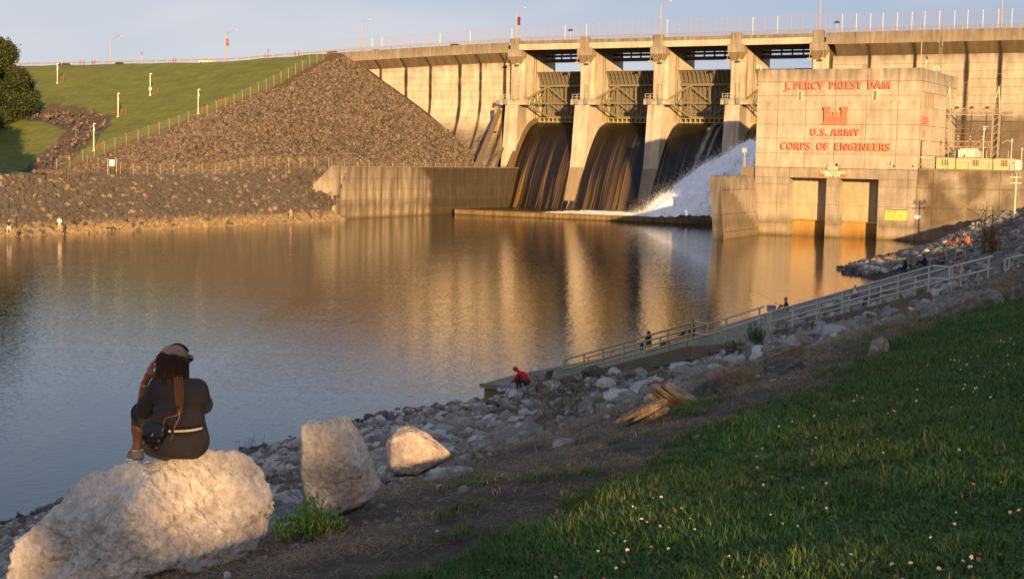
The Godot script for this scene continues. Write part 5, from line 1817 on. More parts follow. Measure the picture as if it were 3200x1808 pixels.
func lattice_beam(mb: MB, a: Vector3, b: Vector3, w: Vector3, hgt: Vector3, bays: int, r: float) -> void:
	for q in [Vector2(0, 0), Vector2(1, 0), Vector2(0, 1), Vector2(1, 1)]:
		mb.beam(a + w * q.x + hgt * q.y, b + w * q.x + hgt * q.y, r * 2, r * 2)
	for i in bays:
		var p := a.lerp(b, float(i) / bays)
		var q := a.lerp(b, float(i + 1) / bays)
		for o in [Vector3.ZERO, w]:
			mb.beam(p + o, q + o + hgt, r, r); mb.beam(p + o + hgt, q + o, r, r)
		for o in [Vector3.ZERO, hgt]:
			mb.beam(p + o, q + o + w, r, r)

func build_yard() -> void:
	var y := 10.75
	var pad := MB.new()
	pad.col = Color(0.22, 0.19, 0.15)
	pad.quad(Vector3(84.0, y - 0.1, 54.5), Vector3(130, y - 0.1, 54.5), Vector3(130, y - 0.1, -2), Vector3(84, y - 0.1, -2))
	struct_("yard_ground", pad.done(mats["soil"]), DT)
	var g := thing("switchyard_frame", "tall pale steel lattice gantry with two pointed peaks in front of the dam wall", "gantry", DT * Transform3D(Basis(), Vector3(0, y, 0)))
	var cg := Color(0.52, 0.44, 0.32)
	var z := 38.0
	var legs := [84.6, 92.2]
	for x in legs:
		var mb := MB.new()
		mb.col = cg
		lattice_beam(mb, Vector3(x, 0, z), Vector3(x, 10.0, z), Vector3(1.0, 0, 0), Vector3(0, 0, -1.0), 9, 0.055)
		part("leg", mb.done(mats["galv"]), g)
		var pk := MB.new()
		pk.col = cg
		var tip := Vector3(x + 0.65, 13.4, z - 0.5)
		for c in [Vector3(0, 10, 0), Vector3(1, 10, 0), Vector3(0, 10, -1), Vector3(1, 10, -1)]: pk.beam(Vector3(x, 0, z) + c, tip, 0.07, 0.07)
		for q in 5:
			var t0 := q / 5.0
			var t1 := (q + 1) / 5.0
			pk.beam(Vector3(x, 10, z).lerp(tip, t0), Vector3(x + 1, 10, z).lerp(tip, t1), 0.05, 0.05)
			pk.beam(Vector3(x + 1, 10, z).lerp(tip, t0), Vector3(x, 10, z).lerp(tip, t1), 0.05, 0.05)
		pk.beam(tip - Vector3(0.25, 0, 0), tip + Vector3(0.5, 0, 0), 0.06, 0.06)
		part("peak", pk.done(mats["galv"]), g)
	var tb := MB.new()
	tb.col = cg
	lattice_beam(tb, Vector3(84.0, 8.95, z), Vector3(93.6, 8.95, z), Vector3(0, 0, -1.0), Vector3(0, 0.95, 0), 9, 0.055)
	part("top_beam", tb.done(mats["galv"]), g)
	var lb := MB.new()
	lb.col = cg
	lattice_beam(lb, Vector3(85.7, 3.75, z), Vector3(92.0, 3.75, z), Vector3(0, 0, -0.9), Vector3(0, 0.95, 0), 7, 0.05)
	part("lower_beam", lb.done(mats["galv"]), g)
	var bk := MB.new()
	bk.col = Color(0.07, 0.055, 0.045)
	for x in [84.0, 86.5, 88.9, 91.3]: bk.box(Vector3(x, 0, z - 12), Vector3(x + 0.16, 9.6, z - 11.8))
	for yy in [8.2, 8.9, 9.55]: bk.box(Vector3(83.8, yy, z - 12), Vector3(93.2, yy + 0.12, z - 11.9))
	part("rear_frame", bk.done(mats["paint"]), g)
	var wr := MB.new()
	wr.col = Color(0.30, 0.25, 0.2)
	for x in [85.6, 87.3, 88.2, 90.0, 91.0, 92.0]: wr.tube(Vector3(x, 8.2, z - 11.5), Vector3(x - 0.3, 1.5, z - 3.0), 0.02, -1, 4)
	for yy in [5.4, 6.0, 6.8]: wr.tube(Vector3(85.5, yy, z - 5), Vector3(92.4, yy + 0.1, z - 5), 0.03, -1, 4)
	part("wires", wr.done(mats["paint"]), g)
	for x in [86.6, 88.9, 91.3]:
		var lm := MB.new()
		lm.col = Color(0.03, 0.03, 0.035)
		lm.box(Vector3(x - 0.25, 9.95, z - 0.3), Vector3(x + 0.3, 10.2, z + 0.3))
		part("top_lamp", lm.done(mats["paint"]), g)
	for x in [87.0, 88.85, 90.75]:
		var ins := MB.new()
		ins.col = Color(0.05, 0.03, 0.03)
		for q in 4:
			ins.tube(Vector3(x, 4.75 + q * 0.22, z), Vector3(x, 4.86 + q * 0.22, z), 0.16, 0.12, 8)
			ins.col = Color(0.5, 0.42, 0.33) if q % 2 == 0 else Color(0.05, 0.03, 0.03)
		part("insulator", ins.done(mats["gloss"]), g)
	for x in [87.9, 89.1, 90.3]:
		var ri := MB.new()
		ri.col = Color(0.22, 0.03, 0.02)
		ri.ball(Vector3(x, 4.2, z + 0.05), Vector3(0.2, 0.28, 0.2))
		part("bushing", ri.done(mats["gloss"]), g)
	var wi := thing("power_lines", "thin power lines slanting from the gantry up to the right", "wires", DT)
	var wm := MB.new()
	wm.col = Color(0.30, 0.24, 0.17)
	for q in [[86.6, 20.7, 3.5], [88.9, 20.75, 3.0], [91.3, 20.8, 2.6], [85.3, 24.1, 5.5], [92.8, 24.1, 3.2], [91.3, 20.6, 1.2]]:
		for t in 8:
			var a := Vector3(q[0], q[1], z)
			var b := Vector3(q[0] + 24.0, q[1] + q[2] * 1.6, z - 8.0)
			var f := func(u: float) -> Vector3: return a.lerp(b, u) - Vector3(0, 1.2 * 4.0 * u * (1.0 - u) * 0.5, 0)
			wm.tube(f.call(t / 8.0), f.call((t + 1) / 8.0), 0.022, -1, 4)
	part("wires", wm.done(mats["paint"]), wi)
	# transformer
	var t := thing("transformer", "white finned electrical transformer behind the yellow shed under the gantry", "transformer", DT * Transform3D(Basis(), Vector3(87.9, y, 39.5)))
	var tm := MB.new()
	tm.col = Color(0.30, 0.29, 0.27)
	tm.bbox(Vector3(-1.2, 0, -2), Vector3(2.9, 3.2, -0.4), 0.1)
	tm.col = Color(0.62, 0.56, 0.46)
	tm.box(Vector3(-0.3, 3.2, -1.6), Vector3(2.4, 3.5, -0.6))
	part("tank", tm.done(mats["paint"]), t)
	for q in 7:
		var fm := MB.new()
		fm.col = Color(0.74, 0.68, 0.56)
		fm.bbox(Vector3(-0.4 + q * 0.36, 2.0, -0.35), Vector3(-0.12 + q * 0.36, 3.35, 0.3), 0.05)
		part("cooling_fin", fm.done(mats["paint"]), t)
	# yellow shed
	var s := thing("yellow_shed", "long low yellow shed with three barred windows behind the handrail", "building", DT * Transform3D(Basis(), Vector3(84.6, y, 44.0)))
	var sm := MB.new()
	sm.col = Color(0.52, 0.385, 0.20)
	sm.box(Vector3(0.5, 0, -5), Vector3(12.3, 2.0, 0))
	part("wall", sm.done(mats["paint"]), s)
	var rm := MB.new()
	rm.col = Color(0.12, 0.10, 0.12)
	rm.box(Vector3(0.3, 2.0, -5.2), Vector3(12.5, 2.12, 0.15))
	part("roof", rm.done(mats["paint"]), s)
	for wx in [1.3, 6.0, 10.3]:
		var wn := Node3D.new()
		wn.name = "window"
		s.add_child(wn, true)
		var wm2 := MB.new()
		wm2.col = Color(0.03, 0.027, 0.025)
		wm2.box(Vector3(wx, 0.75, 0), Vector3(wx + 1.05, 1.75, 0.02))
		part("pane", wm2.done(mats["gloss"]), wn)
		var bm := MB.new()
		bm.col = Color(0.5, 0.36, 0.17)
		for q in 5: bm.box(Vector3(wx + q * 0.24, 0.75, 0.02), Vector3(wx + q * 0.24 + 0.09, 1.75, 0.06))
		part("bars", bm.done(mats["paint"]), wn)
	var mk := MB.new()
	mk.col = Color(0.7, 0.68, 0.62)
	mk.box(Vector3(12.4, -0.2, -2.0), Vector3(13.1, 1.75, -0.1))
	mk.col = Color(0.10, 0.22, 0.55)
	mk.prism(PackedVector2Array([Vector2(11.75, 1.35), Vector2(12.25, 1.35), Vector2(12.35, 1.45), Vector2(12.2, 1.52), Vector2(11.7, 1.48)]), 0.0, 0.02)
	part("end_cabinet", mk.done(mats["paint"]), s)
	# handrail along the wall
	var hr := thing("yard_handrail", "pale steel handrail along the top of the retaining wall in front of the yellow shed", "railing", DT * Transform3D(Basis(), Vector3(0, 11.02, 54.6)))
	var x := 86.6
	while x < 125.0:
		var pm := MB.new()
		pm.col = Color(0.5, 0.46, 0.38)
		pm.tube(Vector3(x, 0, 0), Vector3(x, 1.0, 0), 0.05, -1, 6)
		part("post", pm.done(mats["galv"]), hr)
		x += 2.9
	var bars := MB.new()
	bars.col = Color(0.58, 0.53, 0.44)
	for yy in [0.5, 1.0]: bars.tube(Vector3(86.4, yy, 0), Vector3(125, yy, 0), 0.05, -1, 6)
	part("rails", bars.done(mats["galv"]), hr)
	var pb := MB.new()
	pb.col = Color(0.55, 0.45, 0.3)
	for q in [Vector3(84.95, 0, 0), Vector3(86.35, 0, 0)]: pb.box(q - Vector3(0.05, 0.2, 0.05), q + Vector3(0.05, 0.6, 0.05))
	pb.box(Vector3(84.9, 0.55, -0.05), Vector3(86.4, 0.65, 0.05)); pb.box(Vector3(84.9, -0.2, -0.05), Vector3(86.4, -0.1, 0.05))
	part("gate_frame", pb.done(mats["galv"]), hr)
	var yf := thing("yard_fence", "thin wire fence with tall posts around the switchyard", "fence", DT * Transform3D(Basis(), Vector3(0, 11.0, 52.5)))
	for q in 11:
		var pm := MB.new()
		pm.col = Color(0.45, 0.40, 0.33)
		pm.tube(Vector3(85.0 + q * 3.1, 0, 0), Vector3(85.0 + q * 3.1, 2.9 + (1.2 if q == 0 else 0.0), 0), 0.04, -1, 5)
		part("post", pm.done(mats["galv"]), yf)
	var wv := MB.new()
	wv.col = Color(0.45, 0.4, 0.33)
	for yy in [1.4, 2.85]: wv.tube(Vector3(85, yy, 0), Vector3(116, yy, 0), 0.018, -1, 4)
	part("wires", wv.done(mats["galv"]), yf)
	# yard lights
	for q in [[93.3, 50.0, 6.6, "yard light with a flat wide hood in front of the right gantry leg", 0], [97.4, 50.0, 4.6, "yard light with a globe and a side arm right of the gantry", 1], [98.9, 50.0, 3.6, "short yard lamp with a bell shade at the far right of the yard", 2]]:
		var o := thing("yard_lamp", q[3], "lamp post", DT * Transform3D(Basis(), Vector3(q[0], y, q[1])), "lamps in the switchyard")
		var pm := MB.new()
		pm.col = Color(0.55, 0.48, 0.37)
		pm.tube(Vector3.ZERO, Vector3(0, q[2], 0), 0.09, 0.06, 7)
		part("pole", pm.done(mats["paint"]), o)
		var hm := MB.new()
		hm.col = Color(0.5, 0.52, 0.5)
		var hh: float = q[2]
		if q[4] == 0:
			hm.ball(Vector3(0, hh + 0.1, 0), Vector3(0.75, 0.1, 0.5)); hm.ball(Vector3(0, hh - 0.25, 0), Vector3(0.22, 0.3, 0.22))
		elif q[4] == 1:
			hm.ball(Vector3(0, hh + 0.1, 0), Vector3(0.18, 0.25, 0.18)); hm.path([Vector3(0, hh - 0.2, 0), Vector3(-0.6, hh + 0.1, 0), Vector3(-1.4, hh - 0.3, 0)], 0.04, 0.04)
		else:
			hm.tube(Vector3(0, hh - 0.3, 0), Vector3(0, hh, 0), 0.2, 0.08, 8)
		part("lamp_head", hm.done(mats["paint"]), o)

# ---------------------------------------------------------------- things on the far slope
func hill(s: float, n: float, dy := 0.0) -> Vector3:
	return dam(s, hill_h(s, n) + dy, n)

func build_hill_things() -> void:
	var poles := [[-137.2, 16.2, 4.9, "thin white pole with a hook top on the mown slope just right of the tree"], [-97.7, 25.4, 5.0, "white pole with a box near its foot, highest on the middle of the mown slope"], [-93.9, 39.5, 5.2, "white pole on the left of the mown slope at the edge of the tree shadow"], [-70.0, 40.4, 5.2, "white pole beside the wire fence, halfway up the mown slope"], [-80.2, 60.3, 5.6, "lowest white pole, near the bottom of the wire fence by the gully"]]
	for q in poles:
		var o := thing("gauge_pole", q[3], "pole", at(hill(q[0], q[1])), "white poles on the mown slope")
		var pm := MB.new()
		pm.col = Color(0.74, 0.68, 0.56)
		var h: float = q[2]
		pm.tube(Vector3.ZERO, Vector3(0, h, 0), 0.09, 0.08, 8)
		part("pole", pm.done(mats["paint"]), o)
		var tm := MB.new()
		tm.col = Color(0.74, 0.68, 0.56)
		tm.box(Vector3(-0.05, h - 0.1, -0.08), Vector3(0.4, h + 0.06, 0.08))
		tm.box(Vector3(-0.22, 0, -0.22), Vector3(0.22, 0.18, 0.22))
		if q[0] == -97.7: tm.box(Vector3(-0.25, 1.2, -0.2), Vector3(0.3, 1.85, 0.2))
		else: tm.box(Vector3(0.1, h - 1.6, -0.1), Vector3(0.2, h - 0.8, 0.1))
		part("fittings", tm.done(mats["paint"]), o)
	var reds := [[-137.4, 14.9], [-136.6, 14.7], [-97.5, 24.4], [-96.6, 24.1], [-93.7, 38.5], [-92.9, 38.2], [-69.5, 39.7], [-68.5, 39.4], [-68.6, 35.4], [-68.0, 35.2], [-67.2, 34.4], [-79.9, 59.5], [-78.9, 59.3],
		[-143.8, 2.2], [-142.7, 2.2], [-139.5, 2.2], [-138.6, 2.2], [-112.1, 2.0], [-111.3, 2.0], [-83.1, 2.0], [-82.2, 2.0], [-74.1, 2.0], [-73.0, 2.0]]
	var rl := ["left red marker post beside the white pole nearest the tree", "right red marker post beside the white pole nearest the tree", "left red marker post beside the highest middle white pole", "right red marker post beside the highest middle white pole", "left red marker post beside the white pole in the tree shadow edge", "right red marker post beside the white pole in the tree shadow edge", "left red marker post beside the pole halfway up the fence", "right red marker post beside the pole halfway up the fence", "leftmost of three red marker posts close to the wire fence", "middle of three red marker posts close to the wire fence", "rightmost of three red marker posts close to the wire fence", "left red marker post beside the lowest white pole", "right red marker post beside the lowest white pole",
		"first red marker post along the guard rail from the tree", "second red marker post along the guard rail from the tree", "third red marker post along the guard rail, left of the first lamp", "fourth red marker post along the guard rail, left of the first lamp", "left red marker post on the crest between the white car and the first lamp", "right red marker post on the crest between the white car and the first lamp", "left red marker post on the crest right of the bannered lamp", "right red marker post on the crest right of the bannered lamp", "left of the last two red marker posts before the dam end", "right of the last two red marker posts before the dam end"]
	for i in reds.size():
		var o := thing("marker_post", rl[i], "marker post", at(hill(reds[i][0], reds[i][1])), "red marker posts on the embankment")
		var pm := MB.new()
		pm.col = Color(0.26, 0.045, 0.022)
		pm.tube(Vector3.ZERO, Vector3(0, 1.3, 0), 0.10, -1, 8)
		part("post", pm.done(mats["paint"]), o)
		var cm := MB.new()
		cm.col = Color(0.26, 0.045, 0.022)
		cm.tube(Vector3(0, 1.3, 0), Vector3(0, 1.4, 0), 0.10, 0.05, 8)
		part("cap", cm.done(mats["paint"]), o)
	# guard rail along the crest
	var g := thing("guard_rail", "long rusty roadside guard rail on the grassy crest left of the dam", "guard rail", Transform3D())
	var bars := MB.new()
	bars.col = Color(0.23, 0.18, 0.135)
	var s := -178.0
	while s < -67.0:
		var y := hill_h(s, 1.0)
		var pm := MB.new()
		pm.col = Color(0.30, 0.21, 0.13)
		var p := dam(s, y, 0.6)
		pm.box(Vector3(-0.09, 0, -0.09), Vector3(0.09, 0.75, 0.09))
		var po := part("post", pm.done(mats["paint"]), g)
		po.position = p
		var e := dam(s + 3.7, hill_h(s + 3.7, 1.0), 0.6)
		bars.beam(p + Vector3(0, 0.62, 0), e + Vector3(0, 0.62, 0), 0.08, 0.3)
		s += 3.7
	part("rail", bars.done(mats["paint"]), g)
	# small sign posts behind the rail
	for q in [[-123.5, 1.0, "thin dark post with a small box beside the guard rail, right of the first lamp"], [-84.5, -1.0, "thin pale post behind the guard rail right of the bannered lamp"]]:
		var o := thing("sign_post", q[2], "post", at(dam(q[0], 33.3, q[1])), "small posts on the crest")
		var pm := MB.new()
		pm.col = Color(0.35, 0.30, 0.24)
		pm.tube(Vector3.ZERO, Vector3(0, 3.1, 0), 0.06, -1, 6)
		part("post", pm.done(mats["paint"]), o)
		var bm := MB.new()
		bm.col = Color(0.12, 0.10, 0.08)
		bm.box(Vector3(-0.1, 2.3, -0.1), Vector3(0.1, 3.2, 0.1))
		part("box", bm.done(mats["paint"]), o)
	# wire fence down the edge of the stone cone
	fence_line("slope_fence", "wire fence with leaning tops running down the edge between mown grass and stones", [[-79.7, 70.7], [-77.9, 69.0], [-77.0, 66.4], [-76.2, 64.1], [-75.4, 62.2], [-74.4, 60.2], [-73.4, 58.1], [-72.2, 56.0], [-71.1, 54.1], [-70.1, 52.1], [-69.2, 50.1], [-68.2, 48.3], [-67.3, 46.4], [-66.6, 44.4], [-65.8, 42.4], [-65.1, 40.3], [-64.4, 38.3], [-63.8, 36.2], [-63.3, 34.1], [-63.0, 31.8], [-62.8, 29.4], [-62.6, 27.0], [-62.5, 24.5], [-62.4, 22.1], [-62.3, 19.6], [-62.2, 17.2], [-62.2, 14.7], [-62.2, 12.0], [-62.2, 9.4], [-62.2, 7.0]], 2.6, true)
	var low := []
	for q in [Vector2(-93.8, -305.0), Vector2(-84.0, -280.2), Vector2(-80.8, -276.5), Vector2(-75.4, -265.1), Vector2(-70.4, -254.7), Vector2(-66.7, -249.5), Vector2(-64.9, -252.0), Vector2(-63.6, -256.0), Vector2(-62.0, -259.0), Vector2(-59.6, -260.5), Vector2(-57.4, -262.0), Vector2(-55.0, -262.5), Vector2(-52.8, -263.0), Vector2(-50.6, -263.8), Vector2(-48.5, -264.6), Vector2(-46.5, -265.5), Vector2(-44.5, -267.0), Vector2(-42.5, -268.5), Vector2(-40.5, -270.0), Vector2(-38.2, -272.5), Vector2(-35.9, -275.8)]:
		var l := DT.affine_inverse() * Vector3(q.x, 0, q.y)
		low.append([l.x, l.z])
	fence_line("berm_fence", "low wire fence with straight posts along the foot of the stone cone", low, 2.5, false)
	var wf := []
	for q in 16: wf.append([-16.2 - 0.08 * q, 66.0 - q * 4.0])
	fence_line("wall_fence", "thin dark wire fence on top of the training wall in front of the stones", wf, 2.0, false)
	var sg := thing("white_notice", "small white notice board on the low wire fence left of the stone cone", "sign", at(dam(-31.5, 7.0, 90.0)))
	var q0 := DT.affine_inverse() * Vector3(-72.4, 0, -256.5)
	sg.position = dam(q0.x, hill_h(q0.x, q0.z), q0.z)
	var bm := MB.new()
	bm.col = Color(0.8, 0.78, 0.72)
	bm.box(Vector3(-0.42, 1.6, 0.02), Vector3(0.42, 2.7, 0.08))
	part("board", bm.done(mats["paint"]), sg)
	var pm2 := MB.new()
	pm2.col = Color(0.4, 0.36, 0.3)
	for x in [-0.8, 0.8]: pm2.tube(Vector3(x, 0, 0), Vector3(x, 3.0, 0), 0.06, -1, 6)
	part("post", pm2.done(mats["galv"]), sg)

func fence_line(called: String, label: String, pts: Array, h: float, lean: bool) -> void:
	var f := thing(called, label, "fence")
	var wires := MB.new()
	wires.col = Color(0.40, 0.34, 0.25)
	var veil := MB.new()
	for i in pts.size():
		var p := hill(pts[i][0], pts[i][1])
		var pm := MB.new()
		pm.col = Color(0.40, 0.34, 0.25)
		pm.tube(Vector3.ZERO, Vector3(0, h - 0.25, 0), 0.036, -1, 6)
		if lean: pm.tube(Vector3(0, h - 0.25, 0), Vector3(-0.25, h + 0.05, 0.1), 0.033, -1, 6)
		var o := part("post", pm.done(mats["galv"]), f)
		o.position = p
		if i < pts.size() - 1:
			var e := hill(pts[i + 1][0], pts[i + 1][1])
			for t in [0.93, 0.45]: wires.tube(p + Vector3(0, h * t, 0), e + Vector3(0, h * t, 0), 0.014, -1, 4)
			veil.quad(p, e, e + Vector3(0, h * 0.93, 0), p + Vector3(0, h * 0.93, 0))
	part("wires", wires.done(mats["galv"]), f)
	part("wire_mesh", veil.done(mats["link"]), f)

# ---------------------------------------------------------------- fishing walk, stairs and handrails on the near bank
func build_walk() -> void:
	var C: Material = mats["concrete"]
	var w := thing("fishing_walk", "long grey concrete fishing walk along the near waterline with a squared end platform", "walkway")
	var cf := func(p: Vector3) -> Color:
		var c := Color(0.27, 0.22, 0.155) * (1.0 + 0.3 * nz.get_noise_3d(p.x * 5.0, p.y * 5.0, p.z * 5.0))
		if p.y < 0.5: c = c.lerp(Color(0.06, 0.045, 0.025), clampf((0.5 - p.y) * 2.0, 0.0, 0.9))
		elif p.y < 0.8: c = c.lerp(Color(0.25, 0.16, 0.06), 0.5)
		c.a = 1.0
		return c
	# platform and walk as slabs with joints
	var y := 0.92
	var outer := [Vector2(0.0, -3.3), Vector2(4.0, -3.2), Vector2(9.0, -2.4), Vector2(14.0, -1.6)]
	var edges := []
	var a := -4.4
	while a < 86.0:
		var o := -3.3
		if a > -1.0: o = lerpf(-3.2, -1.3, clampf((a + 1.0) / 12.0, 0.0, 1.0))
		if a > 30.0: o = lerpf(-1.3, -0.4, clampf((a - 30.0) / 40.0, 0.0, 1.0))
		edges.append([a, o, 1.6 if a < 80.0 else 1.0])
		a += 3.1
	for i in edges.size() - 1:
		var e0: Array = edges[i]
		var e1: Array = edges[i + 1]
		var F := func(u: float, v: float) -> Vector3:
			var aa := lerpf(e0[0] + 0.015, e1[0] - 0.015, u)
			var bb := lerpf(lerpf(e0[1], e1[1], u), lerpf(e0[2], e1[2], u), v)
			var p := BA + BU * aa + BV * bb
			p.y = y
			return p
		var G := func(u: float, v: float) -> Vector3:
			var p: Vector3 = F.call(u, 0.0)
			p.y = lerpf(y, -1.2, v)
			return p
		var mb := Node3D.new()
		mb.name = "walk_slab"
		w.add_child(mb, true)
		part("top", sheet(F, 0.0, 1.0, 4, 0.0, 1.0, 5, cf, C), mb)
		part("edge", sheet(G, 0.0, 1.0, 4, 0.0, 1.0, 5, cf, C), mb)
	var pa := BA + BU * -4.4
	var E := func(u: float, v: float) -> Vector3:
		var p := pa + BV * lerpf(-3.3, 1.6, u)
		p.y = lerpf(y - 0.15, -1.2, v)
		return p
	var Nf := func(u: float, v: float) -> Vector3:
		var p := BA + BU * lerpf(-4.4, 84.0, u) + BV * 1.6
		p.y = lerpf(-0.6, y, v)
		return p
	part("near_face", sheet(Nf, 0.0, 1.0, 90, 0.0, 1.0, 6, cf, C), w)
	part("end_face", sheet(E, 0.0, 1.0, 16, 0.0, 1.0, 8, cf, C), w)
	var lip := MB.new()
	lip.col = Color(0.27, 0.22, 0.155)
	var q0 := pa + BV * -3.42 - BU * 0.12
	var q1 := pa + BV * 1.7 - BU * 0.12
	lip.beam(q0 + Vector3(0, y - 0.08, 0), q1 + Vector3(0, y - 0.08, 0), 0.26, 0.17)
	part("end_lip", lip.done(C), w)
	# kerb wall between walk and stones
	var kb := MB.new()
	kb.col = Color(0.25, 0.20, 0.14)
	kb.beam(BA + BU * 2.0 + BV * 1.75 + Vector3(0, 0.75, 0), BA + BU * 20.0 + BV * 1.75 + Vector3(0, 0.75, 0), 0.25, 0.75)
	part("kerb", kb.done(C), w)
	# two flights of stairs with a landing between
	stairs("lower_stairs", "lower concrete ramp rising from the platform with a weathered handrail on each side", Vector3(2.64, 0.55, -69.4), Vector3(7.62, 3.70, -58.5), 1.25)
	stairs("upper_stairs", "upper flight of steps climbing the stony bank between two pale handrails", Vector3(11.83, 3.46, -65.0), Vector3(15.86, 6.57, -53.4), 1.25)
	var la := thing("landing", "flat concrete landing between the two flights of handrails", "landing")
	var lm := MB.new()
	lm.col = Color(0.27, 0.22, 0.16)
	var l0 := Vector3(7.4, 3.2, -58.0)
	lm.hexa([l0, l0 + Vector3(3.6, 0, -2.5), l0 + Vector3(3.6, 0.55, -2.5), l0 + Vector3(0, 0.55, 0), l0 + Vector3(1.5, 0, -5.5), l0 + Vector3(5.0, 0, -8.0), l0 + Vector3(5.0, 0.45, -8.0), l0 + Vector3(1.5, 0.5, -5.5)])
	part("slab", lm.done(C), la)
	var silver := Color(0.62, 0.57, 0.50)
	railing("handrail", "weathered yellowish handrail on the near side of the lower ramp by the fishing platform", Vector3(2.64, 0.42, -69.9), Vector3(7.62, 3.74, -58.5), 7, Color(0.60, 0.44, 0.22), true)
	railing("handrail", "weathered handrail on the far side of the lower ramp, half hidden behind the near one", Vector3(3.75, 0.5, -70.3), Vector3(8.75, 3.74, -59.1), 6, Color(0.62, 0.48, 0.28), false)
	railing("handrail", "short pale handrail on the landing, right of the lower ramp", Vector3(8.9, 3.74, -59.6), Vector3(10.9, 4.15, -61.2), 2, silver, false)
	railing("handrail", "pale handrail on the near side of the upper steps, largest rail on the stony bank", Vector3(11.83, 3.5, -65.0), Vector3(15.86, 6.6, -53.4), 7, silver, true)
	railing("handrail", "pale handrail on the far side of the upper steps", Vector3(12.9, 3.5, -65.6), Vector3(16.95, 6.6, -54.0), 6, silver, false)
	railing("handrail", "short pale handrail at the top of the upper steps", Vector3(17.05, 6.6, -54.2), Vector3(18.6, 6.9, -55.0), 2, silver, false)
	railing("handrail", "pale handrail cut off by the right edge of the photo above the dry grass", Vector3(20.84, 6.47, -60.0), Vector3(25.0, 8.6, -53.0), 5, silver, true)
	railing("handrail", "long far handrail beside the dead brown shrub, behind the upper steps", Vector3(42.0, 0.95, -143.0), Vector3(39.1, 4.55, -114.0), 8, Color(0.5, 0.42, 0.32), true)
	railing("handrail", "short far handrail on the stones at the right edge, below the utility pole", Vector3(40.6, 4.4, -113.0), Vector3(44.0, 6.2, -112.0), 4, silver, false)

func stairs(called: String, label: String, p0: Vector3, p1: Vector3, width: float) -> void:
	var o := thing(called, label, "stairs")
	var d := p1 - p0
	var flatd := Vector3(d.x, 0, d.z).normalized()
	var side := flatd.cross(Vector3.UP)                 # to the right of the climb
	var nst := int(d.y / 0.17)
	for i in nst:
		var mb := MB.new()
		mb.col = Color(0.26, 0.21, 0.15) * (0.9 + 0.2 * rng.randf())
		var a := p0 + d * (float(i) / nst)
		var b := p0 + d * (float(i + 1) / nst)
		a.y = p0.y + d.y * i / nst
		var lo := a - Vector3(0, 0.6, 0)
		var h := a + Vector3(0, 0.0, 0)
		var fx := Vector3(b.x - a.x, 0, b.z - a.z)
		mb.hexa([lo - side * 0.0, lo - side * width, h - side * width, h, lo + fx, lo + fx - side * width, h + fx - side * width, h + fx])
		part("step", mb.done(mats["concrete"]), o)
	var ch := MB.new()
	ch.col = Color(0.20, 0.155, 0.10)
	ch.beam(p0 + side * 0.1 - Vector3(0, 0.25, 0), p1 + side * 0.1 - Vector3(0, 0.25, 0), 0.2, 0.55)
	part("side_wall", ch.done(mats["concrete"]), o)

func railing(called: String, label: String, p0: Vector3, p1: Vector3, posts: int, c: Color, crook: bool) -> void:
	var o := thing(called, label, "railing", Transform3D(), "steel handrails on the near bank")
	var h := 0.98
	var r := 0.045
	for i in posts:
		var p := p0.lerp(p1, (i + 0.12) / (posts - 1.0 + 0.24))
		var pm := MB.new()
		pm.col = c * (0.85 + 0.25 * rng.randf())
		pm.tube(p - Vector3(0, 0.35, 0), p + Vector3(0, h, 0), r, -1, 8)
		part("post", pm.done(mats["galv"]), o)
	var tm := MB.new()
	tm.col = c
	var d := (p1 - p0)
	var f := Vector3(d.x, 0, d.z).normalized()
	var up := Vector3(0, h, 0)
	var mid := Vector3(0, h * 0.52, 0)
	if crook:
		tm.path([p0 + mid, p0 + up, p1 + up, p1 + f * 1.0 + up * 1.02, p1 + f * 1.0 + mid * 1.05], r, r, 8)
		part("top_rail", tm.done(mats["galv"]), o)
		var mm := MB.new()
		mm.col = c
		mm.path([p0 + mid, p1 + mid, p1 + f * 1.0 + mid * 1.05], r, r, 8)
		part("middle_rail", mm.done(mats["galv"]), o)
	else:
		tm.path([p0 + up, p1 + up], r, r, 8)
		part("top_rail", tm.done(mats["galv"]), o)
		var mm := MB.new()
		mm.col = c
		mm.path([p0 + mid, p1 + mid], r, r, 8)
		part("middle_rail", mm.done(mats["galv"]), o)

# ---------------------------------------------------------------- boulders and loose stone of the near bank
# cleavage planes of a boulder whose outline (x, y round its centre) is known from the side seen
func outline_planes(pts: Array, zs: float, tilt: float) -> Array:
	var out := []
	for i in pts.size():
		var a: Vector2 = pts[i]
		var b: Vector2 = pts[(i + 1) % pts.size()]
		var e := (b - a).normalized()
		var n2 := Vector2(-e.y, e.x)
		if n2.dot((a + b) / 2) < 0: n2 = -n2
		for sg in [-1.0, 1.0]:
			var n := Vector3(n2.x, n2.y, tilt * sg).normalized()
			var q := Vector3((a.x + b.x) / 2, (a.y + b.y) / 2, zs * sg)
			var dd := n.dot(q)
			if dd > 0.03: out.append([n, dd])
	return out

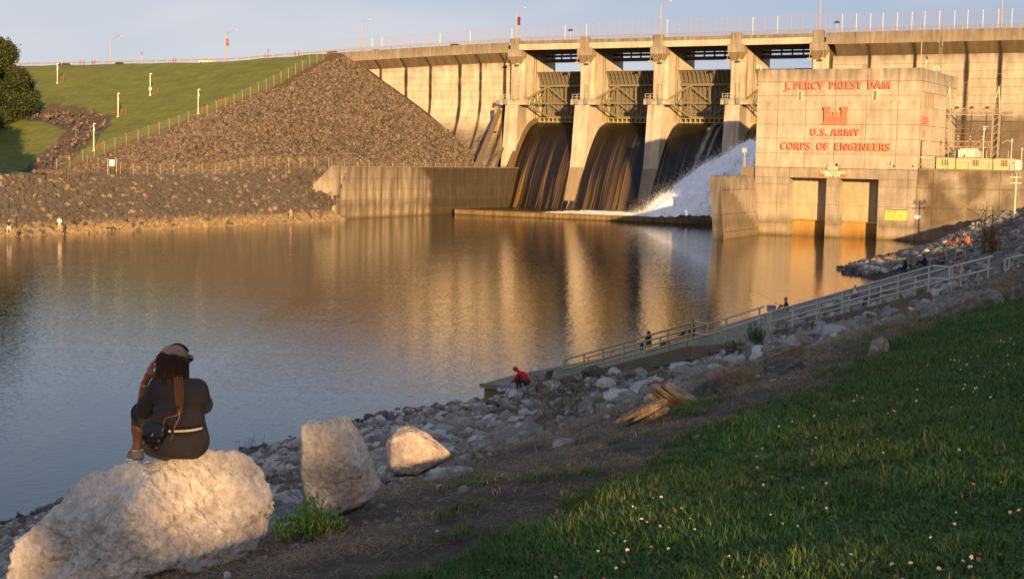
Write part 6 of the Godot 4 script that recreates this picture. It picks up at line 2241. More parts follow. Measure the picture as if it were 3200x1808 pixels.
func build_boulders() -> void:
	var B: Material = mats["boulder"]
	var tint := Color(0.66, 0.585, 0.53)
	var o1 := [Vector2(-1.14, -0.42), Vector2(-0.98, -0.14), Vector2(-0.75, 0.12), Vector2(-0.60, 0.31), Vector2(-0.28, 0.45), Vector2(0.03, 0.58), Vector2(0.27, 0.635), Vector2(0.66, 0.69), Vector2(0.83, 0.58), Vector2(0.95, 0.42), Vector2(1.05, 0.22), Vector2(1.03, 0.05), Vector2(0.75, -0.25), Vector2(0.3, -0.55), Vector2(-0.5, -0.75)]
	var pl := outline_planes(o1, 0.22, 0.45)
	for q in [[Vector3(0.1, 0.30, 1.0), 0.62], [Vector3(-0.45, 0.45, 0.8), 0.56], [Vector3(0.55, 0.25, 0.8), 0.66], [Vector3(0.0, 0.75, 0.65), 0.66], [Vector3(-0.25, -0.1, 1.0), 0.64], [Vector3(0, 0.1, -1), 0.6]]:
		pl.append([(q[0] as Vector3).normalized(), q[1]])
	var b1 := part("boulder", rock(41, 6, 0, Vector3.ONE, 0.06, true, B, pl, tint, 0.8, [[Vector3(-0.72, -0.30, 0.38), 0.52, 0.30], [Vector3(-0.35, 0.02, 0.62), 0.34, 0.10], [Vector3(0.3, -0.35, 0.6), 0.4, 0.12], [Vector3(0.62, 0.12, 0.55), 0.35, 0.08]]), self)
	b1.name = numbered("boulder")
	tag(b1, "largest pale veined boulder at the lower left, with the woman sitting on it", "boulder", "big pale boulders on the near bank")
	b1.position = Vector3(-2.99, 8.195, -11.43)
	var o2 := [Vector2(-0.325, 0.385), Vector2(-0.1, 0.437), Vector2(0.043, 0.443), Vector2(0.10, 0.343), Vector2(0.214, 0.186), Vector2(0.325, -0.043), Vector2(0.345, -0.23), Vector2(0.25, -0.30), Vector2(-0.014, -0.44), Vector2(-0.186, -0.43), Vector2(-0.34, -0.37), Vector2(-0.345, 0.0)]
	pl = outline_planes(o2, 0.14, 0.35)
	for q in [[Vector3(-0.15, 0.12, 1.0), 0.25], [Vector3(0.75, 0.3, 0.7), 0.24], [Vector3(0, 0, -1), 0.3]]:
		pl.append([(q[0] as Vector3).normalized(), q[1]])
	var b2 := part("boulder", rock(52, 5, 0, Vector3.ONE, 0.07, true, B, pl, tint * 0.92, 0.75), self)
	b2.name = numbered("boulder")
	tag(b2, "tall upright grey boulder with a narrow top between the largest and the pinkish one", "boulder", "big pale boulders on the near bank")
	b2.position = Vector3(-1.522, 8.475, -12.7)
	var o3 := [Vector2(-0.315, 0.157), Vector2(-0.21, 0.255), Vector2(-0.05, 0.245), Vector2(0.122, 0.157), Vector2(0.325, 0.0), Vector2(0.227, -0.105), Vector2(0.017, -0.23), Vector2(-0.245, -0.23), Vector2(-0.325, -0.09)]
	pl = outline_planes(o3, 0.12, 0.4)
	for q in [[Vector3(0.1, 0.35, 1.0), 0.2], [Vector3(0.6, 0.0, 0.8), 0.24], [Vector3(0, 0, -1), 0.25]]:
		pl.append([(q[0] as Vector3).normalized(), q[1]])
	var b3 := part("boulder", rock(63, 5, 0, Vector3.ONE, 0.07, true, B, pl, Color(0.52, 0.43, 0.375), 0.65), self)
	b3.name = numbered("boulder")
	tag(b3, "smaller pinkish boulder right of the tall upright one, above the pale rubble", "boulder", "big pale boulders on the near bank")
	b3.position = Vector3(-1.009, 8.04, -15.5)
	# singular stones: place, size, tint, turn, label
	var list := [
		[Vector3(-0.07, 6.72, -23.25), Vector3(0.23, 0.2, 0.2), Color(0.42, 0.36, 0.30), 0.3, "round pale stone standing up from the rubble right of the pinkish boulder"],
		[Vector3(0.58, 8.27, -14.98), Vector3(0.13, 0.05, 0.09), Color(0.52, 0.48, 0.44), 0.2, "small flat whitish stone at the upper edge of the dirt, left of the ochre slabs"],
		[Vector3(1.45, 8.56, -15.0), Vector3(0.30, 0.12, 0.13), Color(0.36, 0.25, 0.14), 0.5, "lower of two ochre slabs leaning out of the rubble above the dirt"],
		[Vector3(1.90, 8.58, -16.2), Vector3(0.31, 0.11, 0.16), Color(0.38, 0.265, 0.155), -0.55, "upper of two ochre slabs, split along its layers"],
		[Vector3(2.45, 8.42, -17.6), Vector3(0.33, 0.15, 0.2), Color(0.13, 0.11, 0.095), 0.4, "dark grey wedge stone right of the ochre slabs"],
		[Vector3(7.72, 8.93, -24.3), Vector3(0.66, 0.19, 0.3), Color(0.30, 0.26, 0.21), 0.32, "long pale slab lying slanted on the right bank below the upper handrail"],
		[Vector3(8.1, 8.95, -23.7), Vector3(0.2, 0.17, 0.18), Color(0.24, 0.205, 0.17), 0.0, "grey stone leaning on the right end of the long pale slab"],
		[Vector3(3.54, 8.60, -18.3), Vector3(0.3, 0.13, 0.2), Color(0.12, 0.105, 0.09), 0.3, "broad dark flat stone above the orange dead bush"],
		[Vector3(4.45, 8.12, -23.4), Vector3(0.36, 0.12, 0.2), Color(0.25, 0.175, 0.10), 0.35, "long brown stone lying above the broad dark flat stone"],
		[Vector3(4.7, 8.97, -18.1), Vector3(0.13, 0.16, 0.12), Color(0.47, 0.40, 0.31), 0.0, "upright whitish stone with a stained foot near the grass path on the right"],
		[Vector3(8.1, 4.45, -52.0), Vector3(0.22, 0.38, 0.18), Color(0.2, 0.18, 0.16), 0.0, "upright pointed grey stone below the landing"],
		[Vector3(3.28, 2.8, -56.5), Vector3(0.42, 0.28, 0.3), Color(0.15, 0.125, 0.1), 0.0, "dark squarish stone against the wall of the lower ramp"],
		[Vector3(-2.3, 7.62, -14.1), Vector3(0.36, 0.12, 0.3), Color(0.25, 0.22, 0.21), 0.15, "broad grey slab between the woman's boulder and the tall upright boulder"],
		[Vector3(-0.62, 8.1, -14.2), Vector3(0.26, 0.05, 0.13), Color(0.5, 0.46, 0.41), 0.1, "long flat whitish slab at the dirt edge right of the tall upright boulder"],
		[Vector3(0.62, 6.6, -25.0), Vector3(0.3, 0.16, 0.2), Color(0.25, 0.17, 0.09), 0.25, "brown flat-topped stone in the middle of the rubble, right of the round pale one"],
		[Vector3(8.9, 9.05, -24.7), Vector3(0.2, 0.3, 0.2), Color(0.32, 0.26, 0.19), 0.0, "pale brown stone at the right edge above the dirt path"]]
	for i in list.size():
		var q: Array = list[i]
		var o := part("stone", rock(300 + i, 3, 12, q[1], 0.10, false, mats["rock"], [], q[2], 0.25), self)
		o.name = numbered("bank_stone")
		if i in [1, 2, 3, 5, 7, 8, 12, 13]:
			var flatp := []
			for e in [Vector3(0.05, 1, 0.1), Vector3(-0.1, -1, 0.05), Vector3(1, 0.25, 0.2), Vector3(-1, 0.1, -0.2), Vector3(0.3, 0.1, 1), Vector3(-0.2, 0.15, -1), Vector3(0.75, 0.1, 0.7), Vector3(-0.5, 0.75, 0.3), Vector3(0.6, 0.8, -0.1)]:
				flatp.append([(e as Vector3).normalized(), rng.randf_range(0.72, 0.95)])
			o.mesh = rock(300 + i, 4, 0, q[1] * 1.1, 0.05, false, mats["rock"], flatp, q[2], 0.3)
			if i in [2, 3]:                                # split along its bedding into plates
				var plates := []
				for e in 5:
					var sz: Vector3 = q[1] * Vector3(rng.randf_range(0.75, 1.15), 0.30, rng.randf_range(0.8, 1.15))
					var st := SurfaceTool.new()
					st.begin(Mesh.PRIMITIVE_TRIANGLES)
					st.append_from(rock(340 + i * 10 + e, 4, 0, sz, 0.05, false, mats["rock"], flatp, (q[2] as Color) * rng.randf_range(0.8, 1.25), 0.3), 0, Transform3D(Basis.from_euler(Vector3(rng.randfn() * 0.05, rng.randfn() * 0.15, rng.randfn() * 0.05)), Vector3(rng.randf_range(-0.12, 0.12) * q[1].x, (e - 2) * 0.42 * q[1].y, rng.randf_range(-0.1, 0.1) * q[1].z)))
					plates.append(st.commit())
				o.mesh = merged(plates, mats["rock"])
		o.transform = Transform3D(Basis.from_euler(Vector3(0.1, 0.3 * sin(i * 2.0), q[3])), q[0])
		tag(o, q[4], "stone", "larger stones of the near bank")
	# rubble
	var meshes := []
	for i in 7: meshes.append(rock(500 + i, 1, 6, Vector3(1.0, [0.42, 0.6, 0.75, 0.36, 0.55, 0.85, 0.5][i], [0.8, 0.7, 0.9, 0.6, 0.85, 0.75, 0.7][i]), 0.10, false, mats["rock"]))
	var cand := []
	for i in 80000:
		var near := rng.randf() < 0.55
		var a := rng.randf_range(-56.0, -18.0) if near else rng.randf_range(-18.0, 150.0)
		var b := rng.randf_range(-6.5, 24.5)
		if a > 78.0: b = rng.randf_range(-12.0, 24.5)
		var p := bank_p(a, b)
		var dist := Vector2(p.x, p.z).length()
		if p.z > -6.5: continue
		var ang := atan2(p.x, -p.z)
		if ang < -0.40 or ang > 0.40: continue
		if b > 18.8 and a < 12.0:
			if rng.randf() > (0.22 if b < 19.8 else 0.12) * (1.0 if b < 21.5 else 0.25): continue
		if b < 2.0 and a > -4.6 and a < 84.5: continue
		if p.y < -0.4: continue
		var zone := nz.get_noise_2d(p.x * 2.2 + 40.0, p.z * 2.2)
		var r := 0.035 + 0.30 * pow(rng.randf(), 4.0) * (0.65 + zone)
		if b < 4.0: r = 0.05 + 0.16 * pow(rng.randf(), 2.0)
		if a > 10.0: r = 0.16 + 0.42 * pow(rng.randf(), 2.0)
		if a > -6.0 and a < 60.0 and b < 6.0: r = 0.10 + 0.2 * pow(rng.randf(), 2.0)
		elif a > -30.0 and a <= 10.0: r = maxf(r * 1.35, 0.09)
		if b > 18.8: r = 0.015 + 0.05 * pow(rng.randf(), 2.0)
		elif b > 17.4: r *= 0.55
		r = maxf(r, 0.0013 * dist)
		var g := rng.randf()
		var c := Color(0.22, 0.195, 0.172).lerp(Color(0.50, 0.445, 0.395), g)
		var white := clampf(0.17 + zone * 0.5 + (0.25 if b < 5.0 and a < 0.0 else 0.0), 0.02, 0.6)
		if rng.randf() < white: c = Color(0.74, 0.70, 0.66) * rng.randf_range(0.75, 1.1)
		if rng.randf() < 0.10: c = Color(0.25, 0.165, 0.085)
		if a > 20.0 and b > 2.0: c = c.lerp(Color(0.12, 0.095, 0.075), 0.5)
		if p.y < 0.12: c *= 0.4
		c *= rng.randf_range(0.8, 1.15)
		c.a = 1.0
		var bs := Basis.from_euler(Vector3(rng.randfn() * 0.5, rng.randf() * TAU, rng.randfn() * 0.45)).scaled(Vector3.ONE * r)
		cand.append([Transform3D(bs, p + Vector3(0, r * 0.18, 0)), c, r / dist])
	cand.sort_custom(func(x, y): return x[2] > y[2])
	var bank := Node3D.new()
	bank.name = "near_riprap"
	add_child(bank, true)
	bank.set_meta("kind", "structure")
	var xs := [[], [], [], [], [], [], []]
	var cs := [[], [], [], [], [], [], []]
	for i in cand.size():
		var k := i % 7
		if i < 290:
			var o := part("stone", meshes[k], bank)
			o.transform = cand[i][0]
			o.material_override = tone("rock", cand[i][1], i % 20)
		else:
			xs[k].append(cand[i][0]); cs[k].append(cand[i][1])
	for k in 7: copies("loose_stones", meshes[k], xs[k], cs[k], bank)

# ---------------------------------------------------------------- people
const SKIN_A := Color(0.42, 0.22, 0.14)
const SKIN_B := Color(0.17, 0.075, 0.038)

func merged(list: Array, m: Material) -> ArrayMesh:
	var st := SurfaceTool.new()
	st.begin(Mesh.PRIMITIVE_TRIANGLES)
	for a: ArrayMesh in list: st.append_from(a, 0, Transform3D.IDENTITY)
	var out := st.commit()
	out.surface_set_material(0, m)
	return out

func build_woman() -> void:
	var w := thing("person", "person in a charcoal top seen from behind, sitting on the largest boulder", "person", at(Vector3(-2.648, 8.862, -11.22)))
	var sk := Color(0.19, 0.075, 0.034)
	var S: Material = mats["skin"]
	var K: Material = mats["cloth"]
	# skin: one figure; clothes are laid over it
	var core := body([
		[Vector3(-0.08, 0.15, -0.02), Vector3(0.08, 0.15, -0.02), 0.12, 0.12, sk], [Vector3(0, 0.2, -0.02), Vector3(0, 0.5, -0.05), 0.12, 0.11, sk],
		[Vector3(-0.15, 0.57, -0.07), Vector3(0.13, 0.555, -0.07), 0.05, 0.05, sk], [Vector3(-0.02, 0.6, -0.07), Vector3(-0.055, 0.72, -0.12), 0.058, 0.055, sk],
		[Vector3(-0.17, 0.57, -0.07), Vector3(-0.325, 0.36, -0.20), 0.055, 0.045, sk], [Vector3(-0.35, 0.36, -0.24), Vector3(-0.325, 0.56, -0.20), 0.05, 0.031, sk],
		[Vector3(0.15, 0.55, -0.07), Vector3(0.165, 0.40, -0.17), 0.055, 0.045, sk], [Vector3(0.165, 0.40, -0.17), Vector3(0.02, 0.34, -0.38), 0.045, 0.03, sk], [Vector3(0.02, 0.34, -0.38), Vector3(-0.04, 0.34, -0.44), 0.035, 0.025, sk],
		[Vector3(-0.12, 0.14, -0.06), Vector3(-0.405, 0.285, -0.43), 0.09, 0.068, sk], [Vector3(-0.41, 0.28, -0.44), Vector3(-0.42, 0.15, -0.41), 0.06, 0.062, sk], [Vector3(-0.42, 0.15, -0.41), Vector3(-0.435, 0.0, -0.40), 0.062, 0.036, sk],
		[Vector3(-0.435, -0.01, -0.39), Vector3(-0.50, -0.07, -0.47), 0.038, 0.03, sk],
		[Vector3(0.12, 0.14, -0.06), Vector3(0.02, 0.24, -0.48), 0.09, 0.065, sk], [Vector3(0.02, 0.23, -0.49), Vector3(0.0, -0.08, -0.54), 0.055, 0.036, sk], [Vector3(0.0, -0.1, -0.52), Vector3(0.0, -0.13, -0.68), 0.036, 0.03, sk]], 0.012, 0.03, S)
	var head := body([
		[Vector3(-0.07, 0.79, -0.13), Vector3(-0.05, 0.775, -0.15), 0.098, 0.09, sk], [Vector3(-0.035, 0.74, -0.175), Vector3(-0.015, 0.70, -0.185), 0.066, 0.045, sk],
		[Vector3(0.018, 0.775, -0.205), Vector3(0.034, 0.752, -0.222), 0.016, 0.019, sk], [Vector3(0.012, 0.722, -0.215), Vector3(0.02, 0.716, -0.21), 0.016, 0.014, Color(0.2, 0.06, 0.04)],
		[Vector3(0.0, 0.80, -0.21), Vector3(0.03, 0.80, -0.19), 0.02, 0.02, sk], [Vector3(0.02, 0.76, -0.10), Vector3(0.022, 0.79, -0.095), 0.02, 0.024, sk],
		[Vector3(-0.05, 0.70, -0.12), Vector3(-0.045, 0.66, -0.10), 0.055, 0.055, sk]], 0.006, 0.02, S)
	# left hand cupping the side of the head: palm, four fingers of unequal length, thumb
	var hb := []
	var wr := Vector3(-0.323, 0.565, -0.20)
	var pa := Vector3(-0.275, 0.645, -0.175)
	hb.append([wr, pa, 0.027, 0.030, sk])
	hb.append([pa + Vector3(-0.018, -0.01, -0.012), pa + Vector3(0.018, 0.012, 0.012), 0.026, 0.026, sk])
	var tips := [[Vector3(-0.022, 0.03, -0.028), Vector3(0.01, 0.075, -0.03), Vector3(0.045, 0.105, -0.02), 0.0085], [Vector3(-0.012, 0.034, -0.01), Vector3(0.018, 0.085, -0.008), Vector3(0.052, 0.122, 0.004), 0.0092], [Vector3(0.0, 0.033, 0.008), Vector3(0.03, 0.08, 0.014), Vector3(0.06, 0.112, 0.022), 0.009], [Vector3(0.012, 0.026, 0.022), Vector3(0.042, 0.062, 0.032), Vector3(0.066, 0.085, 0.036), 0.0078]]
	for t in tips:
		hb.append([pa + t[0], pa + t[1], t[3] * 1.12, t[3], sk])
		hb.append([pa + t[1], pa + t[2], t[3], t[3] * 0.8, sk])
		hb.append([pa + t[2], pa + (t[2] as Vector3) * 1.04, t[3] * 0.75, t[3] * 0.6, Color(0.75, 0.5, 0.42)])
	hb.append([pa + Vector3(0.022, -0.02, 0.012), pa + Vector3(0.055, 0.012, 0.03), 0.0125, 0.0105, sk])
	hb.append([pa + Vector3(0.055, 0.012, 0.03), pa + Vector3(0.072, 0.045, 0.034), 0.0105, 0.0085, sk])
	var hand := body(hb, 0.0042, 0.008, S)
	part("body", merged([core, head, hand], S), w)
	# top
	var g := Color(0.034, 0.031, 0.032)
	part("top", body([
		[Vector3(-0.105, 0.138, 0.0), Vector3(0.10, 0.138, 0.0), 0.147, 0.147, g], [Vector3(-0.075, 0.30, -0.01), Vector3(0.075, 0.30, -0.01), 0.135, 0.135, g], [Vector3(-0.09, 0.48, -0.045), Vector3(0.09, 0.475, -0.045), 0.128, 0.128, g],
		[Vector3(-0.155, 0.567, -0.06), Vector3(0.125, 0.55, -0.06), 0.082, 0.082, g], [Vector3(-0.02, 0.58, -0.06), Vector3(-0.035, 0.655, -0.09), 0.09, 0.068, g],
		[Vector3(-0.165, 0.56, -0.06), Vector3(-0.29, 0.39, -0.165), 0.082, 0.074, g], [Vector3(-0.29, 0.39, -0.165), Vector3(-0.315, 0.345, -0.19), 0.074, 0.07, g],
		[Vector3(0.14, 0.54, -0.06), Vector3(0.165, 0.41, -0.14), 0.082, 0.072, g], [Vector3(0.165, 0.41, -0.14), Vector3(0.06, 0.355, -0.3), 0.07, 0.05, g],
		# folds
		[Vector3(-0.17, 0.395, 0.06), Vector3(0.02, 0.425, 0.10), 0.022, 0.018, g], [Vector3(-0.19, 0.33, 0.05), Vector3(-0.05, 0.36, 0.11), 0.02, 0.014, g], [Vector3(0.21, 0.20, 0.03), Vector3(0.16, 0.03, 0.07), 0.022, 0.014, g], [Vector3(0.17, 0.22, 0.09), Vector3(0.10, 0.05, 0.11), 0.016, 0.012, g]], 0.0115, 0.035, K), w)
	var dk := Color(0.024, 0.021, 0.021)
	var ol := Color(0.055, 0.052, 0.03)
	var lg := []
	lg.append([Vector3(-0.13, 0.14, -0.06), Vector3(-0.28, 0.235, -0.28), 0.125, 0.105, ol])
	lg.append([Vector3(-0.28, 0.235, -0.28), Vector3(-0.41, 0.28, -0.435), 0.10, 0.084, dk])
	lg.append([Vector3(-0.41, 0.275, -0.44), Vector3(-0.417, 0.19, -0.42), 0.078, 0.074, ol])
	lg.append([Vector3(0.12, 0.14, -0.06), Vector3(0.02, 0.245, -0.49), 0.115, 0.075, dk])
	lg.append([Vector3(0.02, 0.24, -0.49), Vector3(0.01, 0.12, -0.51), 0.068, 0.06, dk])
	lg.append([Vector3(-0.2, 0.09, 0.02), Vector3(-0.1, 0.05, 0.03), 0.08, 0.07, ol])
	part("leggings", body(lg, 0.011, 0.03, K), w, "dark leggings with camouflage panels")
	# hair: pale crown, dark length to the collar
	var hd := Color(0.028, 0.014, 0.009)
	var hw := Color(0.085, 0.038, 0.017)
	var cr := Color(0.34, 0.20, 0.13)
	var hbones := [[Vector3(-0.085, 0.80, -0.115), Vector3(-0.055, 0.805, -0.13), 0.092, 0.09, cr],
		[Vector3(-0.115, 0.765, -0.085), Vector3(-0.125, 0.66, -0.045), 0.088, 0.055, hd], [Vector3(-0.07, 0.755, -0.075), Vector3(-0.07, 0.655, -0.03), 0.088, 0.06, hd], [Vector3(-0.02, 0.74, -0.085), Vector3(-0.01, 0.645, -0.04), 0.08, 0.058, hd], [Vector3(0.0, 0.72, -0.12), Vector3(0.035, 0.63, -0.08), 0.06, 0.035, hd], [Vector3(-0.16, 0.72, -0.10), Vector3(-0.175, 0.62, -0.07), 0.05, 0.03, hw]]
	for q in 16:
		var a := -0.185 + 0.014 * q
		hbones.append([Vector3(a, 0.745 + 0.01 * sin(q * 2.3), -0.02 - absf(a + 0.07) * 0.5), Vector3(a + 0.006 * sin(q * 1.7), 0.615 + 0.012 * sin(q * 3.1), 0.012 - absf(a + 0.07) * 0.35), 0.0125, 0.009, hd if q % 3 else hw])
	part("hair", body(hbones, 0.0055, 0.012, mats["cloth"]), w)
	var lk := MB.new()                                    # loose locks over the mass of hair
	for q in 210:
		var t := rng.randf()
		var x0 := lerpf(-0.175, 0.02, t)
		var z0 := -0.005 - absf(x0 + 0.075) * 0.55
		var y0 := rng.randf_range(0.76, 0.815)
		var sw := rng.randfn() * 0.012
		lk.col = hd.lerp(hw, rng.randf()) if rng.randf() < 0.8 else Color(0.17, 0.075, 0.028)
		var a := Vector3(x0, y0, z0 - 0.03 - (y0 - 0.76) * 0.5)
		var b := Vector3(x0 + sw, y0 - 0.055, z0 + 0.012)
		var d := Vector3(x0 + sw * 1.6 + 0.006, 0.67 + rng.randfn() * 0.01, z0 + 0.03)
		lk.path([a, b, d, Vector3(x0 + sw * 2.4, 0.60 + rng.randfn() * 0.018, z0 + 0.036), Vector3(x0 + sw * 3.0 + 0.008, 0.575 + rng.randfn() * 0.02, z0 + 0.045)], 0.0032, 0.0012, 5)
	part("locks", lk.done(mats["cloth"]), w)
	# long loose tinted strands down the back
	var sd := MB.new()
	for q in 11:
		var x0 := -0.012 + 0.0068 * q
		sd.col = Color(0.40, 0.16, 0.04).lerp(Color(0.16, 0.06, 0.02), fmod(q * 0.37, 1.0))
		sd.path([Vector3(x0 - 0.02, 0.66, 0.015), Vector3(x0 - 0.005, 0.60, 0.058 - 0.002 * (q % 3)), Vector3(x0 + 0.005, 0.52, 0.088), Vector3(x0 * 0.8 + 0.015, 0.45, 0.098), Vector3(x0 * 0.45 + 0.03, 0.385, 0.118 + 0.001 * q)], 0.0019, 0.0013, 5)
	sd.col = Color(0.46, 0.22, 0.06)
	sd.path([Vector3(0.04, 0.39, 0.12), Vector3(0.035, 0.345, 0.132), Vector3(0.02, 0.31, 0.142), Vector3(0.0, 0.27, 0.150), Vector3(-0.006, 0.225, 0.155), Vector3(-0.012, 0.195, 0.157), Vector3(-0.03, 0.175, 0.156)], 0.005, 0.002, 5)
	sd.path([Vector3(0.035, 0.385, 0.122), Vector3(0.01, 0.365, 0.130), Vector3(-0.04, 0.355, 0.134), Vector3(-0.075, 0.34, 0.134), Vector3(-0.085, 0.31, 0.138), Vector3(-0.075, 0.27, 0.145), Vector3(-0.068, 0.24, 0.152)], 0.0035, 0.002, 5)
	part("hair_strands", sd.done(mats["cloth"]), w, "long orange strands of hair down the back")
	var hbd := MB.new()
	hbd.col = Color(0.03, 0.03, 0.035)
	var pts := []
	for q in 9:
		var t := PI * (0.12 + 0.62 * q / 8.0)
		pts.append(Vector3(-0.062 + 0.104 * cos(t) * 0.85 + 0.02, 0.795 + 0.102 * sin(t), -0.135 - 0.03 * cos(t)))
	hbd.path(pts, 0.013, 0.013, 6)
	part("headband", hbd.done(K), w)
	var sg := MB.new()
	sg.col = Color(0.012, 0.010, 0.014)
	sg.ball(Vector3(0.05, 0.775, -0.218), Vector3(0.022, 0.026, 0.02), 8, 10)
	sg.tube(Vector3(0.045, 0.79, -0.21), Vector3(0.03, 0.795, -0.12), 0.004, -1, 6)
	sg.col = Color(0.6, 0.52, 0.5)
	sg.tube(Vector3(0.068, 0.783, -0.205), Vector3(0.036, 0.783, -0.195), 0.0035, -1, 6)
	part("sunglasses", sg.done(mats["gloss"]), w)
	var ear := MB.new()
	# belt and pouch
	var front := func(x: float) -> float: return (0.0 + sqrt(maxf(0.0, 0.150 * 0.150 - pow(maxf(0.0, absf(x) - 0.085), 2.0)))) * 0.985
	var bl := MB.new()
	var wh := MB.new()
	for q in 22:
		var xa := -0.19 + 0.4 * q / 22.0
		var xb := -0.19 + 0.4 * (q + 1) / 22.0
		for b in [[bl, 0.026, 0.004, Color(0.008, 0.008, 0.009)], [wh, 0.0085, 0.009, Color(0.55, 0.45, 0.38)]]:
			var mb: MB = b[0]
			if b[1] < 0.02 and xa < -0.055: continue
			mb.col = b[3]
			var ya := 0.245 + 0.03 * xa + 0.25 * xa * xa
			var yb := 0.245 + 0.03 * xb + 0.25 * xb * xb
			var za: float = front.call(xa) + b[2]
			var zb: float = front.call(xb) + b[2]
			var hh: float = b[1]
			mb.quad(Vector3(xa, ya - hh, za), Vector3(xb, yb - hh, zb), Vector3(xb, yb + hh, zb), Vector3(xa, ya + hh, za))
			mb.quad(Vector3(xa, ya + hh, za), Vector3(xb, yb + hh, zb), Vector3(xb, yb + hh, zb - 0.02), Vector3(xa, ya + hh, za - 0.02))
			mb.quad(Vector3(xa, ya - hh, za - 0.02), Vector3(xb, yb - hh, zb - 0.02), Vector3(xb, yb - hh, zb), Vector3(xa, ya - hh, za))
	var belt := part("belt", bl.done(K), w)
	part("stripe", wh.done(mats["paint"]), belt)
	var bu := MB.new()
	bu.col = Color(0.01, 0.01, 0.01)
	bu.bbox(Vector3(-0.022, 0.225, 0.15), Vector3(0.0, 0.27, 0.165), 0.004)
	part("buckle", bu.done(mats["paint"]), belt)
	var bk := Color(0.008, 0.008, 0.009)
	var pouch := part("pouch", body([
		[Vector3(-0.235, 0.25, 0.06), Vector3(-0.09, 0.262, 0.125), 0.045, 0.04, bk], [Vector3(-0.225, 0.20, 0.075), Vector3(-0.10, 0.215, 0.14), 0.055, 0.042, bk], [Vector3(-0.205, 0.155, 0.09), Vector3(-0.12, 0.165, 0.145), 0.045, 0.036, bk], [Vector3(-0.165, 0.12, 0.12), Vector3(-0.14, 0.10, 0.135), 0.038, 0.02, bk],
		[Vector3(-0.2, 0.235, 0.135), Vector3(-0.085, 0.215, 0.175), 0.014, 0.009, bk], [Vector3(-0.19, 0.19, 0.145), Vector3(-0.1, 0.2, 0.178), 0.012, 0.008, bk], [Vector3(-0.185, 0.16, 0.135), Vector3(-0.115, 0.15, 0.17), 0.012, 0.008, bk]], 0.008, 0.012, mats["gloss2"]), w)
	var zp := MB.new()
	zp.col = Color(0.7, 0.6, 0.52)
	zp.tube(Vector3(-0.175, 0.205, 0.155), Vector3(-0.162, 0.228, 0.158), 0.004, -1, 5)
	part("zip_pull", zp.done(mats["paint"]), pouch)
	# shoe and sock
	var sh := Color(0.20, 0.175, 0.155)
	var shoe := Node3D.new()
	shoe.name = "shoe"
	w.add_child(shoe, true)
	part("upper", body([[Vector3(-0.425, -0.06, -0.385), Vector3(-0.45, -0.035, -0.41), 0.046, 0.044, sh], [Vector3(-0.425, -0.08, -0.385), Vector3(-0.52, -0.10, -0.50), 0.046, 0.036, sh], [Vector3(-0.45, -0.045, -0.42), Vector3(-0.50, -0.075, -0.475), 0.035, 0.03, Color(0.05, 0.045, 0.04)]], 0.006, 0.02, K), shoe)
	part("sole", body([[Vector3(-0.415, -0.117, -0.375), Vector3(-0.53, -0.128, -0.51), 0.03, 0.03, Color(0.62, 0.58, 0.54)], [Vector3(-0.44, -0.117, -0.40), Vector3(-0.49, -0.125, -0.46), 0.04, 0.036, Color(0.62, 0.58, 0.54)]], 0.006, 0.012, mats["paint"]), shoe)
	part("sock", body([[Vector3(-0.435, -0.02, -0.395), Vector3(-0.437, 0.005, -0.398), 0.042, 0.041, Color(0.72, 0.66, 0.62)]], 0.006, 0.01, K), w)
	var br := MB.new()
	br.col = Color(0.6, 0.55, 0.5)
	br.ball(Vector3(-0.327, 0.545, -0.2), Vector3(0.036, 0.006, 0.036), 6, 12)
	part("bracelet", br.done(mats["galv"]), w)

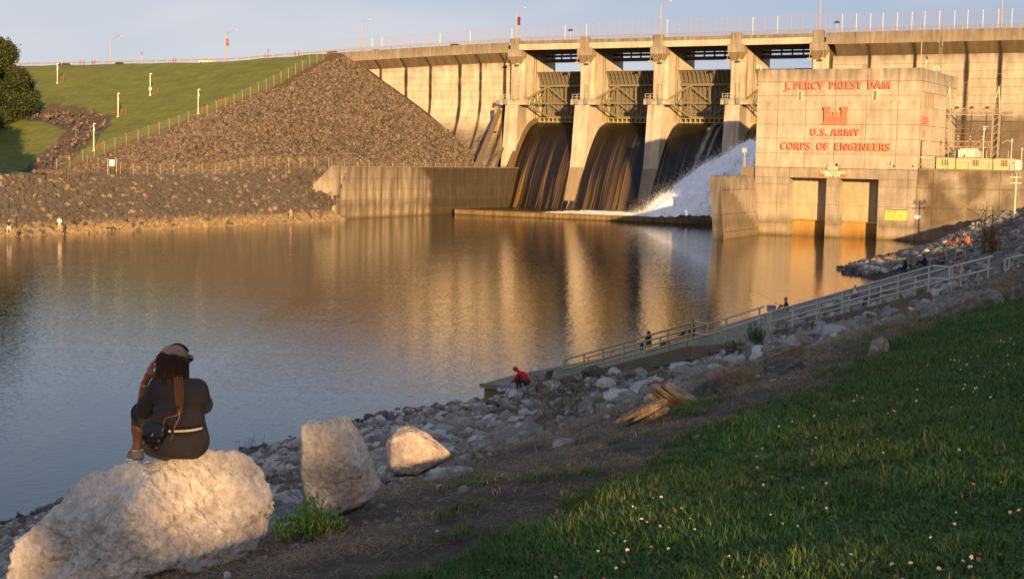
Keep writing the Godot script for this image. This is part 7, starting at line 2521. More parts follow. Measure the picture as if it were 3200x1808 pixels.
# pose joints facing -z, feet or seat at y = 0; returns bones
func pose_bones(pose: String, top: Color, bot: Color, skin: Color, hair: Color, sleeve: Color, shoe: Color, long_hair := false) -> Array:
	var j := {}
	match pose:
		"stand", "stand_wide":
			var k := 0.17 if pose == "stand" else 0.24
			j = {"pe": Vector3(0, 0.95, 0), "ch": Vector3(0, 1.3, 0), "ne": Vector3(0, 1.5, 0), "he": Vector3(0, 1.65, -0.02), "sl": Vector3(-0.19, 1.42, 0), "sr": Vector3(0.19, 1.42, 0), "el": Vector3(-0.27, 1.15, -0.05), "er": Vector3(0.27, 1.15, -0.05), "hl": Vector3(-0.08, 1.08, -0.27), "hr": Vector3(0.1, 1.1, -0.28), "kl": Vector3(-k * 0.75, 0.5, -0.03), "kr": Vector3(k * 0.75, 0.5, -0.03), "al": Vector3(-k, 0.08, 0), "ar": Vector3(k, 0.08, 0)}
		"sit":
			j = {"pe": Vector3(0, 0.13, 0), "ch": Vector3(0, 0.43, -0.03), "ne": Vector3(0, 0.62, -0.05), "he": Vector3(0, 0.77, -0.08), "sl": Vector3(-0.18, 0.55, -0.03), "sr": Vector3(0.18, 0.55, -0.03), "el": Vector3(-0.25, 0.32, -0.12), "er": Vector3(0.25, 0.32, -0.12), "hl": Vector3(-0.1, 0.33, -0.34), "hr": Vector3(0.08, 0.35, -0.36), "kl": Vector3(-0.14, 0.33, -0.40), "kr": Vector3(0.14, 0.33, -0.40), "al": Vector3(-0.13, 0.06, -0.62), "ar": Vector3(0.13, 0.06, -0.62)}
		"edge":
			j = {"pe": Vector3(0, 0.13, 0), "ch": Vector3(0, 0.43, -0.03), "ne": Vector3(0, 0.62, -0.05), "he": Vector3(0, 0.77, -0.07), "sl": Vector3(-0.18, 0.55, -0.03), "sr": Vector3(0.18, 0.55, -0.03), "el": Vector3(-0.25, 0.32, -0.12), "er": Vector3(0.25, 0.32, -0.12), "hl": Vector3(-0.1, 0.3, -0.36), "hr": Vector3(0.1, 0.32, -0.38), "kl": Vector3(-0.12, 0.12, -0.44), "kr": Vector3(0.12, 0.12, -0.44), "al": Vector3(-0.12, -0.28, -0.48), "ar": Vector3(0.12, -0.28, -0.48)}
		"chair":
			j = {"pe": Vector3(0, 0.42, 0.05), "ch": Vector3(0, 0.68, -0.16), "ne": Vector3(0, 0.80, -0.32), "he": Vector3(0, 0.88, -0.46), "sl": Vector3(-0.19, 0.74, -0.26), "sr": Vector3(0.19, 0.74, -0.26), "el": Vector3(-0.26, 0.50, -0.42), "er": Vector3(0.26, 0.50, -0.42), "hl": Vector3(-0.12, 0.36, -0.58), "hr": Vector3(0.12, 0.36, -0.58), "kl": Vector3(-0.16, 0.50, -0.38), "kr": Vector3(0.16, 0.50, -0.38), "al": Vector3(-0.16, 0.09, -0.28), "ar": Vector3(0.16, 0.09, -0.28)}
		"bend":
			j = {"pe": Vector3(0, 0.70, 0.05), "ch": Vector3(0, 0.82, -0.30), "ne": Vector3(0, 0.76, -0.48), "he": Vector3(0, 0.68, -0.60), "sl": Vector3(-0.18, 0.80, -0.40), "sr": Vector3(0.18, 0.80, -0.40), "el": Vector3(-0.22, 0.50, -0.45), "er": Vector3(0.22, 0.50, -0.45), "hl": Vector3(-0.1, 0.25, -0.5), "hr": Vector3(0.1, 0.25, -0.5), "kl": Vector3(-0.13, 0.42, -0.10), "kr": Vector3(0.13, 0.42, -0.10), "al": Vector3(-0.13, 0.08, 0.05), "ar": Vector3(0.13, 0.08, 0.05)}
	var hl: Vector3 = Vector3(-0.095, 0, 0)
	var b := []
	b.append([j.pe + hl * 0.8, j.pe - hl * 0.8, 0.13, 0.13, bot])
	b.append([j.pe + Vector3(0, 0.05, 0), j.ch, 0.135, 0.15, top])
	b.append([j.sl, j.sr, 0.075, 0.075, top])
	b.append([j.ch, j.ne, 0.12, 0.065, top])
	b.append([j.ne, j.he, 0.052, 0.05, skin])
	var hd: Vector3 = (j.he - j.ne).normalized()
	b.append([j.he, j.he + hd * 0.05, 0.092, 0.095, skin])
	b.append([j.he + Vector3(0, 0.0, -0.09), j.he + Vector3(0, -0.02, -0.105), 0.018, 0.02, skin])
	b.append([j.he + hd * 0.065 + Vector3(0, 0, 0.03), j.he + hd * 0.02 + Vector3(0, 0, 0.05), 0.09, 0.085, hair])
	if long_hair: b.append([j.he + Vector3(0, 0, 0.06), j.ch + Vector3(0, 0.02, 0.13), 0.09, 0.05, hair])
	for s in ["l", "r"]:
		b.append([j["s" + s], j["e" + s], 0.065, 0.052, top if sleeve != skin else top])
		b.append([j["e" + s], j["h" + s], 0.048, 0.034, sleeve])
		b.append([j["h" + s], j["h" + s] + Vector3(0, -0.01, -0.06), 0.036, 0.026, skin])
		var hp: Vector3 = j.pe + (hl if s == "l" else -hl)
		b.append([hp, j["k" + s], 0.10, 0.07, bot])
		b.append([j["k" + s], j["a" + s], 0.066, 0.042, bot if shoe.a > 0.5 else skin])
		b.append([j["a" + s] + Vector3(0, -0.03, 0.03), j["a" + s] + Vector3(0, -0.045, -0.14), 0.042, 0.036, Color(shoe.r, shoe.g, shoe.b)])
	return b

func folk(label: String, pose: String, p: Vector3, yaw: float, scale: float, top: Color, bot: Color, skin: Color, hair: Color, sleeve: Color, shoe: Color, long_hair := false) -> Node3D:
	var o := thing("person", label, "person", Transform3D(Basis(Vector3.UP, yaw).scaled(Vector3.ONE * scale), p))
	part("body", body(pose_bones(pose, top, bot, skin, hair, sleeve, shoe, long_hair), 0.026, 0.035, mats["matte"]), o)
	return o

func rod(label: String, a: Vector3, b: Vector3) -> void:
	var o := thing("fishing_rod", label, "fishing rod", Transform3D(), "fishing rods")
	var mb := MB.new()
	mb.col = Color(0.10, 0.07, 0.05)
	mb.tube(a - (b - a) * 0.08, a + (b - a) * 0.12, 0.016, 0.014, 6)
	part("handle", mb.done(mats["paint"]), o)
	var rm := MB.new()
	rm.col = Color(0.35, 0.27, 0.18)
	rm.path([a + (b - a) * 0.12, a.lerp(b, 0.6) + Vector3(0, 0.04, 0), b], 0.011, 0.005, 5)
	part("blank", rm.done(mats["paint"]), o)
	var re := MB.new()
	re.col = Color(0.03, 0.03, 0.03)
	re.ball(a + (b - a) * 0.1 - Vector3(0, 0.06, 0), Vector3(0.045, 0.045, 0.045), 5, 8)
	part("reel", re.done(mats["paint"]), o)

func build_people() -> void:
	var bare := Color(0.5, 0.45, 0.42, 0.0)
	var long := Color(0.05, 0.045, 0.04, 1.0)
	var bk := Color(0.012, 0.01, 0.009)
	# far shore
	var fs := [[-64.1, -182.3], [-59.2, -191.6], [-33.4, -243.0]]
	folk("person in a black top and pale shorts on the far shore at the left edge", "stand_wide", Vector3(-62.6, 0.75, -176.2), 3.5, 1.0, Color(0.03, 0.018, 0.018), Color(0.58, 0.48, 0.42), SKIN_A, Color(0.12, 0.05, 0.03), SKIN_A, Color(0.75, 0.68, 0.62, 0.0))
	folk("person in a white shirt and tan trousers standing on the far shore stones", "stand", Vector3(-59.6, 0.75, -186.5), 3.1, 0.98, Color(0.80, 0.74, 0.68), Color(0.45, 0.31, 0.16), SKIN_A, Color(0.14, 0.08, 0.05), SKIN_A, long)
	folk("bare-chested person standing at the water beside the end of the training wall", "stand", Vector3(-37.0, 0.6, -236.0), 3.3, 0.95, SKIN_A * 1.05, Color(0.45, 0.27, 0.18), SKIN_A, Color(0.1, 0.05, 0.03), SKIN_A, bare)
	# the angler in red with chair and gear on the platform
	var base := BA + BU * -0.3 + BV * -0.9 + Vector3(0, 0.93, 0)
	base = Vector3(-0.05, 0.93, -61.8) + BU * 1.4 + BV * 0.15
	folk("person in a red jacket and cap bending forward on the platform", "chair", base, 1.2, 1.08, Color(0.52, 0.012, 0.018), Color(0.02, 0.026, 0.04), SKIN_B, Color(0.50, 0.015, 0.02), Color(0.52, 0.012, 0.018), Color(0.55, 0.53, 0.5, 1.0))
	camp_chair("grey folding camp chair standing empty behind the person in red", base + Vector3(0.72, 0, -0.35), 1.0, Color(0.10, 0.105, 0.105))
	camp_stool(base)
	box_thing("cooler_box", "grey storage box on the platform behind the folding chair", "box", base + Vector3(1.25, 0, -0.75), 0.9, Vector3(0.62, 0.36, 0.42), Color(0.13, 0.14, 0.15), Color(0.17, 0.18, 0.19))
	box_thing("tackle_bag", "dark bag beside the grey storage box on the platform", "bag", base + Vector3(1.75, 0, -1.1), 0.5, Vector3(0.4, 0.22, 0.3), Color(0.03, 0.022, 0.02), Color(0.03, 0.022, 0.02))
	box_thing("tackle_tray", "long white and blue tackle tray lying at the feet of the person in red", "box", base + Vector3(-0.85, 0, -0.25), 0.35, Vector3(0.85, 0.12, 0.28), Color(0.62, 0.62, 0.66), Color(0.10, 0.16, 0.40))
	var bt := thing("bottle", "white bottle standing under the seat of the person in red", "bottle", at(base + Vector3(0.22, 0, 0.25)))
	var bm := MB.new()
	bm.col = Color(0.72, 0.66, 0.58)
	bm.tube(Vector3.ZERO, Vector3(0, 0.24, 0), 0.06, 0.06, 10)
	bm.tube(Vector3(0, 0.24, 0), Vector3(0, 0.3, 0), 0.06, 0.025, 10)
	part("body", bm.done(mats["paint"]), bt)
	var bc := MB.new()
	bc.col = Color(0.8, 0.75, 0.68)
	bc.tube(Vector3(0, 0.3, 0), Vector3(0, 0.34, 0), 0.03, -1, 8)
	part("cap", bc.done(mats["paint"]), bt)
	rod("fishing rod lying along the platform in front of the person in red", base + Vector3(-0.5, 0.06, 0.15), base + Vector3(-2.3, 0.12, 0.1))
	# along the walk
	folk("person in dark clothes sitting on the walk behind the lower handrail, nearer of two", "edge", Vector3(7.75, 0.93, -79.0), 1.0, 1.0, Color(0.016, 0.016, 0.022), Color(0.03, 0.05, 0.09), SKIN_B, Color(0.05, 0.04, 0.035), SKIN_B, long)
	box_thing("cooler_box", "dark blue cooler on the walk beside the nearer person behind the lower handrail", "box", Vector3(8.65, 0.93, -79.4), 0.4, Vector3(0.5, 0.32, 0.32), Color(0.05, 0.07, 0.09), Color(0.09, 0.11, 0.13))
	folk("person in a maroon top on the walk behind the lower handrail's upper end", "sit", Vector3(10.9, 0.93, -84.6), 1.1, 1.08, Color(0.10, 0.012, 0.02), Color(0.05, 0.03, 0.03), SKIN_A * 0.8, Color(0.12, 0.06, 0.05), Color(0.10, 0.012, 0.02), long)
	var k := Vector3(19.5, 0.93, -100.3)
	folk("person in a grey shirt fishing from the walk behind a purple box", "sit", k, 1.35, 1.05, Color(0.045, 0.042, 0.045), Color(0.04, 0.035, 0.03), SKIN_A * 0.75, bk, SKIN_A * 0.75, long)
	box_thing("purple_box", "purple and grey cool box on the walk beside the person in the grey shirt", "box", k + Vector3(-1.15, 0, 0.45), 0.2, Vector3(0.55, 0.4, 0.36), Color(0.26, 0.25, 0.27), Color(0.15, 0.06, 0.30))
	box_thing("pale_box", "pale box standing between the purple cool box and the person fishing", "box", k + Vector3(-0.35, 0, 0.6), 0.2, Vector3(0.5, 0.34, 0.32), Color(0.30, 0.24, 0.17), Color(0.36, 0.30, 0.22))
	rod("fishing rod held out to the left by the person behind the purple box", k + Vector3(-0.55, 0.45, 0.1), k + Vector3(-2.6, 1.45, -1.2))
	var gp := Vector3(26.6, 1.15, -109.5)
	folk("person with long black hair in a white top and pink shorts", "sit", gp, 1.3, 0.98, Color(0.68, 0.62, 0.60), Color(0.62, 0.03, 0.14), SKIN_A * 0.7, bk, SKIN_A * 0.7, bare, true)
	rod("fishing rod held by the person in pink shorts", gp + Vector3(-0.5, 0.45, 0.1), gp + Vector3(-1.9, 1.2, -0.9))
	box_thing("tackle_tray", "small pale bluish tray on the walk left of the person in pink shorts", "box", Vector3(25.1, 0.93, -108.9), 0.4, Vector3(0.6, 0.10, 0.3), Color(0.35, 0.42, 0.5), Color(0.55, 0.62, 0.7))
	folk("person with long black hair in dark blue clothes sitting near the upper steps", "sit", Vector3(34.65, 1.95, -125.0), 1.2, 1.25, Color(0.012, 0.012, 0.018), Color(0.02, 0.04, 0.10), SKIN_B, bk, Color(0.015, 0.015, 0.02), long, true)
	folk("person in a navy hooded top sitting just left of the far handrail", "sit", Vector3(40.7, 1.55, -140.0), 1.0, 1.3, Color(0.012, 0.018, 0.045), Color(0.012, 0.018, 0.04), SKIN_B, Color(0.012, 0.016, 0.035), Color(0.012, 0.018, 0.045), long)
	# group on the stones at the far end of the bank
	folk("person in dark red trousers, leftmost of the group by the retaining wall", "sit", Vector3(46.6, 3.2, -150.0), 1.3, 1.25, bk, Color(0.16, 0.022, 0.03), SKIN_B, bk, bk, long)
	folk("person in a navy jacket sitting at the back of the group by the retaining wall", "sit", Vector3(47.7, 3.7, -151.0), 0.9, 1.25, Color(0.03, 0.04, 0.08), Color(0.02, 0.02, 0.03), SKIN_B, bk, Color(0.03, 0.04, 0.08), long)
	folk("person in black sitting at the front of the group by the retaining wall", "sit", Vector3(47.2, 2.95, -149.0), 1.2, 1.2, bk, Color(0.015, 0.015, 0.02), SKIN_B, bk, SKIN_B, long)
	folk("person in bright orange shorts, rightmost of the group sitting by the retaining wall", "sit", Vector3(48.1, 3.3, -150.0), 0.6, 1.1, Color(0.62, 0.10, 0.02), Color(0.55, 0.09, 0.02), SKIN_B, bk, SKIN_B, bare)
	folk("person in a mint green shirt bending over the stones in front of the seated group", "bend", Vector3(44.9, 2.2, -142.0), 0.9, 1.0, Color(0.42, 0.60, 0.56), Color(0.02, 0.018, 0.016), SKIN_B, Color(0.42, 0.58, 0.54), SKIN_B, long)
	folk("person in a bright blue shirt with a dark backpack sitting right of the mint shirt", "sit", Vector3(45.3, 2.95, -140.0), 0.9, 1.2, Color(0.05, 0.20, 0.36), Color(0.10, 0.02, 0.03), SKIN_B, bk, SKIN_B, bare)
	folk("person in a red top sitting behind the middle of the far handrail", "sit", Vector3(41.6, 2.45, -132.0), 1.2, 1.1, Color(0.30, 0.02, 0.03), Color(0.12, 0.2, 0.28), SKIN_B, Color(0.3, 0.02, 0.03), SKIN_B, bare)
	folk("person in a purple and white top sitting near the lower end of the far handrail", "sit", Vector3(42.0, 1.75, -138.0), 1.4, 1.25, Color(0.05, 0.04, 0.16), Color(0.03, 0.03, 0.04), SKIN_B, bk, SKIN_B, long)

func box_thing(called: String, label: String, cat: String, p: Vector3, yaw: float, s: Vector3, c: Color, lid: Color) -> void:
	var o := thing(called, label, cat, at(p, yaw))
	var mb := MB.new()
	mb.col = c
	mb.bbox(Vector3(-s.x / 2, 0, -s.z / 2), Vector3(s.x / 2, s.y * 0.72, s.z / 2), 0.02)
	part("body", mb.done(mats["paint"]), o)
	var lm := MB.new()
	lm.col = lid
	lm.bbox(Vector3(-s.x / 2 - 0.012, s.y * 0.73, -s.z / 2 - 0.012), Vector3(s.x / 2 + 0.012, s.y, s.z / 2 + 0.012), 0.025)
	part("lid", lm.done(mats["paint"]), o)
	var hm := MB.new()
	hm.col = lid * 0.7
	hm.path([Vector3(-s.x * 0.25, s.y, 0), Vector3(-s.x * 0.2, s.y + 0.07, 0), Vector3(s.x * 0.2, s.y + 0.07, 0), Vector3(s.x * 0.25, s.y, 0)], 0.012, 0.012, 5)
	part("handle", hm.done(mats["paint"]), o)

func camp_chair(label: String, p: Vector3, yaw: float, c: Color) -> void:
	var o := thing("folding_chair", label, "chair", at(p, yaw))
	var m: Material = mats["cloth"]
	var bm := MB.new()
	bm.col = c
	bm.hexa([Vector3(-0.27, 0.42, 0.28), Vector3(0.27, 0.42, 0.28), Vector3(0.29, 0.95, 0.42), Vector3(-0.29, 0.95, 0.42), Vector3(-0.27, 0.42, 0.26), Vector3(0.27, 0.42, 0.26), Vector3(0.29, 0.95, 0.40), Vector3(-0.29, 0.95, 0.40)])
	part("backrest", bm.done(m), o)
	var sm := MB.new()
	sm.col = c
	sm.hexa([Vector3(-0.27, 0.40, 0.28), Vector3(0.27, 0.40, 0.28), Vector3(0.27, 0.43, 0.28), Vector3(-0.27, 0.43, 0.28), Vector3(-0.27, 0.44, -0.24), Vector3(0.27, 0.44, -0.24), Vector3(0.27, 0.47, -0.24), Vector3(-0.27, 0.47, -0.24)])
	part("seat", sm.done(m), o)
	for q in [[Vector3(-0.28, 0, 0.3), Vector3(0.26, 0.44, 0.26)], [Vector3(0.28, 0, 0.3), Vector3(-0.26, 0.44, 0.26)], [Vector3(-0.28, 0, -0.28), Vector3(0.26, 0.45, -0.24)], [Vector3(0.28, 0, -0.28), Vector3(-0.26, 0.45, -0.24)], [Vector3(-0.29, 0, 0.3), Vector3(-0.29, 1.0, 0.42)], [Vector3(0.29, 0, 0.3), Vector3(0.29, 1.0, 0.42)]]:
		var lm := MB.new()
		lm.col = Color(0.42, 0.38, 0.33)
		lm.tube(q[0], q[1], 0.012, -1, 6)
		part("leg", lm.done(mats["galv"]), o)
	var am := MB.new()
	am.col = c
	for x in [-0.31, 0.31]: am.box(Vector3(x - 0.03, 0.66, -0.25), Vector3(x + 0.03, 0.68, 0.36))
	part("armrests", am.done(m), o)

func camp_stool(p: Vector3) -> void:
	var o := thing("folding_stool", "low folding stool under the person in the red jacket", "stool", at(p, 1.2))
	var sm := MB.new()
	sm.col = Color(0.07, 0.07, 0.07)
	sm.box(Vector3(-0.22, 0.28, -0.16), Vector3(0.22, 0.31, 0.26))
	part("seat", sm.done(mats["cloth"]), o)
	for q in [[Vector3(-0.22, 0, -0.2), Vector3(0.2, 0.29, 0.24)], [Vector3(0.22, 0, -0.2), Vector3(-0.2, 0.29, 0.24)], [Vector3(-0.22, 0, 0.3), Vector3(-0.2, 0.29, -0.15)], [Vector3(0.22, 0, 0.3), Vector3(0.2, 0.29, -0.15)]]:
		var lm := MB.new()
		lm.col = Color(0.55, 0.5, 0.44)
		lm.tube(q[0], q[1], 0.011, -1, 6)
		part("leg", lm.done(mats["galv"]), o)

# ---------------------------------------------------------------- trees and plants
func leaf_clump(sd: int, count: int, leaf: float, spread: float) -> ArrayMesh:
	var r := RandomNumberGenerator.new()
	r.seed = sd
	var mb := MB.new()
	for i in count:
		var p := Vector3(r.randfn(), r.randfn() * 0.7, r.randfn()) * spread
		var d := Vector3(r.randfn(), r.randfn() * 0.6 - 0.3, r.randfn()).normalized()
		var s := d.cross(Vector3(r.randfn(), r.randfn(), r.randfn())).normalized()
		var l := leaf * r.randf_range(0.7, 1.3)
		mb.col = Color.WHITE * r.randf_range(0.75, 1.2)
		mb.quad(p, p + d * l * 0.5 + s * l * 0.28, p + d * l, p + d * l * 0.5 - s * l * 0.28)
	return mb.done(mats["leaf"])

var clumps := []
func tree(label: String, p: Vector3, h: float, rad: float, n: int, size: float, c: Color, sd: int, low := 0.12) -> void:
	if clumps.is_empty():
		for i in 3: clumps.append(leaf_clump(70 + i, 16, 0.42, 0.42))
	var o := thing("tree", label, "tree", at(p))
	var r := RandomNumberGenerator.new()
	r.seed = sd
	var tm := MB.new()
	tm.col = Color(0.085, 0.062, 0.042)
	var top := Vector3(r.randfn() * 0.4, h * 0.72, r.randfn() * 0.4)
	tm.path([Vector3(0, -0.6, 0), Vector3(0.1, h * 0.2, 0), Vector3(-0.1, h * 0.45, 0.1), top], h * 0.022, h * 0.006, 9)
	part("trunk", tm.done(mats["bark"]), o)
	var lobes := []
	var nl := 26
	for i in nl:
		var t := (i + 0.5) / nl
		var y := lerpf(low, 0.93, t) * h
		var env := rad * pow(sin(PI * clampf(lerpf(0.16, 0.97, t), 0.0, 1.0)), 0.65)
		var ang := i * 2.4 + r.randf() * 0.9
		var d := env * sqrt(r.randf_range(0.12, 0.95))
		var lr := rad * r.randf_range(0.26, 0.44) * (1.0 - 0.35 * t)
		lobes.append([Vector3(cos(ang) * d, y, sin(ang) * d), lr])
		var lm := MB.new()
		lm.col = Color(0.085, 0.062, 0.042)
		var s := Vector3(0, maxf(h * 0.1, y - d * 0.7), 0)
		lm.path([s, s.lerp(lobes[-1][0], 0.5) + Vector3(0, -0.2, 0), lobes[-1][0]], h * 0.006, h * 0.0018, 5)
		part("limb", lm.done(mats["bark"]), o)
	var xs := [[], [], []]
	var cs := [[], [], []]
	for i in n:
		var l: Array = lobes[r.randi() % nl]
		var d := Vector3(r.randfn(), r.randfn(), r.randfn()).normalized()
		var q: Vector3 = l[0] + d * l[1] * pow(r.randf(), 0.38) * Vector3(1, 0.82, 1)
		var b := Basis.from_euler(Vector3(r.randf() * TAU, r.randf() * TAU, 0)).scaled(Vector3.ONE * size * r.randf_range(0.7, 1.3))
		xs[i % 3].append(Transform3D(b, q))
		var cc := c * r.randf_range(0.7, 1.35)
		cc.r *= r.randf_range(0.85, 1.25)
		cc.a = 1.0
		cs[i % 3].append(cc)
	for i in 3: copies("crown", clumps[i], xs[i], cs[i], o)

func build_trees() -> void:
	tree("big dark leafy tree at the left edge, above the gully", Vector3(-121.5, 17.2, -330.0), 20.5, 9.4, 10000, 1.15, Color(0.030, 0.045, 0.010), 4, 0.06)
	tree("smaller dark tree at the left edge, below and in front of the big one", Vector3(-120.5, 13.0, -312.0), 11.0, 5.6, 3500, 1.0, Color(0.030, 0.045, 0.010), 9, 0.05)
	var left := [[-91.0, -222.0, 21.0, 7.5], [-101.0, -236.0, 24.0, 8.0], [-99.0, -250.0, 22.0, 8.0]]
	for i in left.size():
		var g: Array = left[i]
		var l := DT.affine_inverse() * Vector3(g[0], 0, g[1])
		tree("leafy tree number %s standing left of the view on the far bank" % ["one", "two", "three"][i], Vector3(g[0], hill_h(l.x, l.z), g[1]), g[2], g[3], 3000, 1.3, Color(0.035, 0.05, 0.012), 60 + i, 0.06)
	# an unseen grove, added behind the viewer to keep the near bank shaded
	var grove := [[4.0, 44.0, 17.0, 6.5, 110], [12.5, 41.0, 16.0, 6.0, 130], [21.0, 40.0, 17.0, 6.5, 1100], [28.0, 47.0, 20.0, 6.5, 1300], [35.0, 39.0, 19.0, 7.0, 1400], [43.0, 45.0, 21.0, 7.5, 1400], [52.0, 40.0, 20.0, 7.0, 1400], [62.0, 46.0, 22.0, 8.0, 1400], [74.0, 42.0, 21.0, 8.0, 1400]]
	for i in grove.size():
		var g: Array = grove[i]
		tree("broad leafy tree number %s in the unseen row added behind the viewer for shade" % ["one", "two", "three", "four", "five", "six", "seven", "eight", "nine"][i], Vector3(g[0], bank_h(g[0], g[1]), g[1]), g[2], g[3], g[4], 1.9, Color(0.045, 0.06, 0.016), 30 + i, 0.08)

func blade_tuft(sd: int, n: int, h: float, w: float, spread: float, lean: float) -> ArrayMesh:
	var r := RandomNumberGenerator.new()
	r.seed = sd
	var mb := MB.new()
	for i in n:
		var p := Vector3(r.randfn() * spread, 0, r.randfn() * spread)
		var a := r.randf() * TAU
		var d := Vector3(cos(a), 0, sin(a))
		var s := Vector3(-d.z, 0, d.x) * w * r.randf_range(0.7, 1.2)
		var hh := h * r.randf_range(0.55, 1.25)
		var l := lean * r.randf_range(0.2, 1.2)
		var m := p + d * l * hh * 0.35 + Vector3(0, hh * 0.6, 0)
		var t := p + d * l * hh + Vector3(0, hh * (1.0 - 0.25 * l), 0)
		mb.col = Color.WHITE * r.randf_range(0.65, 1.25)
		mb.quad(p - s, p + s, m + s * 0.8, m - s * 0.8)
		mb.tri(m - s * 0.8, m + s * 0.8, t)
	return mb.done(mats["grass"])

func build_plants() -> void:
	# lawn
	var tufts := []
	for i in 4: tufts.append(blade_tuft(200 + i, 16, 0.085, 0.0032, 0.05, 0.8))
	var xs := [[], [], [], []]
	var cs := [[], [], [], []]
	var edge := func(p: Vector3) -> float:
		return (p - BA).dot(BV) + 0.8 * nz.get_noise_2d(p.x * 3.0, p.z * 3.0) + 0.5 * nzf.get_noise_2d(p.x, p.z)
	var total := 0
	for i in 240000:
		if total > 60000: break
		var z := -5.0 - 38.0 * pow(rng.randf(), 2.2)
		var x := rng.randf_range(-0.8, 0.37 * -z + 1.5)
		var p := Vector3(x, 0, z)
		var e: float = edge.call(p)
		if e < 22.9:
			# stray tufts on the bare strip
			if e < 20.6 or nz.get_noise_2d(x * 7.0 + 20.0, z * 7.0) < 0.28 or rng.randf() > 0.5: continue
		p.y = bank_h(x, z) + 0.02
		var sc := rng.randf_range(0.7, 1.25) * (1.0 + 0.5 * nz.get_noise_2d(x * 6.0, z * 6.0)) * clampf(1.0 + (-z - 14.0) * 0.02, 1.0, 1.5)
		if e < 23.2: sc *= 0.7
		var b := Basis(Vector3.UP, rng.randf() * TAU).scaled(Vector3(sc, sc * rng.randf_range(0.7, 1.1), sc))
		var k := i % 4
		xs[k].append(Transform3D(b, p))
		var v := nz.get_noise_2d(x * 3.0 + 9.0, z * 3.0)
		var c := Color(0.052, 0.125, 0.018).lerp(Color(0.095, 0.145, 0.026), clampf(0.4 + v, 0.0, 1.0))
		if rng.randf() < 0.07: c = Color(0.20, 0.16, 0.06)
		cs[k].append(c)
		total += 1
	var lawn := Node3D.new()
	lawn.name = "lawn"
	add_child(lawn, true)
	lawn.set_meta("kind", "structure")
	for k in 4: copies("grass", tufts[k], xs[k], cs[k], lawn)
	# clover heads and clover leaves
	var fl := MB.new()
	fl.col = Color(1, 1, 1)
	for i in 10:
		var a := i * 2.4
		fl.ball(Vector3(cos(a) * 0.009, 0.004 * (i % 3), sin(a) * 0.009), Vector3(0.0055, 0.008, 0.0055), 3, 5)
	fl.col = Color(0.12, 0.2, 0.04)
	fl.tube(Vector3(0, -0.09, 0), Vector3.ZERO, 0.0015, -1, 4)
	var fm := fl.done(mats["matte"])
	xs = []
	cs = []
	for i in 2600:
		if xs.size() > 430: break
		var z := -5.2 - 12.0 * pow(rng.randf(), 1.5)
		var x := rng.randf_range(-0.5, 0.37 * -z + 0.5)
		var p := Vector3(x, 0, z)
		if edge.call(p) < 23.6: continue
		if nz.get_noise_2d(x * 5.0 + 4.0, z * 5.0) < -0.05 and rng.randf() < 0.8: continue
		p.y = bank_h(x, z) + rng.randf_range(0.085, 0.12)
		var sc := rng.randf_range(0.4, 0.8)
		xs.append(Transform3D(Basis.from_euler(Vector3(rng.randfn() * 0.2, rng.randf() * 6, rng.randfn() * 0.2)).scaled(Vector3.ONE * sc), p))
		cs.append(Color(0.72, 0.62, 0.45) if rng.randf() < 0.5 else Color(0.24, 0.12, 0.05))
	copies("clover_flowers", fm, xs, cs, lawn)
	var lf := MB.new()
	lf.col = Color.WHITE
	for i in 3:
		var a := TAU * i / 3.0
		var d := Vector3(cos(a), 0.15, sin(a))
		var s := Vector3(-d.z, 0, d.x)
		lf.quad(Vector3.ZERO, d * 0.011 + s * 0.009, d * 0.02, d * 0.011 - s * 0.009)
	var lfm := lf.done(mats["grass"])
	xs = []
	cs = []
	for i in 14000:
		var z := -5.0 - 9.0 * pow(rng.randf(), 1.6)
		var x := rng.randf_range(-0.6, 0.37 * -z + 0.6)
		var p := Vector3(x, 0, z)
		if edge.call(p) < 23.1: continue
		p.y = bank_h(x, z) + rng.randf_range(0.045, 0.085)
		xs.append(Transform3D(Basis.from_euler(Vector3(rng.randfn() * 0.35, rng.randf() * 6, rng.randfn() * 0.35)).scaled(Vector3.ONE * rng.randf_range(0.7, 1.3)), p))
		cs.append(Color(0.05, 0.10, 0.018) * rng.randf_range(0.7, 1.3))
	copies("clover_leaves", lfm, xs, cs, lawn)
	# straw and thatch on the bare strip and among the stones
	var dry := []
	for i in 3: dry.append(blade_tuft(260 + i, 12, 0.12, 0.0026, 0.10, 1.9))
	var xs2 := [[], [], []]
	var cs2 := [[], [], []]
	for i in 30000:
		var a := rng.randf_range(-56.0, -8.0)
		var b := rng.randf_range(15.5, 23.2)
		var p := bank_p(a, b)
		if p.z > -6.5 or absf(atan2(p.x, -p.z)) > 0.40: continue
		var v := nz.get_noise_2d(p.x * 5.0 + 70.0, p.z * 5.0)
		if v < 0.06 and rng.randf() < 0.8: continue
		if b < 18.5 and rng.randf() < 0.6: continue
		var sc := rng.randf_range(0.5, 1.1)
		var flatness := rng.randf_range(0.15, 0.5) if b > 18.0 else rng.randf_range(0.4, 1.0)
		xs2[i % 3].append(Transform3D(Basis(Vector3.UP, rng.randf() * TAU).scaled(Vector3(sc, sc * flatness, sc)), p + Vector3(0, 0.015, 0)))
		cs2[i % 3].append(Color(0.29, 0.165, 0.078) * rng.randf_range(0.4, 1.35))
	var thatch := Node3D.new()
	thatch.name = "dry_thatch"
	add_child(thatch, true)
	thatch.set_meta("kind", "structure")
	for k in 3: copies("dry_grass", dry[k], xs2[k], cs2[k], thatch)
	# single plants
	green_shrub("low bright green leafy plant below the tall upright boulder", Vector3(-1.56, 8.22, -10.95), 0.36, 0.34, 60, Color(0.045, 0.11, 0.012))
	green_shrub("small bright green weed beside the landing", Vector3(9.3, 3.7, -57.3), 0.5, 0.4, 26, Color(0.07, 0.16, 0.02))
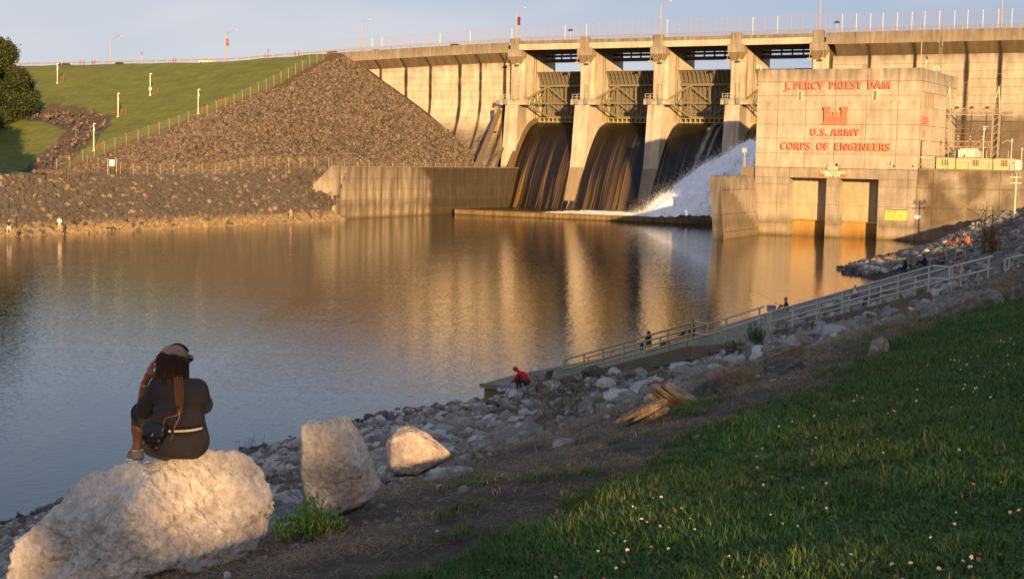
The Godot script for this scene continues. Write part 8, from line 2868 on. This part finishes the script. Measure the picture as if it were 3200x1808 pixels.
	green_shrub("wispy dull green weed right of the bright one by the landing", Vector3(9.95, 3.9, -57.6), 0.9, 0.5, 30, Color(0.05, 0.09, 0.03))
	twig_bush("orange dead tangle of stems on the rubble above the dirt", Vector3(2.95, 8.25, -18.3), 0.42, 0.55, 150, Color(0.30, 0.14, 0.05), 1)
	twig_bush("grey dead stems standing among the rubble below the ochre slabs", Vector3(0.9, 6.9, -24.0), 0.75, 0.7, 90, Color(0.16, 0.115, 0.08), 2)
	twig_bush("pale dry grass clump on the right bank below the cut-off handrail", Vector3(9.3, 8.85, -26.0), 0.4, 0.5, 160, Color(0.34, 0.22, 0.10), 3)
	twig_bush("dry grass clump beside the whitish upright stone", Vector3(5.7, 8.85, -20.2), 0.25, 0.3, 110, Color(0.28, 0.19, 0.09), 4)
	twig_bush("dead stems behind the tall upright boulder", Vector3(-2.2, 7.5, -15.5), 0.35, 0.5, 80, Color(0.13, 0.09, 0.06), 5)
	twig_bush("dry tuft at the waterline left of the tall upright boulder", Vector3(-9.3, 0.3, -50.4), 0.8, 0.6, 26, Color(0.06, 0.05, 0.03), 6)
	twig_bush("small dead tuft on the dirt beside the green plant", Vector3(-1.3, 8.33, -10.6), 0.16, 0.2, 60, Color(0.36, 0.21, 0.10), 7)
	bare_shrub()
	# scrub on the far stones
	var bs := thing("scrub", "small green bush growing alone in the middle of the stone cone", "bush", at(hill(-26.0, 44.0)))
	var mb := leaf_clump(91, 120, 0.5, 0.55)
	var o := part("foliage", mb, bs)
	o.material_override = tone("leaf", Color(0.10, 0.095, 0.02), 3)
	# utility pole by the retaining wall
	var up := thing("utility_pole", "pale utility pole with crossarms standing on the stones before the retaining wall", "pole", at(Vector3(66.9, 3.6, -190.0)))
	var pm := MB.new()
	pm.col = Color(0.55, 0.44, 0.33)
	pm.tube(Vector3(0, -0.5, 0), Vector3(0.0, 6.7, 0), 0.13, 0.10, 8)
	part("pole", pm.done(mats["paint"]), up)
	for y in [5.7, 6.45]:
		var am := MB.new()
		am.col = Color(0.45, 0.35, 0.26)
		am.box(Vector3(-0.85, y, -0.06), Vector3(0.75, y + 0.12, 0.06))
		part("crossarm", am.done(mats["paint"]), up)
	for x in [-0.6, 0.0, 0.5]:
		var lm := MB.new()
		lm.col = Color(0.3, 0.25, 0.2)
		lm.ball(Vector3(x, 6.8, 0), Vector3(0.16, 0.18, 0.16))
		part("lamp_head", lm.done(mats["paint"]), up)

func green_shrub(label: String, p: Vector3, h: float, r: float, stems: int, c: Color) -> void:
	var o := thing("green_shrub", label, "plant", at(p))
	var rr := RandomNumberGenerator.new()
	rr.seed = hash(label)
	var sm := MB.new()
	var lm := MB.new()
	for i in stems:
		var a := rr.randf() * TAU
		var d := sqrt(rr.randf()) * r
		var hh := h * (1.0 - 0.55 * pow(d / r, 2.0)) * rr.randf_range(0.75, 1.15)
		var b := Vector3(cos(a) * d * 0.45, 0, sin(a) * d * 0.45)
		var t := Vector3(cos(a) * d, hh, sin(a) * d)
		sm.col = c * 0.8
		sm.tube(b, t, 0.005, 0.003, 4)
		for q in 26:
			var f := 0.25 + 0.75 * q / 26.0
			var base := b.lerp(t, f)
			var la := q * 2.4 + rr.randf()
			var up := 0.35 + 0.9 * f
			var ld := Vector3(cos(la), up, sin(la)).normalized()
			var s := ld.cross(Vector3.UP).normalized() * h * 0.016
			var l := h * 0.15 * rr.randf_range(0.7, 1.2)
			lm.col = c * rr.randf_range(0.6, 1.5) * (0.7 + 0.7 * f)
			lm.col.a = 1.0
			lm.quad(base, base + ld * l * 0.5 + s, base + ld * l, base + ld * l * 0.5 - s)
	part("stems", sm.done(mats["grass"]), o)
	part("foliage", lm.done(mats["grass"]), o)

func twig_bush(label: String, p: Vector3, h: float, r: float, n: int, c: Color, sd: int) -> void:
	var o := thing("dead_stems", label, "dead plant", at(p))
	var rr := RandomNumberGenerator.new()
	rr.seed = 400 + sd
	var mb := MB.new()
	var w := 0.0011 * maxf(1.0, p.length() / 14.0) + h * 0.003
	for i in n:
		var a := rr.randf() * TAU
		var b := Vector3(cos(a), 0, sin(a)) * rr.randf() * r * 0.6
		var a2 := a + rr.randfn() * 1.2
		var hh := h * rr.randf_range(0.35, 1.1)
		var t := b + Vector3(cos(a2) * r * rr.randf_range(0.2, 0.9), hh, sin(a2) * r * rr.randf_range(0.2, 0.9))
		mb.col = c * rr.randf_range(0.55, 1.4)
		mb.col.a = 1.0
		var m := b.lerp(t, 0.5) + Vector3(rr.randfn(), rr.randf(), rr.randfn()) * r * 0.15
		mb.path([b, m, t, t + Vector3(rr.randfn() * 0.4, -rr.randf() * 0.5, rr.randfn() * 0.4) * r * 0.6], w, w * 0.5, 3)
	part("stems", mb.done(mats["matte"]), o)

func bare_shrub() -> void:
	var p := Vector3(38.6, 3.6, -115.0)
	var o := thing("bare_shrub", "tall brown leafless shrub at the right, in front of the far handrail", "shrub", at(p))
	var rr := RandomNumberGenerator.new()
	rr.seed = 77
	var mb := MB.new()
	var tw := MB.new()
	for i in 9:
		var a := rr.randf() * TAU
		mb.col = Color(0.22, 0.13, 0.06) * rr.randf_range(0.7, 1.2)
		var b := Vector3(cos(a) * 0.6, -0.3, sin(a) * 0.6)
		var t := Vector3(cos(a) * 1.0 * rr.randf() - 0.3, rr.randf_range(2.4, 4.8), sin(a) * 1.0 * rr.randf())
		mb.path([b, b.lerp(t, 0.4) + Vector3(rr.randfn(), 0, rr.randfn()) * 0.2, b.lerp(t, 0.75) + Vector3(rr.randfn(), 0, rr.randfn()) * 0.25, t], 0.055, 0.02, 6)
		for q in 70:
			var f := rr.randf_range(0.1, 1.0)
			var s := b.lerp(t, f)
			var d := Vector3(rr.randfn(), rr.randf_range(-0.7, 0.9), rr.randfn()).normalized()
			tw.col = Color(0.20, 0.11, 0.045) * rr.randf_range(0.5, 1.5)
			tw.col.a = 1.0
			var e := s + d * rr.randf_range(0.3, 1.3)
			tw.path([s, s.lerp(e, 0.5) + Vector3(0, 0.08, 0), e - Vector3(0, 0.15, 0)], 0.012, 0.006, 3)
	part("limbs", mb.done(mats["bark"]), o)
	part("twigs", tw.done(mats["matte"]), o)
	for q in [Vector3(1.2, 4.4, 0), Vector3(-2.3, 4.6, 0), Vector3(2.6, 3.9, 0.2), Vector3(-1.6, 3.4, 0.3)]:
		var bm := MB.new()
		bm.col = Color(0.25, 0.14, 0.06)
		bm.path([Vector3(-0.2, 1.8, 0), (q as Vector3) * Vector3(0.45, 0.85, 0.5), q], 0.03, 0.012, 5)
		part("branch", bm.done(mats["bark"]), o)
